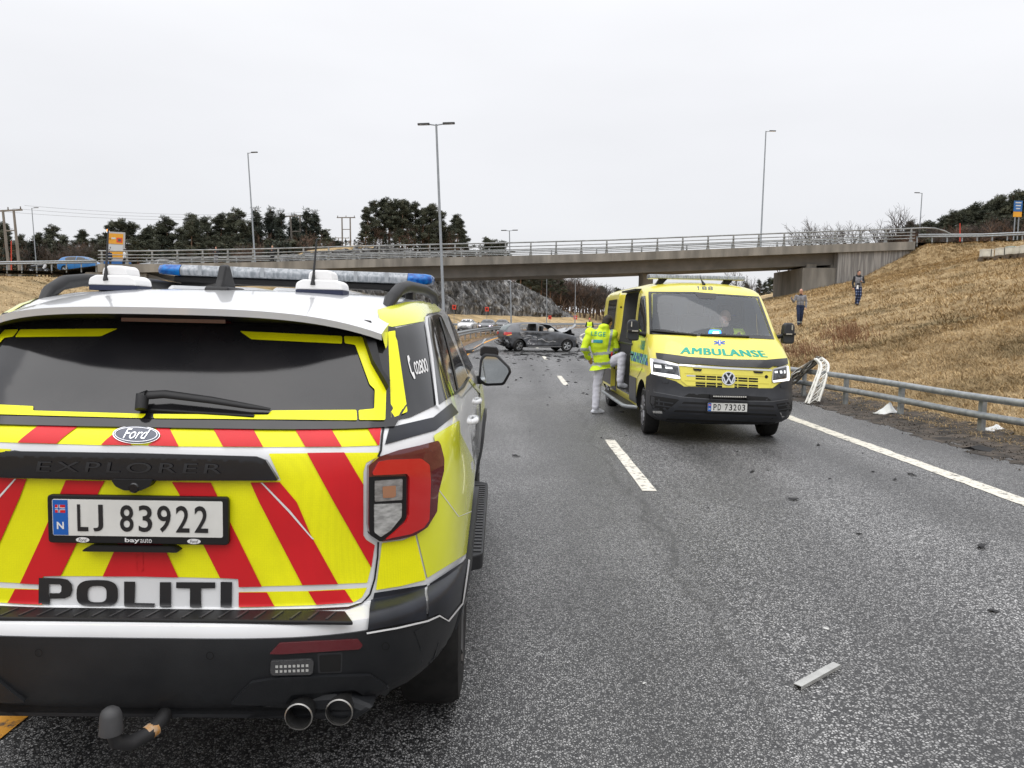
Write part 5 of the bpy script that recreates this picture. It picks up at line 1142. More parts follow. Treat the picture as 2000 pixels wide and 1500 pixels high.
# roof bar, aerial, wheels
rb = thing('roof_light_bar', None, None); rb.parent = amb; rb.location = (-.03, 1.97, 2.30)
mb = MB(); mb.prism(rnd([(-.14, .01), (.14, .01), (.12, .075), (-.12, .075)], .02), -.745, .745, 'x'); mb.build('bar_lens', LBAR, rb, bevel=.008)
for x in (-.55, .48): mb = MB(); mb.prism([(x-.08, -.075), (x+.02, -.075), (x+.10, .012), (x-.02, .012)], -.06, .06, 'y'); mb.build('bar_bracket', PLM, rb)
for k in range(-4, 5): mb = MB(); mb.box((k*.16, -.137, .045), (.012, .008, .05)); mb.build('bar_clip', M('grey_clip', (.30, .32, .34), .4), rb)
mb = MB(); mb.tube([(.02, 1.62, 2.215), (-.02, 1.66, 2.30), (-.035, 1.68, 2.37)], [.028, .006, .004], 8); mb.build('roof_aerial', PLM, amb, smooth=60)
for (y, z), yw in zip(AAX, (R(-4), 0)):
    for s_ in (-1, 1): wheel(amb, (s_*.865, y, z), z, .22, s_, M('grey_alloy', (.22, .22, .23), .4, .7), yaw=yw)
# ================================================================ PEOPLE
def ground_hit(px, py, y0=5, y1=260):
    d = pray(px, py); last = None; n_ = 900
    for i in range(n_):
        Y = y0+(y1-y0)*i/n_; p = CAM+d*(Y/d.y); h = hgt(p.x, p.y)
        if -13.4 < p.x-cx(p.y) < 6.9: h = 0
        if p.z <= h: return Vector((p.x, p.y, h))
    return p
def capmesh(mb, p0, p1, r0, r1, n=12):
    p0 = Vector(p0); p1 = Vector(p1); t = (p1-p0).normalized() if (p1-p0).length > 1e-6 else Vector((0, 0, 1)); pts = []; rr = []
    for a in (85, 60, 30): pts.append(p0-t*r0*math.sin(R(a))); rr.append(r0*math.cos(R(a)))
    for k in range(5): pts.append(p0.lerp(p1, k/4)); rr.append(r0+(r1-r0)*k/4)
    for a in (30, 60, 85): pts.append(p1+t*r1*math.sin(R(a))); rr.append(r1*math.cos(R(a)))
    mb.tube(pts, rr, n)
def sdf(pr, p):
    if pr[0] == 'c':
        a, b, r0, r1 = pr[1:5]; ab = b-a; t = max(0, min(1, (p-a).dot(ab)/max(ab.length_squared, 1e-9))); return (p-a-ab*t).length-(r0+(r1-r0)*t)
    c, r_, rot = pr[1:4]; q = (p-c) if rot is None else rot.transposed() @ (p-c)
    k = Vector((q.x/r_[0], q.y/r_[1], q.z/r_[2])).length; return (k-1)*min(r_)
def blob(name, prims, mats, parent, vox, paintfn=None, fold=0.0, fs=9.0):
    """one continuous surface grown round the given limbs; each face takes the cloth or skin of its limb"""
    mb = MB(); P = []
    for pr in prims:
        if pr[0] == 'c': q = ('c', Vector(pr[1]), Vector(pr[2]), pr[3], pr[4], pr[5]); capmesh(mb, q[1], q[2], q[3], q[4])
        else: q = ('e', Vector(pr[1]), pr[2], pr[3], pr[4]); mb.ell(q[1], q[2], 14, 10, rot=q[3])
        P.append(q)
    me = mb.mesh('t'); bm = bmesh.new(); bm.from_mesh(me); bmesh.ops.remove_doubles(bm, verts=bm.verts, dist=1e-6); bmesh.ops.recalc_face_normals(bm, faces=bm.faces); bm.to_mesh(me); bm.free()
    o = bpy.data.objects.new('t', me); col.objects.link(o)
    r_ = o.modifiers.new('r', 'REMESH'); r_.mode = 'VOXEL'; r_.voxel_size = vox
    s_ = o.modifiers.new('s', 'SMOOTH'); s_.factor = .5; s_.iterations = 3
    bpy.context.view_layer.update(); dg = bpy.context.evaluated_depsgraph_get()
    res = bpy.data.meshes.new_from_object(o.evaluated_get(dg), depsgraph=dg); bpy.data.objects.remove(o)
    res.materials.clear()
    tags = list(mats.keys())
    if fold:
        nv_ = len(res.vertices); co_ = np.empty(nv_*3); res.vertices.foreach_get('co', co_); co_ = co_.reshape(-1, 3); nr_ = np.array([v.vector for v in res.vertex_normals])
        k_ = np.array([noise.noise(Vector((c[0]*fs, c[1]*fs, c[2]*fs*1.6))) for c in co_]); res.vertices.foreach_set('co', (co_+nr_*(fold*k_)[:, None]).ravel()); res.update()
    npoly = len(res.polygons); cc = np.empty(npoly*3); res.polygons.foreach_get('center', cc); cc = cc.reshape(-1, 3)
    D = []
    for q in P:
        if q[0] == 'c':
            a_, b_ = np.array(q[1]), np.array(q[2]); ab = b_-a_; t_ = np.clip((cc-a_) @ ab/max(ab @ ab, 1e-9), 0, 1); D.append(np.linalg.norm(cc-a_-t_[:, None]*ab, axis=1)-(q[3]+(q[4]-q[3])*t_))
        else:
            u_ = cc-np.array(q[1])
            if q[3] is not None: u_ = u_ @ np.array(q[3])
            D.append((np.linalg.norm(u_/np.array(q[2]), axis=1)-1)*min(q[2]))
    near = np.argmin(np.array(D), axis=0); idx = []
    for p, k_ in zip(res.polygons, near):
        tg_ = P[k_][-1]
        if paintfn: tg_ = paintfn(p.center, p.normal, tg_)
        idx.append(tags.index(tg_))
    res.polygons.foreach_set('material_index', idx)
    ob = mkobj(name, res, [mats[t] for t in tags], parent, 180)
    return ob
SKIN = M('skin', (.50, .27, .19), .55, var=.08, scale=20); 
def cloth(name, c, var=.18, rough=.85): return M(name, c, rough, var=var, scale=9, detail=6)
DARKC = cloth('dark_cloth', (.016, .017, .02)); NAVYC = cloth('navy_cloth', (.010, .020, .055)); GREYC = cloth('grey_cloth', (.20, .20, .215)); HVIS = M('hi_vis_yellow', (.66, .86, .02), .7, var=.08, scale=8); HVB = M('reflective_grey_band', (.36, .40, .37), .4, var=.12, scale=14)
WHTC = cloth('white_trousers', (.62, .62, .68), .08); SHOE = M('white_shoe', (.60, .62, .66), .5, var=.08, scale=14); HAIR = M('dark_hair', (.018, .012, .008), .7, var=.4, scale=40)
def hand(pr, w_, d, tg='skin', side=1, grip=0.3):
    """palm and five fingers from wrist w_ along d"""
    d = Vector(d).normalized(); w_ = Vector(w_); s_ = d.orthogonal().normalized(); up = d.cross(s_)
    pr.append(('c', w_, w_+d*.07, .026, .030, tg))
    for k, ln in enumerate((.066, .075, .070, .055)):
        b_ = w_+d*.088+s_*((k-1.5)*.019); m_ = b_+d*ln*.55+up*grip*.02; pr.append(('c', b_, m_, .0095, .009, tg)); pr.append(('c', m_, m_+d*ln*.4+up*grip*.04, .009, .0075, tg))
    t0 = w_+d*.03+s_*.03*side; pr.append(('c', t0, t0+d*.04+s_*.025*side, .011, .0095, tg)); pr.append(('c', t0+d*.04+s_*.025*side, t0+d*.07+s_*.027*side, .0095, .008, tg))
def headp(pr, c, fw, hair=True, bald=False, cap=None):
    """head of centre c looking along fw"""
    c = Vector(c); fw = Vector(fw).normalized(); sd_ = fw.cross(Vector((0, 0, 1))).normalized(); up = sd_.cross(fw).normalized()
    rot = Matrix((sd_, fw, up)).transposed()
    def L_(x, y, z): return c+sd_*x+fw*y+up*z
    pr += [('e', L_(0, -.008, .02), (.076, .096, .10), rot, 'skin'), ('e', L_(0, .022, -.055), (.056, .070, .065), rot, 'skin'), ('e', L_(0, .098, -.012), (.013, .020, .026), rot, 'skin'), ('c', L_(-.022, .085, -.05), L_(.022, .085, -.05), .010, .010, 'skin'),
           ('e', L_(.078, -.012, -.005), (.010, .020, .032), rot, 'skin'), ('e', L_(-.078, -.012, -.005), (.010, .020, .032), rot, 'skin'), ('c', L_(-.035, .082, .028), L_(.035, .082, .028), .010, .010, 'skin')]
    pr += [('c', L_(.030, .089, .012), L_(.034, .089, .012), .007, .007, 'eye'), ('c', L_(-.030, .089, .012), L_(-.034, .089, .012), .007, .007, 'eye')]
    pr.append(('c', L_(0, -.02, -.06), L_(0, -.035, -.17), .052, .058, 'skin'))
    if hair and not bald: pr += [('e', L_(0, -.022, .038), (.086, .098, .096), rot, 'hair'), ('e', L_(0, -.06, -.01), (.074, .056, .085), rot, 'hair')]
    elif bald: pr += [('e', L_(0, -.05, -.02), (.078, .052, .050), rot, 'hair')]
EYE = M('eye_dark', (.02, .018, .016), .3)
def standing(J, tr='trousers', ja='jacket', bulk=1.0, shoes='shoes'):
    pr = []; V = Vector
    for s_ in ('L', 'R'):
        h_, k_, a_, t_ = [V(J[n+s_]) for n in ('hip', 'knee', 'ankle', 'toe')]
        pr += [('c', h_, k_, .104, .078, tr), ('c', k_, a_+V((0, 0, .03)), .078, .066, tr), ('c', a_-V((0, 0, .025)), t_, .048, .036, shoes), ('c', a_-V((0, 0, .05)), t_-V((0, 0, .008)), .04, .03, shoes)]
        sh, el, wr = [V(J[n+s_]) for n in ('sh', 'el', 'wr')]
        pr += [('c', sh, el, .066*bulk, .056*bulk, ja), ('c', el, wr, .056*bulk, .042*bulk, ja)]
    ch = V(J['chest']); pe = V(J['pelvis']); nk = V(J['neck'])
    ax = (V(J['shL'])-V(J['shR'])).normalized(); upv = (nk-pe).normalized(); fw = upv.cross(ax).normalized(); rot = Matrix((ax, fw, upv)).transposed()
    pr += [('e', ch, (.185*bulk, .125*bulk, .23), rot, ja), ('e', ch.lerp(pe, .55), (.165*bulk, .122*bulk, .20), rot, ja), ('e', pe, (.165, .122, .13), rot, tr), ('c', V(J['shL'])*.6+V(J['shR'])*.4, V(J['shL'])*.4+V(J['shR'])*.6, .075, .075, ja), ('c', ch, nk, .10, .062, ja)]
    pr += [('c', ch, V(J['shL']), .10*bulk, .07*bulk, ja), ('c', ch, V(J['shR']), .10*bulk, .07*bulk, ja)]
    return pr
# --- the doctor stepping into the ambulance
lp = atZ(1163, 808); lege = thing('person', 'person in yellow LEGE jacket and white trousers stepping into the ambulance', 'person', (lp.x, lp.y, 0))
J = dict(hipL=(.08, .02, .90), kneeL=(.02, .06, .49), ankleL=(.0, .0, .085), toeL=(.13, .05, .036), hipR=(.25, .0, .92), kneeR=(.42, -.16, 1.03), ankleR=(.385, -.22, .585), toeR=(.49, -.20, .52),
         chest=(.07, .04, 1.24), pelvis=(.16, .06, .93), neck=(.11, .10, 1.49), shL=(-.13, .02, 1.42), shR=(.27, .10, 1.40), elL=(-.235, -.03, 1.15), wrL=(-.14, .14, .98), elR=(.34, .10, 1.15), wrR=(.36, .30, 1.08))
pr = standing(J, 'trousers', 'trousers')
headp(pr, (.185, .16, 1.60), (.55, .75, -.42)); hand(pr, (-.13, .15, .97), (.3, .6, -.5)); hand(pr, (.37, .32, 1.08), (.3, .9, .1))
pr += [('c', (.075, .03, .035), (.12, .05, .03), .047, .038, 'shoes'), ('c', (-.045, -.02, .035), (.02, .0, .04), .042, .045, 'shoes')]
def lpaint(c, n_, t):
    if t == 'shoes' and c.z < .018: return 'sole'
    return t
blob('body', pr, {'trousers': WHTC, 'shoes': SHOE, 'skin': SKIN, 'hair': HAIR, 'eye': EYE, 'sole': M('shoe_sole', (.5, .5, .5), .7)}, lege, .011, lpaint, .009, 12)
V = Vector; jr = []
ax = (V(J['shL'])-V(J['shR'])).normalized(); upv = (V(J['neck'])-V(J['pelvis'])).normalized(); rot = Matrix((ax, upv.cross(ax).normalized(), upv)).transposed()
jr += [('e', J['chest'], (.218, .150, .26), rot, 'hv'), ('e', V(J['chest']).lerp(V(J['pelvis']), .5), (.208, .155, .24), rot, 'hv'), ('e', V(J['pelvis'])+V((-.02, -.01, .02)), (.208, .165, .19), rot, 'hv'), ('c', (.02, .03, .72), (.15, .04, .72), .155, .155, 'hv'),
       ('c', J['shL'], J['elL'], .080, .068, 'hv'), ('c', J['elL'], J['wrL'], .068, .056, 'hv'), ('c', J['shR'], J['elR'], .080, .068, 'hv'), ('c', J['elR'], J['wrR'], .068, .054, 'hv'), ('c', J['shL'], J['chest'], .10, .12, 'hv'), ('c', J['shR'], J['chest'], .10, .12, 'hv'),
       ('c', J['chest'], V(J['neck'])+V((.02, .0, .03)), .14, .088, 'hv'), ('c', (.09, .07, 1.51), (.13, .12, 1.52), .078, .074, 'hv')]
eL, eR = V(J['elL']), V(J['elR'])
def jpaint(c, n_, t):
    sl = c.z-.12*(c.x-.1)     # bands follow the stoop
    arm = min((c-V(J['elL'])).length, (c-V(J['elR'])).length) < .12 or c.x < -.16 or c.x > .315
    if not arm:
        if 1.045 < sl < 1.095 or .865 < sl < .915: return 'band'
        u = (c.x-.23)-(c.z-1.38)*.18
        if abs(u) < .022 and c.z > 1.10 and n_.y < .3: return 'band'
        if c.x > .19 and .90 < c.z < 1.10 and n_.x > .25 and n_.y < .2: return 'dark'
    else:
        for e in (eL, eR):
            if abs((c.z-e.z)+.02) < .028 and abs(c.x-e.x) < .13: return 'band'
    return 'hv'
jk = blob('jacket', jr, {'hv': HVIS, 'band': HVB, 'dark': DARKC}, lege, .012, jpaint, .014, 7)
bm = bmesh.new(); bm.from_mesh(jk.data); bmesh.ops.bisect_plane(bm, geom=bm.verts[:]+bm.edges[:]+bm.faces[:], plane_co=(.1, 0, .80), plane_no=(-.18, -.05, 1), clear_inner=True); bm.to_mesh(jk.data); bm.free()
jk.data.update(); JH = Hull(jk.data, lege); JH.mid = 0
v, f = text2d('LEGE', .01, 0, 1.1); lay(JH, 'back_lettering', (quadmap(v, [(1154, 655), (1182, 658), (1183, 649), (1155, 647)]), f), GREN, jk, off=.006, res=2)
lay(JH, 'back_emblem', [(1155, 663), (1177, 664), (1177, 670), (1155, 669)], M('teal_emblem', (.03, .30, .33), .5), jk, off=.006, res=3)
lay(JH, 'back_emblem', [(1155, 663.2), (1159, 663.4), (1159, 669.2), (1155, 669)], WHV, jk, off=.008, res=3)
blob('radio', [('c', (.245, -.045, 1.08), (.235, -.05, 1.02), .022, .022, 'r')], {'r': RRED}, lege, .008)
# --- bystanders on the bank
def walker(px, py, label, fwd, mats, J2=None, bald=False, cap=None, hscale=1.0, paintfn=None, hands=True, vox=.016, bulk=1.05, hood=False, look=None, tot=1.78, loc=None):
    g = ground_hit(px, py) if loc is None else Vector(loc)
    o = thing('person', label, 'person', g, math.atan2(fwd[0], -fwd[1]) if False else 0)
    a = math.atan2(fwd[1], fwd[0])+math.pi/2; o.rotation_euler = (0, 0, a); o.scale = (hscale,)*3
    J = dict(hipL=(.09, 0, .93), kneeL=(.075, -.02, .50), ankleL=(.06, .09, .09), toeL=(.10, -.06, .036), hipR=(-.085, 0, .93), kneeR=(-.08, -.14, .53), ankleR=(-.06, -.14, .09), toeR=(-.08, -.28, .036),
             chest=(0, .01, 1.27), pelvis=(0, 0, .95), neck=(0, .02, 1.49), shL=(.195, .02, 1.42), shR=(-.195, .02, 1.42), elL=(.265, .04, 1.14), wrL=(.25, -.06, .90), elR=(-.265, .04, 1.14), wrR=(-.25, -.06, .90))
    if J2: J.update(J2)
    pr = standing(J, bulk=bulk); headp(pr, (0, -.02, 1.645), look or (0, -1, -.1), bald=bald)
    for s_ in 'LR':
        w_ = V(J['wr'+s_]); hand(pr, w_, (w_-V(J['el'+s_])), side=1 if s_ == 'L' else -1)
    if hood: pr += [('c', (-.08, .06, 1.50), (.08, .06, 1.50), .065, .065, 'hood'), ('c', (-.09, -.02, 1.49), (.0, -.07, 1.44), .045, .04, 'hood'), ('c', (.09, -.02, 1.49), (.0, -.07, 1.44), .045, .04, 'hood')]
    blob('body', pr, mats, o, vox, paintfn, .010, 9)
    return o, J
mats1 = {'trousers': NAVYC, 'jacket': GREYC, 'skin': SKIN, 'hair': M('short_fair_hair', (.22, .14, .09), .8), 'shoes': DARKC, 'eye': EYE, 'band': HVB, 'dark': DARKC}
def p1(c, n_, t):
    if t == 'trousers' and .17 < c.z < .21: return 'band'
    if t == 'jacket' and abs(c.x) < .012 and n_.y < 0: return 'dark'
    if t == 'jacket' and c.z > 1.44 and abs(c.x) < .09 and n_.y < .2: return 'dark'
    if t == 'jacket' and c.z < .95 and abs(c.x) < .2: return 'trousers'
    return t
man1, JA = walker(1561, 638, 'bald man in grey jacket and navy trousers looking at a phone on the bank', (-.25, -1), mats1, dict(elR=(-.31, .0, 1.15), wrR=(-.40, -.18, 1.25)), bald=True, paintfn=p1, look=(-.55, -.8, -.35))
ph = MB(); ph.box((0, 0, 0), (.075, .012, .15)); phn = ph.build('mobile_phone', PLS, bevel=.006); 
mw = rootmat(man1) @ Vector((-.44, -.30, 1.31)); phn.location = mw; phn.rotation_euler = (R(-35), 0, man1.rotation_euler[2]); tag(phn, 'dark mobile phone in the hand of the bald man in grey', 'phone')
PLD = bpy.data.materials.new('plaid_cloth'); PLD.use_nodes = True
n = PLD.node_tree.nodes; l = PLD.node_tree.links; b = n['Principled BSDF']; t = n.new('ShaderNodeTexCoord'); sx_ = n.new('ShaderNodeSeparateXYZ'); l.new(t.outputs['Object'], sx_.inputs[0]); acc = None
for k_ in (0, 2):
    mu = n.new('ShaderNodeMath'); mu.operation = 'MULTIPLY'; mu.inputs[1].default_value = 9 if k_ == 0 else 7; l.new(sx_.outputs[k_], mu.inputs[0]); fr = n.new('ShaderNodeMath'); fr.operation = 'FRACT'; l.new(mu.outputs[0], fr.inputs[0]); gt = n.new('ShaderNodeMath'); gt.operation = 'GREATER_THAN'; gt.inputs[1].default_value = .72; l.new(fr.outputs[0], gt.inputs[0])
    if acc is None: acc = gt
    else: ad = n.new('ShaderNodeMath'); ad.operation = 'ADD'; l.new(acc.outputs[0], ad.inputs[0]); l.new(gt.outputs[0], ad.inputs[1]); acc = ad
dv = n.new('ShaderNodeMath'); dv.operation = 'DIVIDE'; dv.inputs[1].default_value = 2; l.new(acc.outputs[0], dv.inputs[0])
r = n.new('ShaderNodeValToRGB'); r.color_ramp.elements[0].color = (.008, .012, .03, 1); r.color_ramp.elements[1].color = (.34, .38, .46, 1); e_ = r.color_ramp.elements.new(.5); e_.color = (.03, .06, .17, 1); l.new(dv.outputs[0], r.inputs[0]); l.new(r.outputs[0], b.inputs['Base Color']); b.inputs['Roughness'].default_value = .9
mats2 = {'trousers': PLD, 'jacket': DARKC, 'vest': GREYC, 'hood': DARKC, 'skin': SKIN, 'hair': HAIR, 'shoes': DARKC, 'eye': EYE}
def p2(c, n_, t):
    if t == 'jacket' and abs(c.x) < .17 and c.z < 1.46: return 'vest'
    if t == 'trousers' and c.z > .93: return 'vest'
    return t
man2, JB = walker(1674, 597, 'bearded man in dark hooded top, grey vest and plaid trousers with a camera', (-.12, -1), mats2, dict(elL=(.27, .0, 1.16), wrL=(.10, -.21, 1.20), kneeL=(.10, -.08, .51), ankleL=(.02, -.02, .09), toeL=(.02, -.17, .036), ankleR=(-.02, .10, .09), toeR=(-.04, -.04, .036)), hood=True, paintfn=p2)
cm = thing('camera', 'black camera with white telephoto lens carried by the man in plaid trousers', 'camera', rootmat(man2) @ Vector((-.10, -.22, 1.0)), man2.rotation_euler[2])
mb = MB(); mb.box((.03, .0, .06), (.15, .08, .11)); mb.build('camera_body', PLM, cm, bevel=.012)
mb = MB(); mb.lathe([(0, 0), (.032, 0), (.036, -.05), (.036, -.10), (.046, -.13), (.046, -.20), (.040, -.20), (.0, -.185)], 'z', 18, (0, -.02, .02)); mb.build('camera_lens', BOXW, cm, smooth=40)
mb = MB(); mb.tube([(.08, .0, .10), (.16, .05, .30), (.17, .13, .47), (.10, .22, .52)], .009, 6); mb.build('camera_strap', DARKC, cm)
# --- officer on the road far behind, people on the bridge
matsO = {'trousers': DARKC, 'jacket': DARKC, 'vest': HVIS, 'skin': SKIN, 'hair': M('red_cap', (.45, .08, .04), .8), 'shoes': DARKC, 'eye': EYE, 'band': HVB}
def pO(c, n_, t):
    if t == 'jacket' and abs(c.x) < .19 and .98 < c.z < 1.47: return 'band' if 1.10 < c.z < 1.15 else 'vest'
    return t
og = atY(1151, 650, 58); walker(0, 0, 'distant officer in dark uniform and yellow vest standing on the road', (-.2, -1), matsO, dict(wrL=(.05, -.20, 1.10), wrR=(-.05, -.20, 1.12)), paintfn=pO, loc=(og.x, 58, 0))
def onbridge(px, Y, label, top, tro, hair=HAIR, fwd=(0, -1), J2=None, z=None, hs=1.0):
    p = atY(px, 500, Y); walker(0, 0, label, fwd, {'trousers': tro, 'jacket': top, 'skin': SKIN, 'hair': hair, 'shoes': DARKC, 'eye': EYE}, J2, vox=.022, loc=(p.x, Y, (zb(p.x)-.12) if z is None else z), hscale=hs)
onbridge(422, 72.5, 'person in dark top standing at the bridge railing, left of the other', DARKC, GREYC, M('red_brown_hair', (.14, .05, .03), .8), J2=dict(wrL=(.08, -.2, 1.25), wrR=(-.08, -.2, 1.25)))
onbridge(532, 72.5, 'person in black standing at the bridge railing, nearer the middle of the bridge', DARKC, DARKC, M('fair_hair', (.35, .20, .10), .8), J2=dict(wrL=(.06, -.2, 1.30), wrR=(-.06, -.2, 1.30)))
onbridge(214, 74, 'person in dark blue clothes on the bridge in front of the orange sign', NAVYC, DARKC, fwd=(.9, -.4))
onbridge(243, 74, 'person in white shirt with blue rucksack on the bridge by the orange sign', cloth('white_shirt', (.7, .7, .7), .05), DARKC, fwd=(-1, -.3))
# --- driver behind the windscreen
DJ = dict(hipL=(.10, .0, 1.10), kneeL=(.14, -.35, 1.12), ankleL=(.14, -.40, .80), toeL=(.14, -.5, .76), hipR=(-.10, .0, 1.10), kneeR=(-.14, -.35, 1.12), ankleR=(-.14, -.40, .80), toeR=(-.14, -.5, .76),
          chest=(-.02, -.08, 1.40), pelvis=(0, .0, 1.12), neck=(-.05, -.16, 1.60), shL=(.17, -.10, 1.53), shR=(-.22, -.12, 1.54), elL=(.24, -.28, 1.34), wrL=(.08, -.44, 1.46), elR=(-.28, -.30, 1.36), wrR=(-.14, -.46, 1.42))
pd = standing(DJ); headp(pd, (-.10, -.24, 1.70), (-.35, -.8, -.5)); hand(pd, DJ['wrL'], (-.3, -.5, .2)); hand(pd, DJ['wrR'], (.3, -.5, .1))
drv = thing('person', 'driver in yellow and dark uniform bent forward behind the ambulance windscreen', 'person', rootmat(amb) @ Vector((.42, 1.72, 0)), amb.rotation_euler[2])
def pD(c, n_, t):
    if t == 'jacket' and 1.46 < c.z < 1.56 and abs(c.x+.02) > .08: return 'hv'
    return t
blob('body', pd, {'trousers': DARKC, 'jacket': DARKC, 'skin': SKIN, 'hair': M('short_fair_hair', (.22, .14, .09), .8), 'shoes': DARKC, 'eye': EYE, 'hv': HVIS}, drv, .014, pD, .006, 9)
# ================================================================ OTHER VEHICLES (local: y forward, centre at origin on the ground)
def car_hull(st):
    """st: stations (y, w, zbelt, zroof, wroof, zsill)"""
    mb = MB(); rings = []
    for y, w_, zbt, zr, wr, zs_ in st:
        h = [(w_*.86, zs_), (w_*.97, zs_+.06), (w_, zs_+.20), (w_*1.0, (zs_+zbt)/2+.05), (w_*.97, zbt-.06), (w_*.93, zbt)]
        if zr > zbt+.03: h += [(w_*.93*.5+wr*.5+.01, (zbt+zr)/2), (wr+.02, zr-.08), (wr-.04, zr-.02), (wr*.6, zr), (0, zr+.012)]
        else: h += [(w_*.90, zbt+.006), (w_*.85, zbt+.012), (w_*.72, zbt+.02), (w_*.45, zbt+.03), (0, zbt+.035)]
        rings.append([(x, y, z) for x, z in h])
    n_ = len(rings[0]); vs_ = []; ring_i = []
    for r_ in rings:
        a = []
        for p in r_: a.append(len(vs_)); vs_.append(p)
        for p in r_[-2::-1]: a.append(len(vs_)); vs_.append((-p[0], p[1], p[2]))
        ring_i.append(a)
    fs = []; m_ = len(ring_i[0])
    for A, B in zip(ring_i, ring_i[1:]):
        for i in range(m_): fs.append((A[i], A[(i+1) % m_], B[(i+1) % m_], B[i]))
    fs += [tuple(ring_i[0]), tuple(ring_i[-1][::-1])]
    me = bpy.data.meshes.new('car'); me.from_pydata(vs_, [], fs)
    bm = bmesh.new(); bm.from_mesh(me); bmesh.ops.recalc_face_normals(bm, faces=bm.faces)
    bm.to_mesh(me); bm.free(); me.update(); return me
def subd(me, lv=2):
    o = bpy.data.objects.new('t', me); col.objects.link(o); s_ = o.modifiers.new('s', 'SUBSURF'); s_.levels = lv; bpy.context.view_layer.update()
    dg = bpy.context.evaluated_depsgraph_get(); res = bpy.data.meshes.new_from_object(o.evaluated_get(dg), depsgraph=dg); bpy.data.objects.remove(o); return res
SEDAN = [(-2.30, .70, .70, .70, .5, .42), (-2.24, .80, .92, .92, .5, .30), (-1.95, .86, 1.00, 1.00, .5, .22), (-1.45, .88, 1.00, 1.04, .52, .20), (-.80, .89, .98, 1.36, .56, .19), (-.30, .89, .97, 1.43, .58, .19), (.25, .89, .96, 1.43, .58, .19), (.65, .89, .95, 1.33, .57, .19), (1.15, .89, .94, .98, .55, .19), (1.55, .88, .90, .90, .5, .20), (1.95, .85, .82, .82, .5, .22), (2.2, .78, .70, .70, .5, .30), (2.28, .64, .58, .58, .4, .38)]
HATCH = [(-2.05, .66, .80, .80, .5, .40), (-2.02, .78, .98, 1.02, .56, .30), (-1.92, .84, 1.02, 1.22, .58, .24), (-1.70, .87, 1.02, 1.40, .60, .20), (-1.1, .89, 1.0, 1.48, .60, .19), (-.4, .89, .98, 1.50, .61, .19), (.2, .89, .96, 1.48, .60, .19), (.65, .89, .95, 1.34, .58, .19), (1.12, .89, .95, .99, .55, .19), (1.5, .88, .90, .90, .5, .20), (1.85, .85, .80, .80, .5, .22), (2.05, .76, .68, .68, .5, .30), (2.12, .62, .58, .58, .4, .38)]
def glass_side(hh, par, pts, mat, nm='side_window', **k):
    return [lay(hh, nm, rnd(pts, .03), mat, par, how='side', sgn=s_, off=.004, res=.15, **k) for s_ in (-1, 1)]
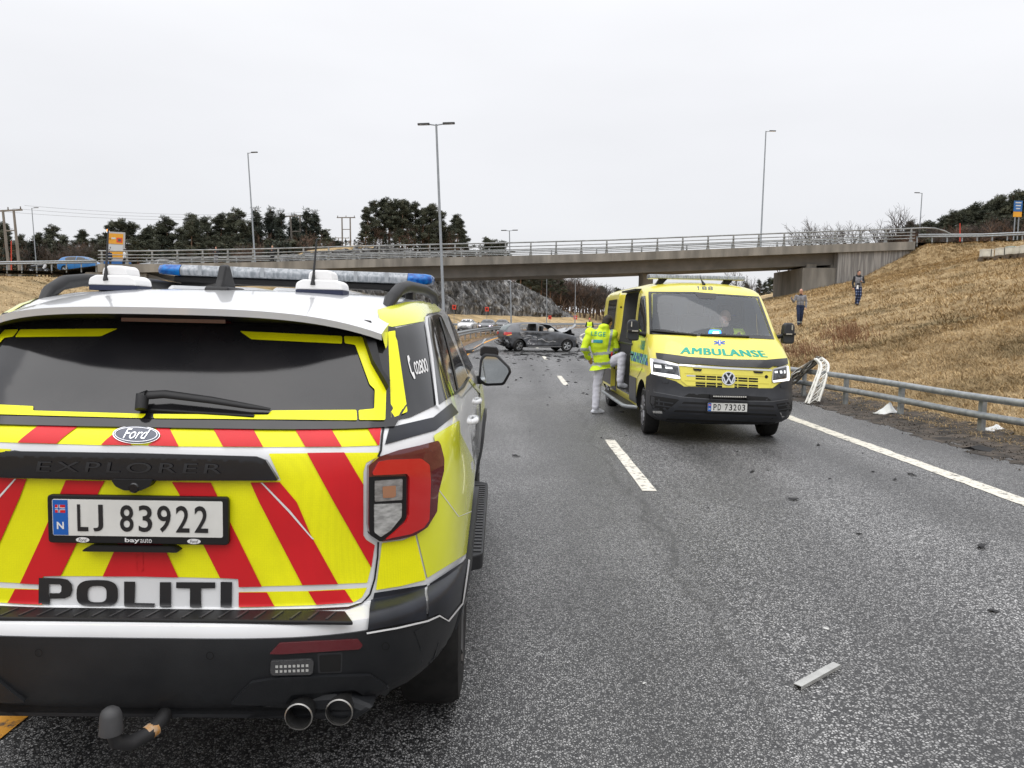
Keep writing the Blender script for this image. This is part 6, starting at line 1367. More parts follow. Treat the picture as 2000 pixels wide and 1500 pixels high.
def make_car(name, label, loc, rz, paint, st, axles, rim, lamps_on=False, group=None, sc_=1.0, plate_front=True, detail=True, kind='sedan'):
    c = thing(name, label, 'car', loc, rz, group); c.scale = (sc_,)*3
    me = subd(car_hull(st), 2); hh = Hull(me, c); hh.mid = 0
    body = boolean(me.copy(), [cyl_mesh((y, .31), .345, a, b, n=24) for y in axles for a, b in ((.55, 1.1), (-1.1, -.55))], [paint])
    mkobj('body_shell', body, [], c, 45)
    hb = kind == 'hatch'
    r0 = -1.75 if hb else -1.35
    glass_side(hh, c, [(-.34, 1.02), (.98, 1.0), (.45, 1.36), (-.30, 1.41)] if not hb else [(-.30, 1.03), (.95, 1.02), (.45, 1.38), (-.26, 1.44)], TGL)
    glass_side(hh, c, [(-.42, 1.02), (-.38, 1.40), (-.72, 1.36), (-1.12, 1.05)] if not hb else [(-.38, 1.04), (-.34, 1.44), (-1.05, 1.42), (-1.35, 1.30), (-1.20, 1.06)], TGL)
    lay(hh, 'windscreen', rnd([(-.66, 1.02), (.66, 1.02), (.54, 1.38), (-.54, 1.38)], .04), TGL, c, how='front', off=.004, res=.2)
    lay(hh, 'rear_window', rnd([(-.60, 1.06), (.60, 1.06), (.50, 1.36), (-.50, 1.36)], .04), TGL, c, how='rear', off=.004, res=.2)
    for s_ in (-1, 1):
        lay(hh, 'head_lamp', rnd([(s_*.48, .64), (s_*.80, .68), (s_*.82, .78), (s_*.5, .72)][::s_], .02), M('lit_headlamp', (.9, .85, .9), .3, emit=(1, .75, .95), estr=2.2) if lamps_on else CLENS, c, how='front', off=.006, res=.15)
        lay(hh, 'tail_lamp', rnd([(s_*.45, .78), (s_*.80, .78), (s_*.79, .92), (s_*.47, .90)][::s_], .02), RLENS, c, how='rear', off=.006, res=.15)
        mb = MB(); mb.ell((s_*.98, .72, 1.02), (.10, .06, .075), 12, 8); mb.tube([(s_*.86, .74, .98), (s_*.95, .73, 1.0)], .025, 6); mb.build('side_mirror', paint, c, smooth=60)
        for y in axles: wheel(c, (s_*.765, y, .315), .315, .20, s_, rim)
        for y in (-.25, -.95): mb = MB(); mb.box((s_*.905, y, .86), (.02, .16, .03)); mb.build('door_handle', paint, c, bevel=.008)
        lay(hh, 'door_seam', stroke([(-.36, .98), (-.38, .35)], .012), PLM, c, how='side', sgn=s_, off=.003, res=.2); lay(hh, 'door_seam', stroke([(.86, .95), (.80, .35)], .012), PLM, c, how='side', sgn=s_, off=.003, res=.2)
        lay(hh, 'sill', [(-1.0, .20), (1.05, .20), (1.05, .29), (-1.0, .29)], PLM, c, how='side', sgn=s_, off=.004, res=.3)
    lay(hh, 'radiator_grille', rnd([(-.40, .50), (.40, .50), (.46, .68), (-.46, .68)], .03), PLB, c, how='front', off=.005, res=.2)
    lay(hh, 'lower_intake', rnd([(-.62, .36), (.62, .36), (.6, .45), (-.6, .45)], .02), PLB, c, how='front', off=.006, res=.2)
    if plate_front: lay(hh, 'number_plate', [(-.26, .46), (.26, .46), (.26, .57), (-.26, .57)], PLATEW, c, how='front', off=.010, res=.3)
    lay(hh, 'number_plate', [(-.26, .66), (.26, .66), (.26, .77), (-.26, .77)], PLATEW, c, how='rear', off=.008, res=.3)
    return c, hh
_lay0 = lay
def lay(hull, name, data, mat, parent, how='px', **k):
    if how == 'front':
        hull.rear_, hull.rear = hull.rear, (lambda p, h=hull: Hull.rear(h, p, True))
        try: o = _lay0(hull, name, data, mat, parent, how='rear', **k)
        finally: del hull.rear
        return o
    return _lay0(hull, name, data, mat, parent, how=how, **k)
lay(PH, 'windscreen', rnd([(-.70, 1.29), (.70, 1.29), (.62, 1.62), (-.62, 1.62)], .05), TGL, pol, how='front', off=.004, res=.15)
for s_ in (-1, 1): lay(PH, 'front_door_window', rnd([(2.30, 1.315), (3.38, 1.315), (3.12, 1.50), (2.86, 1.63), (2.34, 1.655)], .04), TGL, pol, how='side', sgn=s_, off=.0026, res=.12)
def opp(d, y): return (d+cx(y), y, 0)
def hd(y): return math.pi-math.atan((y-40)/400) 
PSIL = M('white_paint', (.66, .66, .66), .3, coat=.8); PDGR = M('dark_grey_paint', (.035, .038, .045), .25, coat=.8); PBLK = M('black_paint', (.016, .017, .02), .25, coat=.8); PBLU = M('blue_paint', (.004, .13, .36), .3, coat=.35, var=.05, scale=2); PGRY = M('silver_grey_paint', (.16, .165, .17), .3, .3, coat=.6)
pw = atZ(912, 647); 
make_car('parked_car', 'white car waiting on the far carriageway beside the median barrier', (atY(913, 640, 92).x, 92, 0), hd(92), PSIL, SEDAN, (-1.35, 1.38), RIMS)
make_car('parked_car', 'dark grey car with lit headlamps waiting on the far carriageway behind the white car', (atY(953, 636, 92).x, 92, 0), hd(92), PDGR, SEDAN, (-1.35, 1.38), RIMS, lamps_on=True)
make_car('parked_car', 'black car at the back of the queue on the far carriageway', (atY(981, 634, 108).x, 108, 0), hd(108), PBLK, SEDAN, (-1.35, 1.38), RIMS)
pb = atY(165, 522, 74.5); make_car('parked_car', 'bright blue hatchback parked at the left end of the bridge', (pb.x, 74.5, 4.98), R(-92), PBLU, HATCH, (-1.28, 1.30), RIMS, kind='hatch', sc_=1.06)
pg = atY(318, 515, 75); make_car('parked_car', 'silver grey car standing on the bridge, roof showing above the parapet', (pg.x, 75.5, zb(pg.x)-.62), R(-90), PGRY, SEDAN, (-1.35, 1.38), RIMS)
# ---------------------------------------------------------------- the wrecked hatchback
WP = M('scuffed_grey_paint', (.060, .064, .072), .34, .3, c2=(.10, .105, .115), scale=3, detail=9, coat=.4)
wk = thing('wrecked_car', 'crashed dark grey hatchback with crumpled bonnet standing across the road', 'car', (1.28, 40.0, 0), R(-72)); wk.scale = (.97,)*3
st = [list(s_) for s_ in HATCH]
me = subd(car_hull(HATCH[:-2]+[(1.86, .80, .76, .76, .5, .26), (1.93, .74, .66, .66, .4, .36)]), 3)
for v in me.vertices:
    c = v.co; k = sm(.9, 1.9, c.y)
    if c.x > .6 and .3 < c.z < 1.0:
        d = .11*math.exp(-((c.y+.75)/.55)**2)*(.6+.8*noise.noise(c*4)) + .05*math.exp(-((c.y-.1)/.5)**2)*(.5+noise.noise(c*5)); c.x -= d*sm(.3, .5, c.z)*(1-sm(.86, 1.0, c.z))
    if c.y > .9: c.x += .05*k*noise.noise(c*3.3); c.y -= .14*k*abs(noise.noise(c*2.7+Vector((3, 0, 0)))); c.z += .06*k*noise.noise(c*3.9+Vector((0, 7, 0)))
    if c.y < -1.75 and c.z < .72: c.y += .16*abs(noise.noise(c*4.0)); c.x += .06*noise.noise(c*5+Vector((9, 0, 0)))
me.update(); wh = Hull(me, wk); wh.mid = 0
WAX = (-1.28, 1.30)
cuts = [cyl_mesh((y, .31), .35, a, b, n=28) for y in WAX for a, b in ((.5, 1.2), (-1.2, -.5))]
for q_ in cuts: q_.materials.append(PLB)
# broken-out window openings and the engine bay
WIN = M('wreck_interior', (.02, .02, .022), .8, c2=(.07, .07, .075), scale=7, detail=6)
for pl in ([(-.28, 1.04), (.90, 1.03), (.42, 1.37), (-.24, 1.43)], [(-.38, 1.05), (-.34, 1.43), (-1.05, 1.41), (-1.32, 1.29), (-1.18, 1.07)]):
    mb = MB(); mb.prism(rnd(pl, .04), -1.3, 1.3, 'x'); cuts.append(clean(mb, [WIN]))
mb = MB(); mb.prism([(-.62, .80), (.62, .80), (.62, 1.3), (-.62, 1.3)], 1.22, 2.3, 'y'); cuts.append(clean(mb, [PLB]))
wb = boolean(me.copy(), cuts, [WP]); mkobj('body_shell', wb, [], wk, 40)
lay(wh, 'rear_window', rnd([(-.60, 1.08), (.60, 1.08), (.52, 1.38), (-.52, 1.38)], .05), M('grey_rear_glass', (.12, .15, .15), .08), wk, how='rear', off=.004, res=.1)
lay(wh, 'windscreen', rnd([(-.64, 1.02), (.64, 1.02), (.54, 1.38), (-.54, 1.38)], .04), M('cracked_windscreen', (.30, .33, .34), .2, c2=(.6, .62, .62), scale=18, detail=8), wk, how='front', off=.004, res=.15)
for s_ in (-1, 1):
    lay(wh, 'tail_lamp', rnd([(s_*.50, .84), (s_*.81, .82), (s_*.80, .97), (s_*.52, .98)][::s_], .03), RLENS, wk, how='rear', off=.008, thick=.02, res=.1)
lay(wh, 'tail_lamp', rnd([(-1.99, .83), (-1.72, .88), (-1.74, .98), (-1.98, .97)], .03), RLENS, wk, how='side', sgn=1, off=.006, res=.1)
lay(wh, 'tail_lamp_strip', rnd([(-1.99, .80), (-1.73, .845), (-1.73, .868), (-1.99, .828)], .008), M('lit_indicator', (.9, .45, .1), .3, emit=(1, .5, .1), estr=.6), wk, how='side', sgn=1, off=.008, res=.1)
SCR = bpy.data.materials.new('scraped_panel'); SCR.use_nodes = True
n = SCR.node_tree.nodes; l = SCR.node_tree.links; b = n['Principled BSDF']; t = n.new('ShaderNodeTexCoord'); mp = n.new('ShaderNodeMapping'); mp.inputs['Scale'].default_value = (1, .55, 2.2); l.new(t.outputs['Object'], mp.inputs[0])
z = n.new('ShaderNodeTexNoise'); z.inputs['Scale'].default_value = 2.2; z.inputs['Detail'].default_value = 5; z.inputs['Distortion'].default_value = 1.2; l.new(mp.outputs[0], z.inputs[0])
r = n.new('ShaderNodeValToRGB'); e = r.color_ramp.elements; e[0].position = .30; e[0].color = (.03, .032, .036, 1); e[1].position = .70; e[1].color = (.08, .085, .095, 1)
for p_, c_ in ((.46, (.075, .08, .09)), (.50, (.42, .42, .42)), (.54, (.10, .10, .11))): k = e.new(p_); k.color = (*c_, 1)
l.new(z.outputs[0], r.inputs[0]); l.new(r.outputs[0], b.inputs['Base Color']); b.inputs['Roughness'].default_value = .45; b.inputs['Metallic'].default_value = .3
bp = n.new('ShaderNodeBump'); bp.inputs['Strength'].default_value = .8; bp.inputs['Distance'].default_value = .06; l.new(z.outputs[0], bp.inputs['Height']); l.new(bp.outputs[0], b.inputs['Normal'])
lay(wh, 'rear_door', [(-.36, .36), (-.36, .98), (-1.30, 1.0), (-1.22, .80), (-.95, .60), (-.85, .36)], SCR, wk, how='side', sgn=1, off=.006, thick=.01, res=.08)
lay(wh, 'front_door', [(-.34, .34), (.80, .34), (.86, .94), (-.34, .98)], WP, wk, how='side', sgn=1, off=.004, thick=.010, res=.1)
lay(wh, 'door_scrape', stroke([(-.30, .62), (-.1, .66), (.1, .54), (.3, .50), (.48, .56), (.66, .52)], .022), M('bare_metal', (.6, .6, .6), .4, .5), wk, how='side', sgn=1, off=.016, res=.1)
lay(wh, 'sill_strip', [(-.85, .25), (1.0, .25), (1.0, .285), (-.85, .285)], M('bare_metal', (.6, .6, .6), .4, .5), wk, how='side', sgn=1, off=.006, res=.2)
mb = MB(); mb.box((.905, .62-.75, .86), (.02, .17, .03)); mb.build('door_handle', WP, wk, bevel=.008)
def crumple(u, v):
    x = (u-.5)*1.36; y = 1.02+v*.86; z = .985+.38*v**1.1-.10*max(0, v-.55)+.10*math.sin(v*5+u*3)*v+.10*noise.noise(Vector((u*3, v*3, 1)))*(.3+v)
    return (x*(1-.08*v)+.04*noise.noise(Vector((v*5, u*3, 4))), y, z)
mb = MB(); mb.grid(crumple, 14, 14); o = mb.build('bonnet', M('light_grey_bonnet', (.36, .37, .38), .35, .3, var=.1, scale=4), wk, smooth=35, recalc=False); s_ = o.modifiers.new('s', 'SOLIDIFY'); s_.thickness = .02
random.seed(5)
def scrap(name, c, r_, seed, mat=PLM, par=wk, n_=2):
    bm = bmesh.new(); bmesh.ops.create_icosphere(bm, subdivisions=n_, radius=1)
    for v in bm.verts:
        q = v.co*1.7+Vector((seed*3.1, seed, 0)); k = .7+.75*noise.noise(q)+.4*noise.noise(q*2.6); v.co = Vector((v.co.x*r_[0]*k, v.co.y*r_[1]*k, v.co.z*r_[2]*k))+Vector(c)
    me_ = bpy.data.meshes.new(name); bm.to_mesh(me_); bm.free(); return mkobj(name, me_, mat, par, 25)
scrap('engine_block', (0.1, 1.60, .86), (.62, .36, .36), 1, n_=3); scrap('radiator_remains', (.1, 1.92, .52), (.62, .12, .26), 2); scrap('bumper_remains', (.35, 2.02, .34), (.42, .16, .16), 3)
scrap('rear_bumper_remains', (.40, -2.0, .46), (.42, .18, .22), 4, n_=3); scrap('wheel_liner', (.78, -1.76, .40), (.10, .28, .24), 6)
mb = MB(); mb.tube([(-.70, -2.08, .52), (-.3, -2.26, .46), (.1, -2.22, .36), (.4, -2.16, .34)], .045, 8); mb.build('hanging_bumper', PLS, wk, smooth=50)
mb = MB(); mb.tube([(.78, 1.95, .50), (.86, 2.12, .40), (.84, 2.20, .22), (.80, 2.14, .10), (.74, 2.0, .12)], .02, 6); mb.build('torn_hose', PLM, wk, smooth=50)
for (y, s_, yw, dx) in ((1.30, 1, 0, 0), (1.30, -1, 0, 0), (-1.28, -1, 0, 0)): wheel(wk, (s_*.775, y, .315), .315, .20, s_, RIMS, yaw=yw)
w4 = wheel(wk, (.80, -1.36, .30), .315, .20, 1, RIMS, yaw=R(24)); w4.rotation_euler = (0, R(14), R(24))
for x, y in ((.38, .30), (-.38, .30)):
    mb = MB(); mb.box((x, y-.28, .98), (.44, .12, .66)); mb.build('seat', SEAT, wk, bevel=.05)
mb = MB(); mb.ell((.52, .52, 1.06), (.20, .18, .17), 12, 8); mb.build('airbag', M('airbag_cloth', (.55, .55, .53), .8), wk, smooth=60)
mb = MB(); mb.ell((.0, .66, 1.05), (.22, .14, .12), 12, 8); mb.build('airbag', M('airbag_cloth', (.55, .55, .53), .8), wk, smooth=60)
# ================================================================ ROADSIDE
# tubular guardrail on the right
GP = [(7.62, 8.0), (7.15, 12.0), (6.98, 14.1), (6.75, 15.9), (6.55, 17.8), (6.45, 20), (6.45, 40)]
def gx(y): return float(np.interp(y, [p[1] for p in GP], [p[0] for p in GP]))
gr_ = thing('guardrail', 'galvanised double-tube guardrail along the right edge of the road', 'guardrail', (0, 0, 0))
ys_ = list(np.linspace(8, 40, 60))
for z_ in (.60, .33):
    mb = MB(); mb.tube([(gx(y), y, z_+.012*math.sin(y*.9)) for y in ys_], .056, 14); mb.build('tube_rail', GALV, gr_, smooth=60)
yp = 9.8
for yp in [9.85, 11.97, 14.13, 15.95, 17.75] + list(np.arange(19.6, 40, 2.0)):
    x = gx(yp)+.075; mb = MB()
    mb.prism([(x-.03, yp-.055), (x+.04, yp-.055), (x+.04, yp-.045), (x-.02, yp-.045), (x-.02, yp+.045), (x+.04, yp+.045), (x+.04, yp+.055), (x-.03, yp+.055)], -.15, .60, 'z'); p_ = mb.build('rail_post', GALV, gr_, bevel=.004)
    for z_ in (.33, .60): mb = MB(); mb.box((x-.035, yp, z_), (.03, .06, .05)); mb.build('rail_bracket', GALV, p_)
# W-beam barrier between the carriageways
wb_ = thing('median_barrier', 'steel W-beam crash barrier between the two carriageways', 'barrier')
ysb = list(np.linspace(18, 60, 50))+list(np.linspace(62, 220, 90))
def wbeam(par, path, mat=GALV, h=.75):
    prof = [(0, .15), (.04, .13), (.07, .085), (.04, .04), (.005, .0), (.04, -.04), (.07, -.085), (.04, -.13), (0, -.15)]
    mb = MB(); vs_ = []; k = len(prof)
    for i, (x, y, z) in enumerate(path):
        a = Vector(path[min(i+1, len(path)-1)])-Vector(path[max(i-1, 0)]); nn = Vector((a.y, -a.x, 0)).normalized()
        for o_, dz in prof: vs_.append((x+nn.x*o_, y+nn.y*o_, z+h-.15+dz))
    mb.add(vs_, [(i*k+j, (i+1)*k+j, (i+1)*k+j+1, i*k+j+1) for i in range(len(path)-1) for j in range(k-1)]); o = mb.build('beam', mat, par, smooth=60, recalc=False); s_ = o.modifiers.new('s', 'SOLIDIFY'); s_.thickness = .006; return o
def mbx(y): return -3.2+cx(y)+.0*y
wbeam(wb_, [(mbx(y), y, .05) for y in ysb]); wbeam(wb_, [(mbx(y)-.30, y, .05) for y in ysb][::-1])
pmesh = None
for y in np.arange(20, 216, 4.0):
    if pmesh is None: mb = MB(); mb.box((0, 0, .35), (.10, .06, .9)); o = mb.build('barrier_post', GALV, wb_); pmesh = o.data
    else: o = bpy.data.objects.new('barrier_post', pmesh); col.objects.link(o); o.parent = wb_
    o.location = (mbx(y)-.15, y, -.05)
# far barrier on the outside of the bend and along the opposite carriageway
fb_ = thing('roadside_barrier', 'steel crash barrier along the grass edge of the far carriageway', 'barrier')
wbeam(fb_, [(-13.6+cx(y), y, .0) for y in ysb if y > 50]); 
for y in np.arange(52, 210, 8.0): o = bpy.data.objects.new('barrier_post', pmesh); col.objects.link(o); o.parent = fb_; o.location = (-13.75+cx(y), y, -.05)
# a torn-off length of rail and a black wheel-arch shell beside the yellow line
tr = MB(); a_, b_ = atZ(893, 690, .12), atZ(942, 672, .25)
pth = [a_+Vector((-1.2, -1.5, -.02)), a_, a_.lerp(b_, .5)+Vector((.1, -.2, -.06)), b_, b_+Vector((.12, .3, .25))]
tr.tube(pth, .10, 8, flat=.35); tag(tr.build('torn_rail', GALV, smooth=60), 'torn length of steel rail lying beside the yellow line', 'rail')
o = scrap('bumper_fragment', (0, 0, .14), (.75, .14, .13), 11, PLM, None); o.location = (-2.35, 33, 0); tag(o, 'black plastic fragment lying left of the yellow line near the median', 'debris')
# ---------------------------------------------------------------- bent lattice mast over the guardrail
lm = thing('lattice_mast', 'broken white lattice mast bent over the guardrail beside the ambulance', 'mast')
LW = M('white_mast_paint', (.66, .65, .61), .5, var=.12, scale=10); LB = M('scorched_mast', (.025, .022, .018), .6, c2=(.13, .12, .10), scale=16, detail=6)
P0 = atY(1586, 786, 16.15); P1 = atY(1601, 745, 16.4); P2 = atY(1609, 714, 16.75); P3 = atY(1598, 700, 17.0)
def spl(pts, n_=8):
    o = []; P = [Vector(p) for p in pts]
    for i in range(len(P)-1):
        a, b, c, d = P[max(i-1, 0)], P[i], P[i+1], P[min(i+2, len(P)-1)]
        for k in range(n_):
            t = k/n_; o.append(.5*((2*b)+(c-a)*t+(2*a-5*b+4*c-d)*t*t+(3*b-a-3*c+d)*t**3))
    return o+[P[-1]]
core = spl([P0, P1, P2, P3], 8); W1 = Vector((.125, .05, .02)); W2 = Vector((.0, .16, .0))
offs = [-W1-W2*.5, W1-W2*.5, W1+W2*.5, -W1+W2*.5]
def sq(t): return 1-.45*t
ch = [[p+o_*sq(i/(len(core)-1)) for i, p in enumerate(core)] for o_ in offs]
for k, c_ in enumerate(ch): mb = MB(); mb.tube(c_, .028 if k < 2 else .022, 8); mb.build('chord', LW, lm, smooth=60)
for f_ in range(4):
    A, B = ch[f_], ch[(f_+1) % 4]
    for i in range(0, len(core)-3, 3):
        for a, b in ((A[i], B[i+3]), (B[i], A[i+3])): mb = MB(); mb.tube([a, b], .010, 5); mb.build('brace', LW, lm)
for f_ in range(4): mb = MB(); mb.tube([ch[f_][0], ch[(f_+1) % 4][0]], .012, 5); mb.build('brace', LB, lm)
# the scorched bundle of rods running back behind the van
T0 = P3; random.seed(3)
for k in range(17):
    dz = random.uniform(-.20, .10); dy = random.uniform(-.12, .22)
    q_ = [T0+Vector((random.uniform(-.06, .06), dy*.5, random.uniform(-.09, .05))), atY(1578, 712+random.uniform(-4, 12), 17.2+dy)+Vector((0, 0, dz*.25)), atY(1556, 727+random.uniform(-6, 16), 17.5+dy)+Vector((0, 0, dz*.45)), atY(1538, 742+random.uniform(-6, 14), 17.8+dy)+Vector((0, 0, dz*.5)), atY(1505, 775, 18.2+dy)]
    mb = MB(); mb.tube(spl(q_, 5), random.choice((.012, .016, .02, .014)), 6); mb.build('rod', LB if k % 5 else LW, lm, smooth=60)
# ---------------------------------------------------------------- debris
ALU = M('aluminium_strip', (.48, .48, .46), .4, .6, var=.1, scale=20)
a_, b_ = atZ(1560, 1340, .012), atZ(1632, 1300, .012); d_ = b_-a_; L_ = d_.length+.02
mb = MB(); mb.prism([(-.020, 0), (.020, 0), (.020, .018), (.017, .018), (.017, .003), (-.017, .003), (-.017, .018), (-.020, .018)], -L_/2, L_/2, 'y')
mb.v = [(x, y, .019-z) for x, y, z in mb.v]
o = mb.build('metal_strip', ALU); o.location = (a_+b_)/2*1.0; o.location.z = 0.002; o.rotation_euler = (0, 0, math.atan2(d_.y, d_.x)-math.pi/2); tag(o, 'short grey aluminium channel lying on the asphalt in the foreground', 'metal strip')
BITS = [(1551, 977, .13, 'thin dark splinter'), (1383, 992, .05, 'small black chip'), (1679, 1044, .07, 'flat black plastic chip'), (1917, 1070, .16, 'long thin dark strip'), (1614, 1228, .05, 'grey pebble-like shard'), (1258, 1335, .03, 'pale shard'), (1170, 1058, .03, 'tiny black speck'),
        (1940, 1195, .09, 'dark bent splinter'), (1598, 870, .12, 'dark flat scrap near the edge line'), (1912, 890, .35, 'black rubber scrap on the verge'), (1062, 733, .10, 'black scrap left of the lane dash'), (1116, 727, .12, 'black lump right of the lane dash'), (1005, 711, .22, 'dark shred on the grey asphalt'),
        (1108, 753, .16, 'dark flake beside the second lane dash'), (1124, 748, .14, 'thin dark flake nearer the ambulance'), (1008, 743, .15, 'dark flake on the left lane'), (1036, 745, .09, 'black crumb between the dashes'), (1085, 688, .25, 'black fragment by the wreck front wheel'), (1093, 697, .22, 'black lump below the wreck front door'), (1040, 692, .2, 'small black lump under the wreck'), (1020, 690, .25, 'dark shard behind the wreck rear wheel'), (1070, 690, .3, 'long dark shred below the wreck sill'), (1112, 690, .25, 'black splinter in front of the wreck'), (990, 698, .2, 'dark crumb left of the wreck')]
for k, (px, py, s_, lb) in enumerate(BITS):
    p_ = atZ(px, py) if px < 1900 or py > 900 else Vector((atZ(px, py).x, atZ(px, py).y, .06))
    o = scrap('debris_piece', (0, 0, s_*.10), (s_*.55, s_*.28, s_*.13), 20+k, PLM if 'pale' not in lb and 'grey p' not in lb else ALU, None, 1); o.location = p_; o.rotation_euler = (0, 0, k*1.3)
    tag(o, lb + ' lying on the road' if 'verge' not in lb and 'asphalt' not in lb else lb, 'debris', 'crash debris')
PAP = M('white_paper', (.72, .74, .74), .8)
for px, py, w_, h_, lb in ((1731, 814, .36, .22, 'crumpled white cloth at the foot of the guardrail post'), (1941, 849, .36, .10, 'flat white packet in the grass right of the last guardrail post')):
    p_ = ground_hit(px, py); mb = MB()
    mb.grid(lambda u, v, w_=w_, h_=h_, px=px: ((u-.5)*w_+.04*noise.noise(Vector((u*3, v*3, px))), (v-.5)*.36, max(.0, h_*(1-abs(u-.6)*1.7)*(1-abs(v-.5)*1.5))+.04*noise.noise(Vector((u*4, v*4, px+5)))), 10, 8)
    o = mb.build('discarded_cloth', PAP, smooth=30, recalc=False); s_ = o.modifiers.new('s', 'SOLIDIFY'); s_.thickness = .006; o.location = p_+Vector((0, 0, .03)); tag(o, lb, 'cloth')
# fine crash debris strewn round the wreck and down the lanes
V_ = []; F_ = []; rd = np.random.default_rng(9)
for k in range(420):
    if k < 260: y = rd.uniform(30, 41); x = rd.uniform(-1.6, 4.2)
    else: y = 6+24*rd.uniform(0, 1)**.8; x = rd.uniform(-.2, 4.6)
    s_ = (.01+.05*rd.uniform(0, 1)**3)*(1.6 if k < 260 else .55); a = rd.uniform(0, 6.28); L_ = s_*rd.uniform(1, 3.2)
    q_ = np.array([(-L_, -s_*.5, 0), (L_, -s_*.3, 0), (L_*.8, s_*.6, s_*.5), (-L_*.7, s_*.5, s_*.3), (0, 0, s_*.8)]); c_, si = math.cos(a), math.sin(a)
    V_.append(np.stack([q_[:, 0]*c_-q_[:, 1]*si+x, q_[:, 0]*si+q_[:, 1]*c_+y, q_[:, 2]+.003], 1)); b_ = k*5; F_ += [(b_, b_+1, b_+4), (b_+1, b_+2, b_+4), (b_+2, b_+3, b_+4), (b_+3, b_, b_+4), (b_, b_+3, b_+2, b_+1)]
me_ = bpy.data.meshes.new('crash_fragments'); me_.from_pydata(np.concatenate(V_).tolist(), [], F_); tag(mkobj('crash_fragments', me_, PLM), 'fine dark crash fragments strewn over the lanes', kind='stuff')
# skid marks and oil below the wreck
OIL = M('oil_stain', (.022, .022, .022), .4, c2=(.10, .10, .098), scale=1.2, detail=8, stretch=(.5, 1.6, 1))
def blot(c, rx, ry, seed):
    n_ = 40; pts = []
    for i in range(n_):
        t = 2*math.pi*i/n_; k = .8+.35*noise.noise(Vector((math.cos(t)*2, math.sin(t)*2, seed))); pts.append((c[0]+rx*k*math.cos(t), c[1]+ry*k*math.sin(t)))
    mb = MB(); mb.add([(x, y, .0035) for x, y in pts], [tuple(range(n_))]); o = mb.build('oil_stain', OIL, recalc=False); o['kind'] = 'structure'
blot((1.2, 36.2), 3.0, .9, 1); blot((1.5, 38.6), 2.6, .8, 2)
# ---------------------------------------------------------------- lamp posts
LPM = M('lamp_post_steel', (.27, .29, .31), .5, .5, var=.1, scale=2); LPH = M('lamp_head', (.045, .047, .05), .5)
def lamp(px, py, Y, label, double=False, base=None, side=-1, h=None, zbase=None, lean=.05):
    t_ = atY(px, py, Y); zb_ = zbase; H = t_.z-zb_
    bx = t_.x+lean*H
    r_ = thing('street_lamp', label, 'street lamp', (bx, Y, zb_), rot=(0, -math.atan(lean), 0), group=None)
    mb = MB(); mb.tube([(0, 0, -.3), (0, 0, H*.12), (0, 0, H*.125), (0, 0, H)], [.11, .105, .085, .055], 12); mb.build('pole', LPM, r_, smooth=60)
    for s_ in ((-1, 1) if double else (side,)):
        mb = MB(); mb.tube([(0, 0, H-.05), (s_*.5, 0, H+.02)], .035, 8); mb.build('arm', LPM, r_)
        mb = MB(); mb.prism(rnd([(s_*.35, -.13), (s_*1.0, -.11), (s_*1.0, .11), (s_*.35, .13)][::s_], .05), H-.02, H+.07, 'z'); hd_ = mb.build('lamp_head', LPH, r_, bevel=.02)
        mb = MB(); mb.box((s_*.68, 0, H-.023), (.5, .18, .006)); mb.build('lens', CLENS, hd_)
lamp(852, 242, 43, 'tall double-armed street lamp rising from the median above the police car', True, zbase=.1, lean=.053)
lamp(995, 450, 94, 'double-armed street lamp on the median beyond the bridge', True, zbase=.1, lean=.04)
lamp(484, 298, 81, 'single street lamp on the left half of the bridge', side=1, zbase=zb(-26)-.1, lean=.06)
lamp(1496, 256, 81, 'single tall street lamp behind the right half of the bridge', side=1, zbase=zb(26)-.1, lean=.0)
lamp(62, 406, 120, 'street lamp near the wooden power poles at the far left', side=1, zbase=6.5, lean=.05)
lamp(1801, 377, 105, 'street lamp behind the right end of the bridge', side=-1, zbase=9.5, lean=-.005)
lamp(1124, 545, 150, 'small distant double-armed street lamp under the bridge', True, zbase=.1, lean=.015)
lamp(1068, 520, 170, 'distant street lamp in front of the rock face', True, zbase=.1, lean=.02)
# ---------------------------------------------------------------- power poles
WD = M('weathered_wood', (.14, .125, .11), .9, c2=(.24, .22, .195), scale=5, stretch=(1, 1, .1)); CER = M('insulator', (.10, .08, .07), .4)
def hpole(pxa, pxb, ptop, Y, label, zbase, lean=.0, cross=True):
    a, b = atY(pxa, ptop, Y), atY(pxb, ptop, Y); r_ = thing('power_pole', label, 'power pole', (a.x, Y, zbase), rot=(0, -lean, 0)); H = a.z-zbase; dx = b.x-a.x
    for x in (0, dx): mb = MB(); mb.tube([(x, 0, -.5), (x, 0, H)], [.20, .14], 10); mb.build('pole', WD, r_, smooth=60)
    mb = MB(); mb.box((dx/2, 0, H-.1), (dx+2.2, .16, .2)); cr = mb.build('crossarm', WD, r_)
    mb = MB(); mb.box((dx/2, 0, H-2.6), (dx, .12, .14)); mb.build('brace', WD, r_)
    for x in (-.9, dx/2, dx+.9): mb = MB(); mb.lathe([(0, H), (.07, H), (.09, H+.12), (.05, H+.2), (.08, H+.3), (0, H+.36)], 'z', 10, (x, 0, 0)); mb.build('insulator', CER, cr)
    return a, b
hA = hpole(14, 35, 410, 100, 'two-legged wooden power pole at the far left edge', 6.0, .07); hB = hpole(670, 686, 424, 170, 'distant two-legged power pole standing between the two woods', 10.5, .02); hC = hpole(572, 591, 421, 130, 'two-legged power pole with stays in front of the left wood', 10.0, .06)
hD = hpole(661, 675, 464, 260, 'smallest and farthest two-legged power pole on the skyline', 14.0)
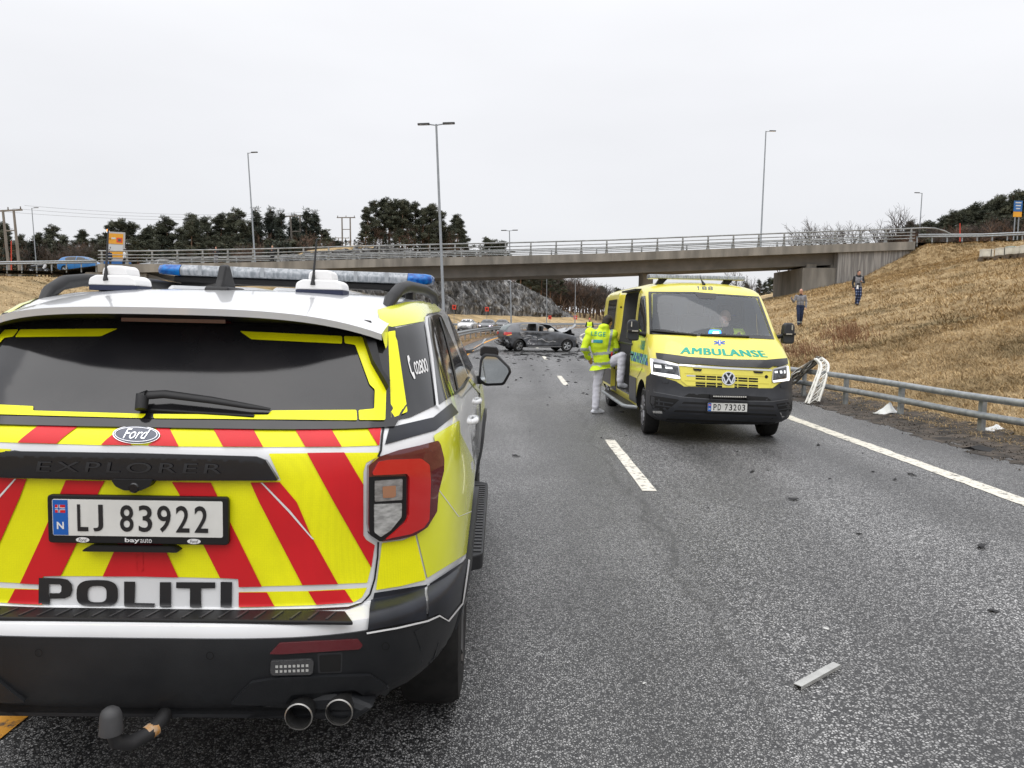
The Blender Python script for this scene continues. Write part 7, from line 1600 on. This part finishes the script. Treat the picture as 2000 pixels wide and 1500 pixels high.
for k, dx in enumerate((-.9, .7, 2.2)):
    p, q_ = hA[0]+Vector((dx, 0, -.2+.4*k)), hC[0]+Vector((dx, 0, -.2+.4*k)); m_ = (p+q_)/2-Vector((0, 0, 1.5)); pts = [p*(1-t)**2+m_*2*t*(1-t)+q_*t*t for t in np.linspace(0, 1, 16)]
    mb = MB(); mb.tube(pts, .018, 4, caps=False); tag(mb.build('power_line', M('cable', (.10, .10, .10), .6)), ('lowest', 'middle', 'topmost')[k]+' thin power line strung between the wooden poles on the left', 'power line', 'overhead power lines')
# ---------------------------------------------------------------- ramp guardrails and marker posts
def ramp_rail(label, pts, step):
    r_ = thing('ramp_guardrail', label, 'guardrail'); wbeam(r_, pts, GALV, .72); P = [Vector(p) for p in pts]
    L_ = 0; tot = sum((P[i+1]-P[i]).length for i in range(len(P)-1)); s_ = 0
    while s_ < tot:
        acc = 0
        for i in range(len(P)-1):
            d = (P[i+1]-P[i]).length
            if acc+d >= s_: p_ = P[i].lerp(P[i+1], (s_-acc)/d); break
            acc += d
        o = bpy.data.objects.new('barrier_post', pmesh); col.objects.link(o); o.parent = r_; o.location = p_+Vector((0, .12, -.25)); s_ += step
zr = zb(X1); ramp_rail('steel guardrail on the ramp right of the bridge', [(X1+.3, YB+.2, zr-.05), (X1+6, YB+.2, atY(1900, 472, YB+.2).z), (atY(2000, 468, YB).x, YB+.2, atY(2000, 469, YB+.2).z), (atY(2100, 468, YB).x, YB+.2, atY(2100, 464, YB+.2).z)], 1.33)
zl = 5.3; ramp_rail('steel guardrail on the ramp left of the bridge', [(atY(-80, 524, YB).x, YB+.3, atY(-80, 528, YB).z), (atY(0, 524, YB).x, YB+.3, atY(0, 526, YB).z), (X0-.2, YB+.3, atY(182, 523, YB).z)], 1.33)
RED = M('red_marker_paint', (.55, .06, .03), .6)
def marker(px, y0, y1, Y, label):
    a, b = atY(px, y1, Y), atY(px, y0, Y); mb = MB(); mb.tube([a-Vector((0, 0, .6)), a, b], [.06, .06, .045], 8); tag(mb.build('marker_post', RED, smooth=60), label, 'marker post', 'red marker posts')
marker(1875, 436, 470, 78, 'red marker post on the ramp right of the bridge'); marker(22, 470, 522, 80, 'red marker post behind the left ramp rail near the picture edge'); marker(101, 514, 524, 76, 'short red marker post behind the left ramp rail near the blue car')
# ---------------------------------------------------------------- signs
ORG = M('orange_sign', (.72, .33, .02), .45, var=.06, scale=3); GRYF = M('sign_frame_grey', (.42, .41, .40), .5); SGW = M('sign_white', (.55, .56, .55), .5); SGB = M('sign_blue', (.02, .12, .34), .45); SRD = M('sign_red', (.65, .06, .03), .5)
tl = atY(206, 452, 78); br = atY(246, 497, 78); z0 = zb(tl.x)-.1
sg = thing('sign_trailer', 'tall orange and white roadworks sign board on a blue trailer by the bridge', 'sign', (tl.x, 78, z0), rot=(0, R(3), R(-12)))
Wd, Ht = (br.x-tl.x), tl.z-z0
mb = MB(); mb.box((Wd/2, .05, Ht*.62), (Wd, .10, Ht*.76)); bd = mb.build('sign_board', GRYF, sg, bevel=.02)
def pan(x0, x1, za, zc, mat, nm, par=None, y=-.012): mb = MB(); mb.box((Wd*(x0+x1)/2, y, Ht*(za+zc)/2), (Wd*(x1-x0), .012, Ht*(zc-za))); return mb.build(nm, mat, par or bd)
pan(.10, .92, .70, .96, ORG, 'sign_panel'); pan(.10, .92, .54, .68, SGW, 'sign_panel'); pan(.10, .92, .34, .52, ORG, 'sign_panel'); pan(.55, .88, .74, .86, SRD, 'sign_inset', y=-.022); pan(.64, .80, .77, .83, M('sign_dark_green', (.05, .10, .08), .5), 'sign_inset', y=-.032)
pan(.26, .50, .82, .86, SGW, 'sign_text', y=-.022)
def arrow(x, z, s_, mat): mb = MB(); mb.prism([(x-.1*s_, z), (x+.1*s_, z), (x+.1*s_, z+.5*s_), (x+.3*s_, z+.5*s_), (x, z+s_), (x-.3*s_, z+.5*s_), (x-.1*s_, z+.5*s_)], -.03, -.019, 'y'); mb.build('sign_arrow', mat, bd)
arrow(Wd*.18, Ht*.79, .22, PLM); arrow(Wd*.20, Ht*.57, .22, PLM)
mb = MB(); mb.box((Wd*.38, .4, .62), (Wd*1.3, 1.2, .85)); mb.build('trailer_body', SGB, sg, bevel=.05)
for x in (.1, Wd*.7): wheel(sg, (x, -.2, .3), .3, .2, -1, RIMD)
mb = MB(); mb.lathe([(0, Ht), (.10, Ht), (.12, Ht+.1), (.08, Ht+.22), (0, Ht+.25)], 'z', 14, (.05, 0, 0)); mb.build('warning_lamp', M('lit_orange', (.9, .35, .05), .3, emit=(1, .35, .05), estr=1.6), sg, smooth=60)
# blue and orange sign on the right
a_, b_ = atY(1981, 392, 82), atY(1995, 424, 82); r_ = thing('road_sign', 'blue over orange road sign on two posts at the right edge', 'sign', (a_.x, 82, 9.2))
W2_ = b_.x-a_.x; za, zc = a_.z-9.2, b_.z-9.2
mb = MB(); mb.box((W2_/2, 0, za-(za-zc)*.33), (W2_, .05, (za-zc)*.66)); sp_ = mb.build('sign_panel', SGB, r_)
mb = MB(); mb.box((W2_/2, 0, zc+(za-zc)*.165), (W2_, .05, (za-zc)*.32)); mb.build('sign_panel', ORG, r_)
for k in range(3): mb = MB(); mb.box((W2_*.5, -.03, za-(za-zc)*(.12+.18*k)), (W2_*(.7-.1*k), .01, .12)); mb.build('sign_text', SGW, sp_)
for x in (W2_*.3, W2_*.75): mb = MB(); mb.tube([(x, .08, -1.5), (x, .08, za)], .06, 8); mb.build('sign_post', LPM, r_)
# small red square signs below the rock
for px, py, Y, s_, lb in ((887, 600, 100, .50, 'red square lane sign on a post below the rock face, left one'), (951, 604, 110, .54, 'red square lane sign on a post below the rock face, next to a lamp'), (1074, 620, 150, .6, 'small red and white sign at the foot of the rock'), (1124, 620, 175, .75, 'small red no-entry sign at the end of the rock')):
    t_ = atY(px, py, Y); g_ = max(hgt(t_.x, Y), 0); r_ = thing('road_sign', lb, 'sign', (t_.x, Y, g_)); mb = MB(); mb.box((0, 0, t_.z-g_), (s_, .04, s_*1.15)); pn_ = mb.build('sign_panel', SRD, r_, bevel=.01)
    mb = MB()
    if px == 1124: mb.box((0, -.03, t_.z-g_), (s_*.6, .01, s_*.16)); mb.build('sign_bar', SGW, pn_)
    else: mb.prism([(-.10, -.12), (.10, -.12), (.10, .06), (.16, .06), (0, .18), (-.16, .06), (-.10, .06)], -.03, -.021, 'y'); q_ = mb.build('sign_arrow', PLM, pn_); q_.location = (0, 0, t_.z-g_)
    mb = MB(); mb.tube([(0, .04, -.3), (0, .04, t_.z-g_)], .03, 6); mb.build('sign_post', LPM, r_)
# ---------------------------------------------------------------- white boxes on pallets up the bank
BX_ = M('white_box_paint', (.62, .60, .52), .6, var=.1, scale=4); PAL = M('pallet_wood', (.10, .075, .05), .9, var=.3, scale=6)
lbs = ['white square box on a pallet, leftmost of the row on the bank', 'white square box on a pallet, second from the left on the bank', 'white square box on a pallet, third from the left with a green lid', 'white square box on a pallet, fourth from the left on the bank', 'white square box on a pallet, cut off by the right picture edge']
for (x0, x1, yt, yb2), lb in zip(((1913, 1939, 486, 504), (1944, 1962, 484, 502), (1964, 1980, 481, 500), (1981, 1992, 481, 499), (1994, 2012, 478, 498)), lbs):
    c_ = ground_hit((x0+x1)/2, yb2+5, 20, 100); Y = c_.y; w_ = (x1-x0)*Y/FPX; h_ = (yb2-yt)*Y/FPX
    r_ = thing('storage_box', lb, 'box', (c_.x, Y, c_.z), R(-8), 'white boxes on the bank')
    mb = MB(); mb.box((0, 0, .18), (w_*.85, .6, .10)); pl_ = mb.build('pallet', PAL, r_)
    for x in (-.4, 0, .4): mb = MB(); mb.box((x*w_, 0, .05), (.1, .6, .20)); mb.build('pallet_block', PAL, pl_)
    mb = MB(); mb.box((0, 0, .24+h_*.35), (w_*.74, .55, h_*.70)); mb.build('box_body', BX_, r_, bevel=.02)
    mb = MB(); mb.box((0, 0, .24+h_*.74), (w_*.78, .6, h_*.10)); mb.build('box_lid', M('pale_green_lid', (.40, .48, .45), .6) if 'green' in lb else BX_, r_, bevel=.02)
    mb = MB(); mb.box((w_*.18, -.29, .24+h_*.4), (.04, .02, h_*.8)); mb.build('strap', PLM, r_)
# ---------------------------------------------------------------- motorcycle behind the left ramp rail
m0 = atY(76, 524, 77); mc = thing('motorcycle', 'dark motorcycle with white fairing behind the left ramp rail', 'motorcycle', (m0.x, 77, zl-.35), R(-90))
for y in (-.72, .72): wheel(mc, (0, y, .31), .31, .14, 1, RIMS)
mb = MB(); mb.tube([(0, -.75, .75), (0, -.3, .78), (0, .1, .82), (0, .4, .86)], [.09, .14, .17, .12], 10); mb.build('seat_and_tank', PBLK, mc, smooth=60)
mb = MB(); mb.tube([(0, .45, .55), (0, .62, .85), (0, .60, 1.12)], [.14, .17, .10], 10, flat=.8); mb.build('fairing', PSIL, mc, smooth=60)
mb = MB(); mb.box((0, .05, .42), (.28, .62, .34)); mb.build('engine', DST, mc, bevel=.04)
mb = MB(); mb.tube([(-.36, .45, 1.05), (0, .55, 1.0), (.36, .45, 1.05)], .02, 6); mb.build('handlebar', PLM, mc)
mb = MB(); mb.tube([(0, .58, .9), (0, .72, .31)], .035, 6); mb.build('fork', STL, mc)
# dry stalks standing on the bank
wp_ = []
for k in range(260):
    q_ = ground_hit(1655+random.gauss(0, 26), 655+random.gauss(0, 10), 18, 60); wp_.append(tuple(q_))
for k in range(160):
    q_ = ground_hit(1570+random.gauss(0, 30), 690+random.gauss(0, 9), 14, 60); wp_.append(tuple(q_))
ws_ = tufts('dry_stalks', np.array(wp_), .35, .8, 4, .008, .35); ws_.data.materials.clear(); ws_.data.materials.append(M('russet_stalks', (.16, .075, .04), .9, c2=(.30, .17, .09), scale=2)); tag(ws_, 'russet dry stalks standing on the bank below the two men', kind='stuff')
# ================================================================ TREES
BARK = M('bark', (.09, .065, .05), .9, c2=(.17, .12, .09), scale=6, stretch=(1, 1, .2)); PBARK = M('pine_bark', (.12, .07, .045), .9, c2=(.22, .13, .08), scale=4)
def leafmat(name, c, c2):
    m = M(name, c, .8, c2=c2, scale=.9, detail=4, spec=.2); return m
NEED = leafmat('pine_needles', (.030, .037, .026), (.110, .115, .078)); NEED2 = leafmat('spruce_needles', (.022, .030, .026), (.072, .083, .064)); TWIG = M('twigs', (.035, .029, .026), .9, c2=(.085, .070, .060), scale=1.0); RTWIG = M('russet_twigs', (.075, .045, .032), .9, c2=(.15, .095, .065), scale=1.0)
def needles(rg, C, rad, n, size):
    """n small crossed blades in clumps of the given centres"""
    k = rg.integers(0, len(C), n); c = C[k]; r_ = rad[k]
    d = rg.normal(0, 1, (n, 3)); d /= np.linalg.norm(d, axis=1)[:, None]; d *= rg.uniform(.25, 1, n)[:, None]**.5
    p = c+d*r_[:, None]*np.array([1, 1, .55])
    a = rg.normal(0, 1, (n, 3)); a[:, 2] = a[:, 2]*.6+.35; a /= np.linalg.norm(a, axis=1)[:, None]; b = np.cross(a, rg.normal(0, 1, (n, 3))); b /= np.linalg.norm(b, axis=1)[:, None]
    s_ = size*rg.uniform(.5, 1.2, n)[:, None]
    v = np.stack([p-b*s_*.11, p+b*s_*.11, p+a*s_+b*s_*.06, p+a*s_-b*s_*.06], 1).reshape(-1, 3)
    return v, np.arange(n*4).reshape(-1, 4)
def pine(seed, H=10.0, spruce=False):
    rg = np.random.default_rng(seed); random.seed(seed); mb = MB()
    bend = rg.normal(0, .25, 2); pts = [(bend[0]*t*t*1.5, bend[1]*t*t*1.5, H*t*.97) for t in np.linspace(0, 1, 7)]
    mb.tube(pts, list(np.linspace(.20, .03, 7)*H/10), 7); C = []; Rr = []
    def at(t): i = min(5, int(t*6)); f = t*6-i; a = Vector(pts[i]).lerp(Vector(pts[i+1]), f); return a
    nb = 46 if spruce else 25
    for i in range(nb):
        t = (.10+.88*i/nb) if spruce else (.40+.58*(i/nb)**.85); az = rg.uniform(0, 6.28)
        L_ = H*(.21*(1-t)+.02) if spruce else H*.23*math.sin(min(1, (t-.30)/.55)*math.pi*.86+.15)*rg.uniform(.55, 1.15)
        b0 = at(t); e = b0+Vector((math.cos(az)*L_, math.sin(az)*L_, (-.18 if spruce else .28*rg.uniform(-.2, 1))*L_)); m_ = b0.lerp(e, .5)+Vector((0, 0, .08*L_))
        mb.tube([b0, m_, e], [.035*H/10, .022*H/10, .008], 4, caps=False)
        for q_ in ((.45, .75, 1.0) if not spruce else (.35, .65, .95)):
            p_ = b0.lerp(e, q_)+Vector(rg.normal(0, .10 if not spruce else .04, 3))*H/10; C.append(p_); Rr.append(H*(.050 if not spruce else .042)*rg.uniform(.5, 1.25))
    C.append(at(1)); Rr.append(H*.05)
    v, f = needles(rg, np.array([tuple(c) for c in C]), np.array(Rr), 9000, H*.031)
    cm_ = bpy.data.meshes.new('crown'); cm_.from_pydata(v.tolist(), [], f.tolist()); cm_.materials.append(NEED2 if spruce else NEED); tm = mb.mesh('trunk'); tm.materials.append(PBARK); tm.shade_smooth(); return tm, cm_
def bare(seed, H=8.0, mat=None, dense=5):
    random.seed(seed); mb = MB(); tw = MB()
    def grow(p, d, L_, r_, lv):
        e = p+d*L_; m_ = p.lerp(e, .5)+Vector((random.gauss(0, .05), random.gauss(0, .05), 0))*L_
        (mb if lv < 2 else tw).tube([p, m_, e], [r_, r_*.85, r_*.65], 5 if lv < 2 else 3, caps=False)
        if lv >= 5: return
        n_ = (4, 4, 4, 3, 3)[lv]
        for i in range(n_):
            a = random.uniform(0, 6.28); t = random.uniform(.45, 1.0) if i else 1.0
            s_ = d.orthogonal().normalized(); s_.rotate(Matrix.Rotation(a, 3, d)); nd = (d*random.uniform(.6, 1.0)+s_*random.uniform(.35, .8)+Vector((0, 0, .22))).normalized()
            grow(p.lerp(e, t), nd, L_*random.uniform(.52, .74), r_*.60, lv+1)
    grow(Vector((0, 0, 0)), Vector((random.gauss(0, .05), random.gauss(0, .05), 1)).normalized(), H*.34, H*.012, 0)
    tm = mb.mesh('trunk'); tm.materials.append(BARK); cm_ = tw.mesh('crown'); cm_.materials.append(mat or TWIG); return tm, cm_
def top_(lib): return max(v.co.z for _, c_ in lib for v in c_.vertices)
PIN = [pine(s_) for s_ in (1, 2, 3, 4, 5, 6)]; SPR = [pine(s_, spruce=True) for s_ in (11, 12)]; BAR = [bare(s_) for s_ in (21, 22, 23)]; RBAR = [bare(s_, mat=RTWIG) for s_ in (31, 32)]
tcount = [0]; HB, HR = top_(BAR), top_(RBAR)
def tree(kind, px, ptop, Y, label, group=None, wide=1.0, zbase=None, name=None):
    lib, H0 = {'pine': (PIN, 10.), 'spruce': (SPR, 10.), 'bare': (BAR, HB), 'russet': (RBAR, HR)}[kind]
    t_ = atY(px, ptop, Y); g_ = hgt(t_.x, Y) if zbase is None else zbase; H = max(1.2, t_.z-g_); k = tcount[0]; tcount[0] += 1
    tm, cm_ = lib[k % len(lib)]
    r_ = thing(name or {'pine': 'pine_tree', 'spruce': 'spruce_tree', 'bare': 'bare_tree', 'russet': 'bare_tree'}[kind], label, 'tree', (t_.x, Y, g_-.2), k*2.399, group); s_ = H/H0; ws_ = s_*wide; r_.scale = (ws_, ws_, s_)
    for nm, me_ in (('trunk', tm), ('crown', cm_)): o = bpy.data.objects.new(nm, me_); col.objects.link(o); o.parent = r_
ORD = 'first second third fourth fifth sixth seventh eighth ninth tenth eleventh twelfth thirteenth fourteenth fifteenth sixteenth seventeenth eighteenth nineteenth twentieth'.split()
ORD += ['twenty-'+w_ for w_ in ORD[:9]]+['thirtieth']
def row(kind, lst, Yf, what, group, wide=1.2, zbase=None):
    for i, (px, pt) in enumerate(sorted(lst)):
        tree(kind, px, pt, Yf(px), ('leftmost ' if i == 0 else 'rightmost ' if i == len(lst)-1 else ORD[i]+' from the left, ')+what, group, wide, zbase)
def mass(name, label, items):
    """a far thicket that reads as one mass"""
    V_ = []; F_ = []; M_ = []; base = 0; mats_ = [PBARK, NEED, NEED2, BARK, TWIG, RTWIG]
    cache = {}
    for k, (kind, px, ptop, Y, wide, zb_) in enumerate(items):
        lib, H0 = {'pine': (PIN, 10.), 'spruce': (SPR, 10.), 'bare': (BAR, HB), 'russet': (RBAR, HR)}[kind]
        t_ = atY(px, ptop, Y); g_ = (hgt(t_.x, Y) if zb_ is None else zb_)-.2; H = max(1.2, t_.z-g_); s_ = H/H0; ws_ = s_*wide; a_ = k*2.399
        for me_, keep in zip(lib[k % len(lib)], (1.0, .34 if kind in ('pine', 'spruce') else 1.0)):
            key = me_.name
            if key not in cache:
                co = np.empty(len(me_.vertices)*3); me_.vertices.foreach_get('co', co); cache[key] = (co.reshape(-1, 3), [tuple(p.vertices) for p in me_.polygons])
            co, fs = cache[key]
            if keep < 1: nq = int(len(fs)*keep); o_ = (k*37) % (len(fs)-nq); fs = fs[::5]; 
            c = co*np.array([ws_, ws_, s_]); c = np.stack([c[:, 0]*math.cos(a_)-c[:, 1]*math.sin(a_)+t_.x, c[:, 0]*math.sin(a_)+c[:, 1]*math.cos(a_)+Y, c[:, 2]+g_], 1)
            if keep < 1:
                sel = np.array(fs); ctr = c[sel].mean(1, keepdims=True); c = ((c[sel]-ctr)*1.9+ctr).reshape(-1, 3); fs = [tuple(q) for q in (np.arange(len(sel)*4).reshape(-1, 4)).tolist()]
            V_.append(c); F_ += [tuple(i+base for i in q) for q in fs]; M_ += [mats_.index(me_.materials[0])]*len(fs); base += len(c)
    me_ = bpy.data.meshes.new(name); me_.from_pydata(np.concatenate(V_).tolist(), [], F_); me_.polygons.foreach_set('material_index', M_)
    o = mkobj(name, me_, mats_); tag(o, label, kind='stuff'); return o
rt = random.Random(4); J_ = lambda a: rt.uniform(-a, a)
tops = [(-15, 440), (5, 445), (22, 432), (45, 455), (70, 450), (86, 462), (105, 436), (125, 455), (152, 446), (178, 462), (200, 455), (222, 428), (240, 424), (258, 430), (278, 440), (293, 437), (318, 430), (333, 420), (350, 440), (372, 425), (392, 414), (408, 420), (425, 412), (445, 415), (462, 403), (475, 425), (490, 430)]
row('pine', tops, lambda p: 128+rt.uniform(-6, 16), 'dark pine of the wood behind the left end of the bridge', 'pines of the left wood', 1.12)
mass('undergrowth', 'lower trees and undergrowth of the wood behind the left end of the bridge', [(rt.choice(['pine', 'bare', 'spruce', 'pine', 'russet']), -40+i*10+J_(5), 477+J_(12), 116+rt.uniform(0, 24), 1.5, None) for i in range(60)]+[(rt.choice(['pine', 'russet', 'spruce', 'russet']), 498+i*9, 455+J_(14), 120+rt.uniform(0, 14), 1.3, None) for i in range(15)]+[(rt.choice(['pine', 'russet', 'spruce', 'bare']), 470+i*9+J_(4), 474+J_(9), 106+rt.uniform(0, 8), 1.5, None) for i in range(28)])
row('spruce', [(507, 402), (522, 401), (538, 412), (553, 408), (568, 414), (586, 420), (597, 404), (606, 420), (620, 408)], lambda p: 128+rt.uniform(-4, 8), 'dense dark spruce in the clump left of the skyline gap', 'spruces of the left wood', 1.0)
row('pine', [(645, 462), (658, 468)], lambda p: 150, 'low bushy pine in the gap between the two woods', 'low pines in the gap', 1.6)
KY = lambda p: float(np.interp(p, [640, 700, 800, 860, 910, 960, 990], [136, 148, 152, 162, 176, 190, 198]))
row('pine', [(722, 400), (735, 388), (748, 383), (760, 390), (772, 385), (786, 386), (800, 390), (812, 392), (826, 402), (838, 394), (848, 396), (862, 408), (880, 416), (893, 424), (905, 440)], lambda p: KY(p)+J_(4), 'tall pine on the rocky knoll behind the bridge', 'pines on the rocky knoll', 1.05)
mass('undergrowth', 'bushes and lower trees below the pines on the rocky knoll', [(rt.choice(['pine', 'russet', 'russet', 'pine', 'spruce']), 706+i*8.2, 446+max(0, (i-16))*2.5+J_(13), KY(706+i*8.2)-3+J_(3), 1.3, None) for i in range(26)]+[('russet' if i % 2 else 'pine', 640+i*20, 484+J_(5), KY(640+i*20)-4, 1.8, None) for i in range(17)])
row('pine', [(957, 461), (966, 466), (981, 468)], KY, 'small pine standing alone on the ridge behind the bridge', 'small pines on the ridge', 1.3)
mass('far_wood', 'mixed bare and evergreen wood seen below the bridge, left of the ambulance', [(rt.choice(['bare', 'russet', 'bare', 'bare', 'russet', 'bare', 'pine']), 1030+i*2.6+J_(3), float(np.interp(1030+i*2.6, [1040, 1090, 1120, 1160, 1200, 1280], [515, 535, 545, 560, 562, 566]))+rt.uniform(-8, 16), 224+rt.uniform(0, 46), 1.45, 1.5) for i in range(98)])
row('pine', [(1018, 500), (1038, 505), (1058, 520), (1076, 533), (1096, 545)], lambda p: 212, 'dark pine on top of the rock face below the bridge', 'pines on the rock face', 1.3, 6)
mass('far_wood', 'distant trees seen under the right end of the bridge', [(rt.choice(['pine', 'spruce', 'bare']), 1458+i*9, 549-i*1.0+J_(4), 190+rt.uniform(0, 20), 1.3, None) for i in range(8)])
tree('bare', 1448, 519, 130, 'slim bare tree behind the ambulance roof', zbase=2)
for px, pt, lb in ((1583, 420, 'rounded bare tree above the right half of the bridge'), (1657, 424, 'thin bare tree above the bridge, between the rounded one and the leaning ones'), (1754, 398, 'tall thin bare tree near the right lamp post'), (1730, 415, 'leaning bare tree with dense twigs near the bridge end'), (1690, 425, 'low bare tree left of the leaning one near the bridge end'), (1545, 450, 'smallest bare tree above the bridge')):
    tree('bare', px, pt, 100, lb, wide=1.05, zbase=5.0)
HY = lambda p: float(np.interp(p, [1765, 1800, 1850, 1900, 1950, 2000, 2030], [432, 434, 414, 400, 380, 368, 362]))
row('pine', [(1765+i*11.5+J_(3), HY(1765+i*11.5)+rt.uniform(-4, 9)) for i in range(23)], lambda p: 120+rt.uniform(-5, 12), 'dark pine on the wooded hill right of the bridge', 'pines on the right hill', 1.15)
mass('thicket', 'russet thicket at the foot of the wooded hill right of the bridge', [(rt.choice(['russet', 'russet', 'pine', 'bare']), 1750+i*6+J_(3), float(np.interp(1750+i*6, [1765, 1800, 1850, 1900, 1950, 2000, 2030], [444, 444, 438, 430, 422, 412, 408]))+rt.uniform(-3, 10), 98+rt.uniform(-3, 10), 1.5, None) for i in range(46)])
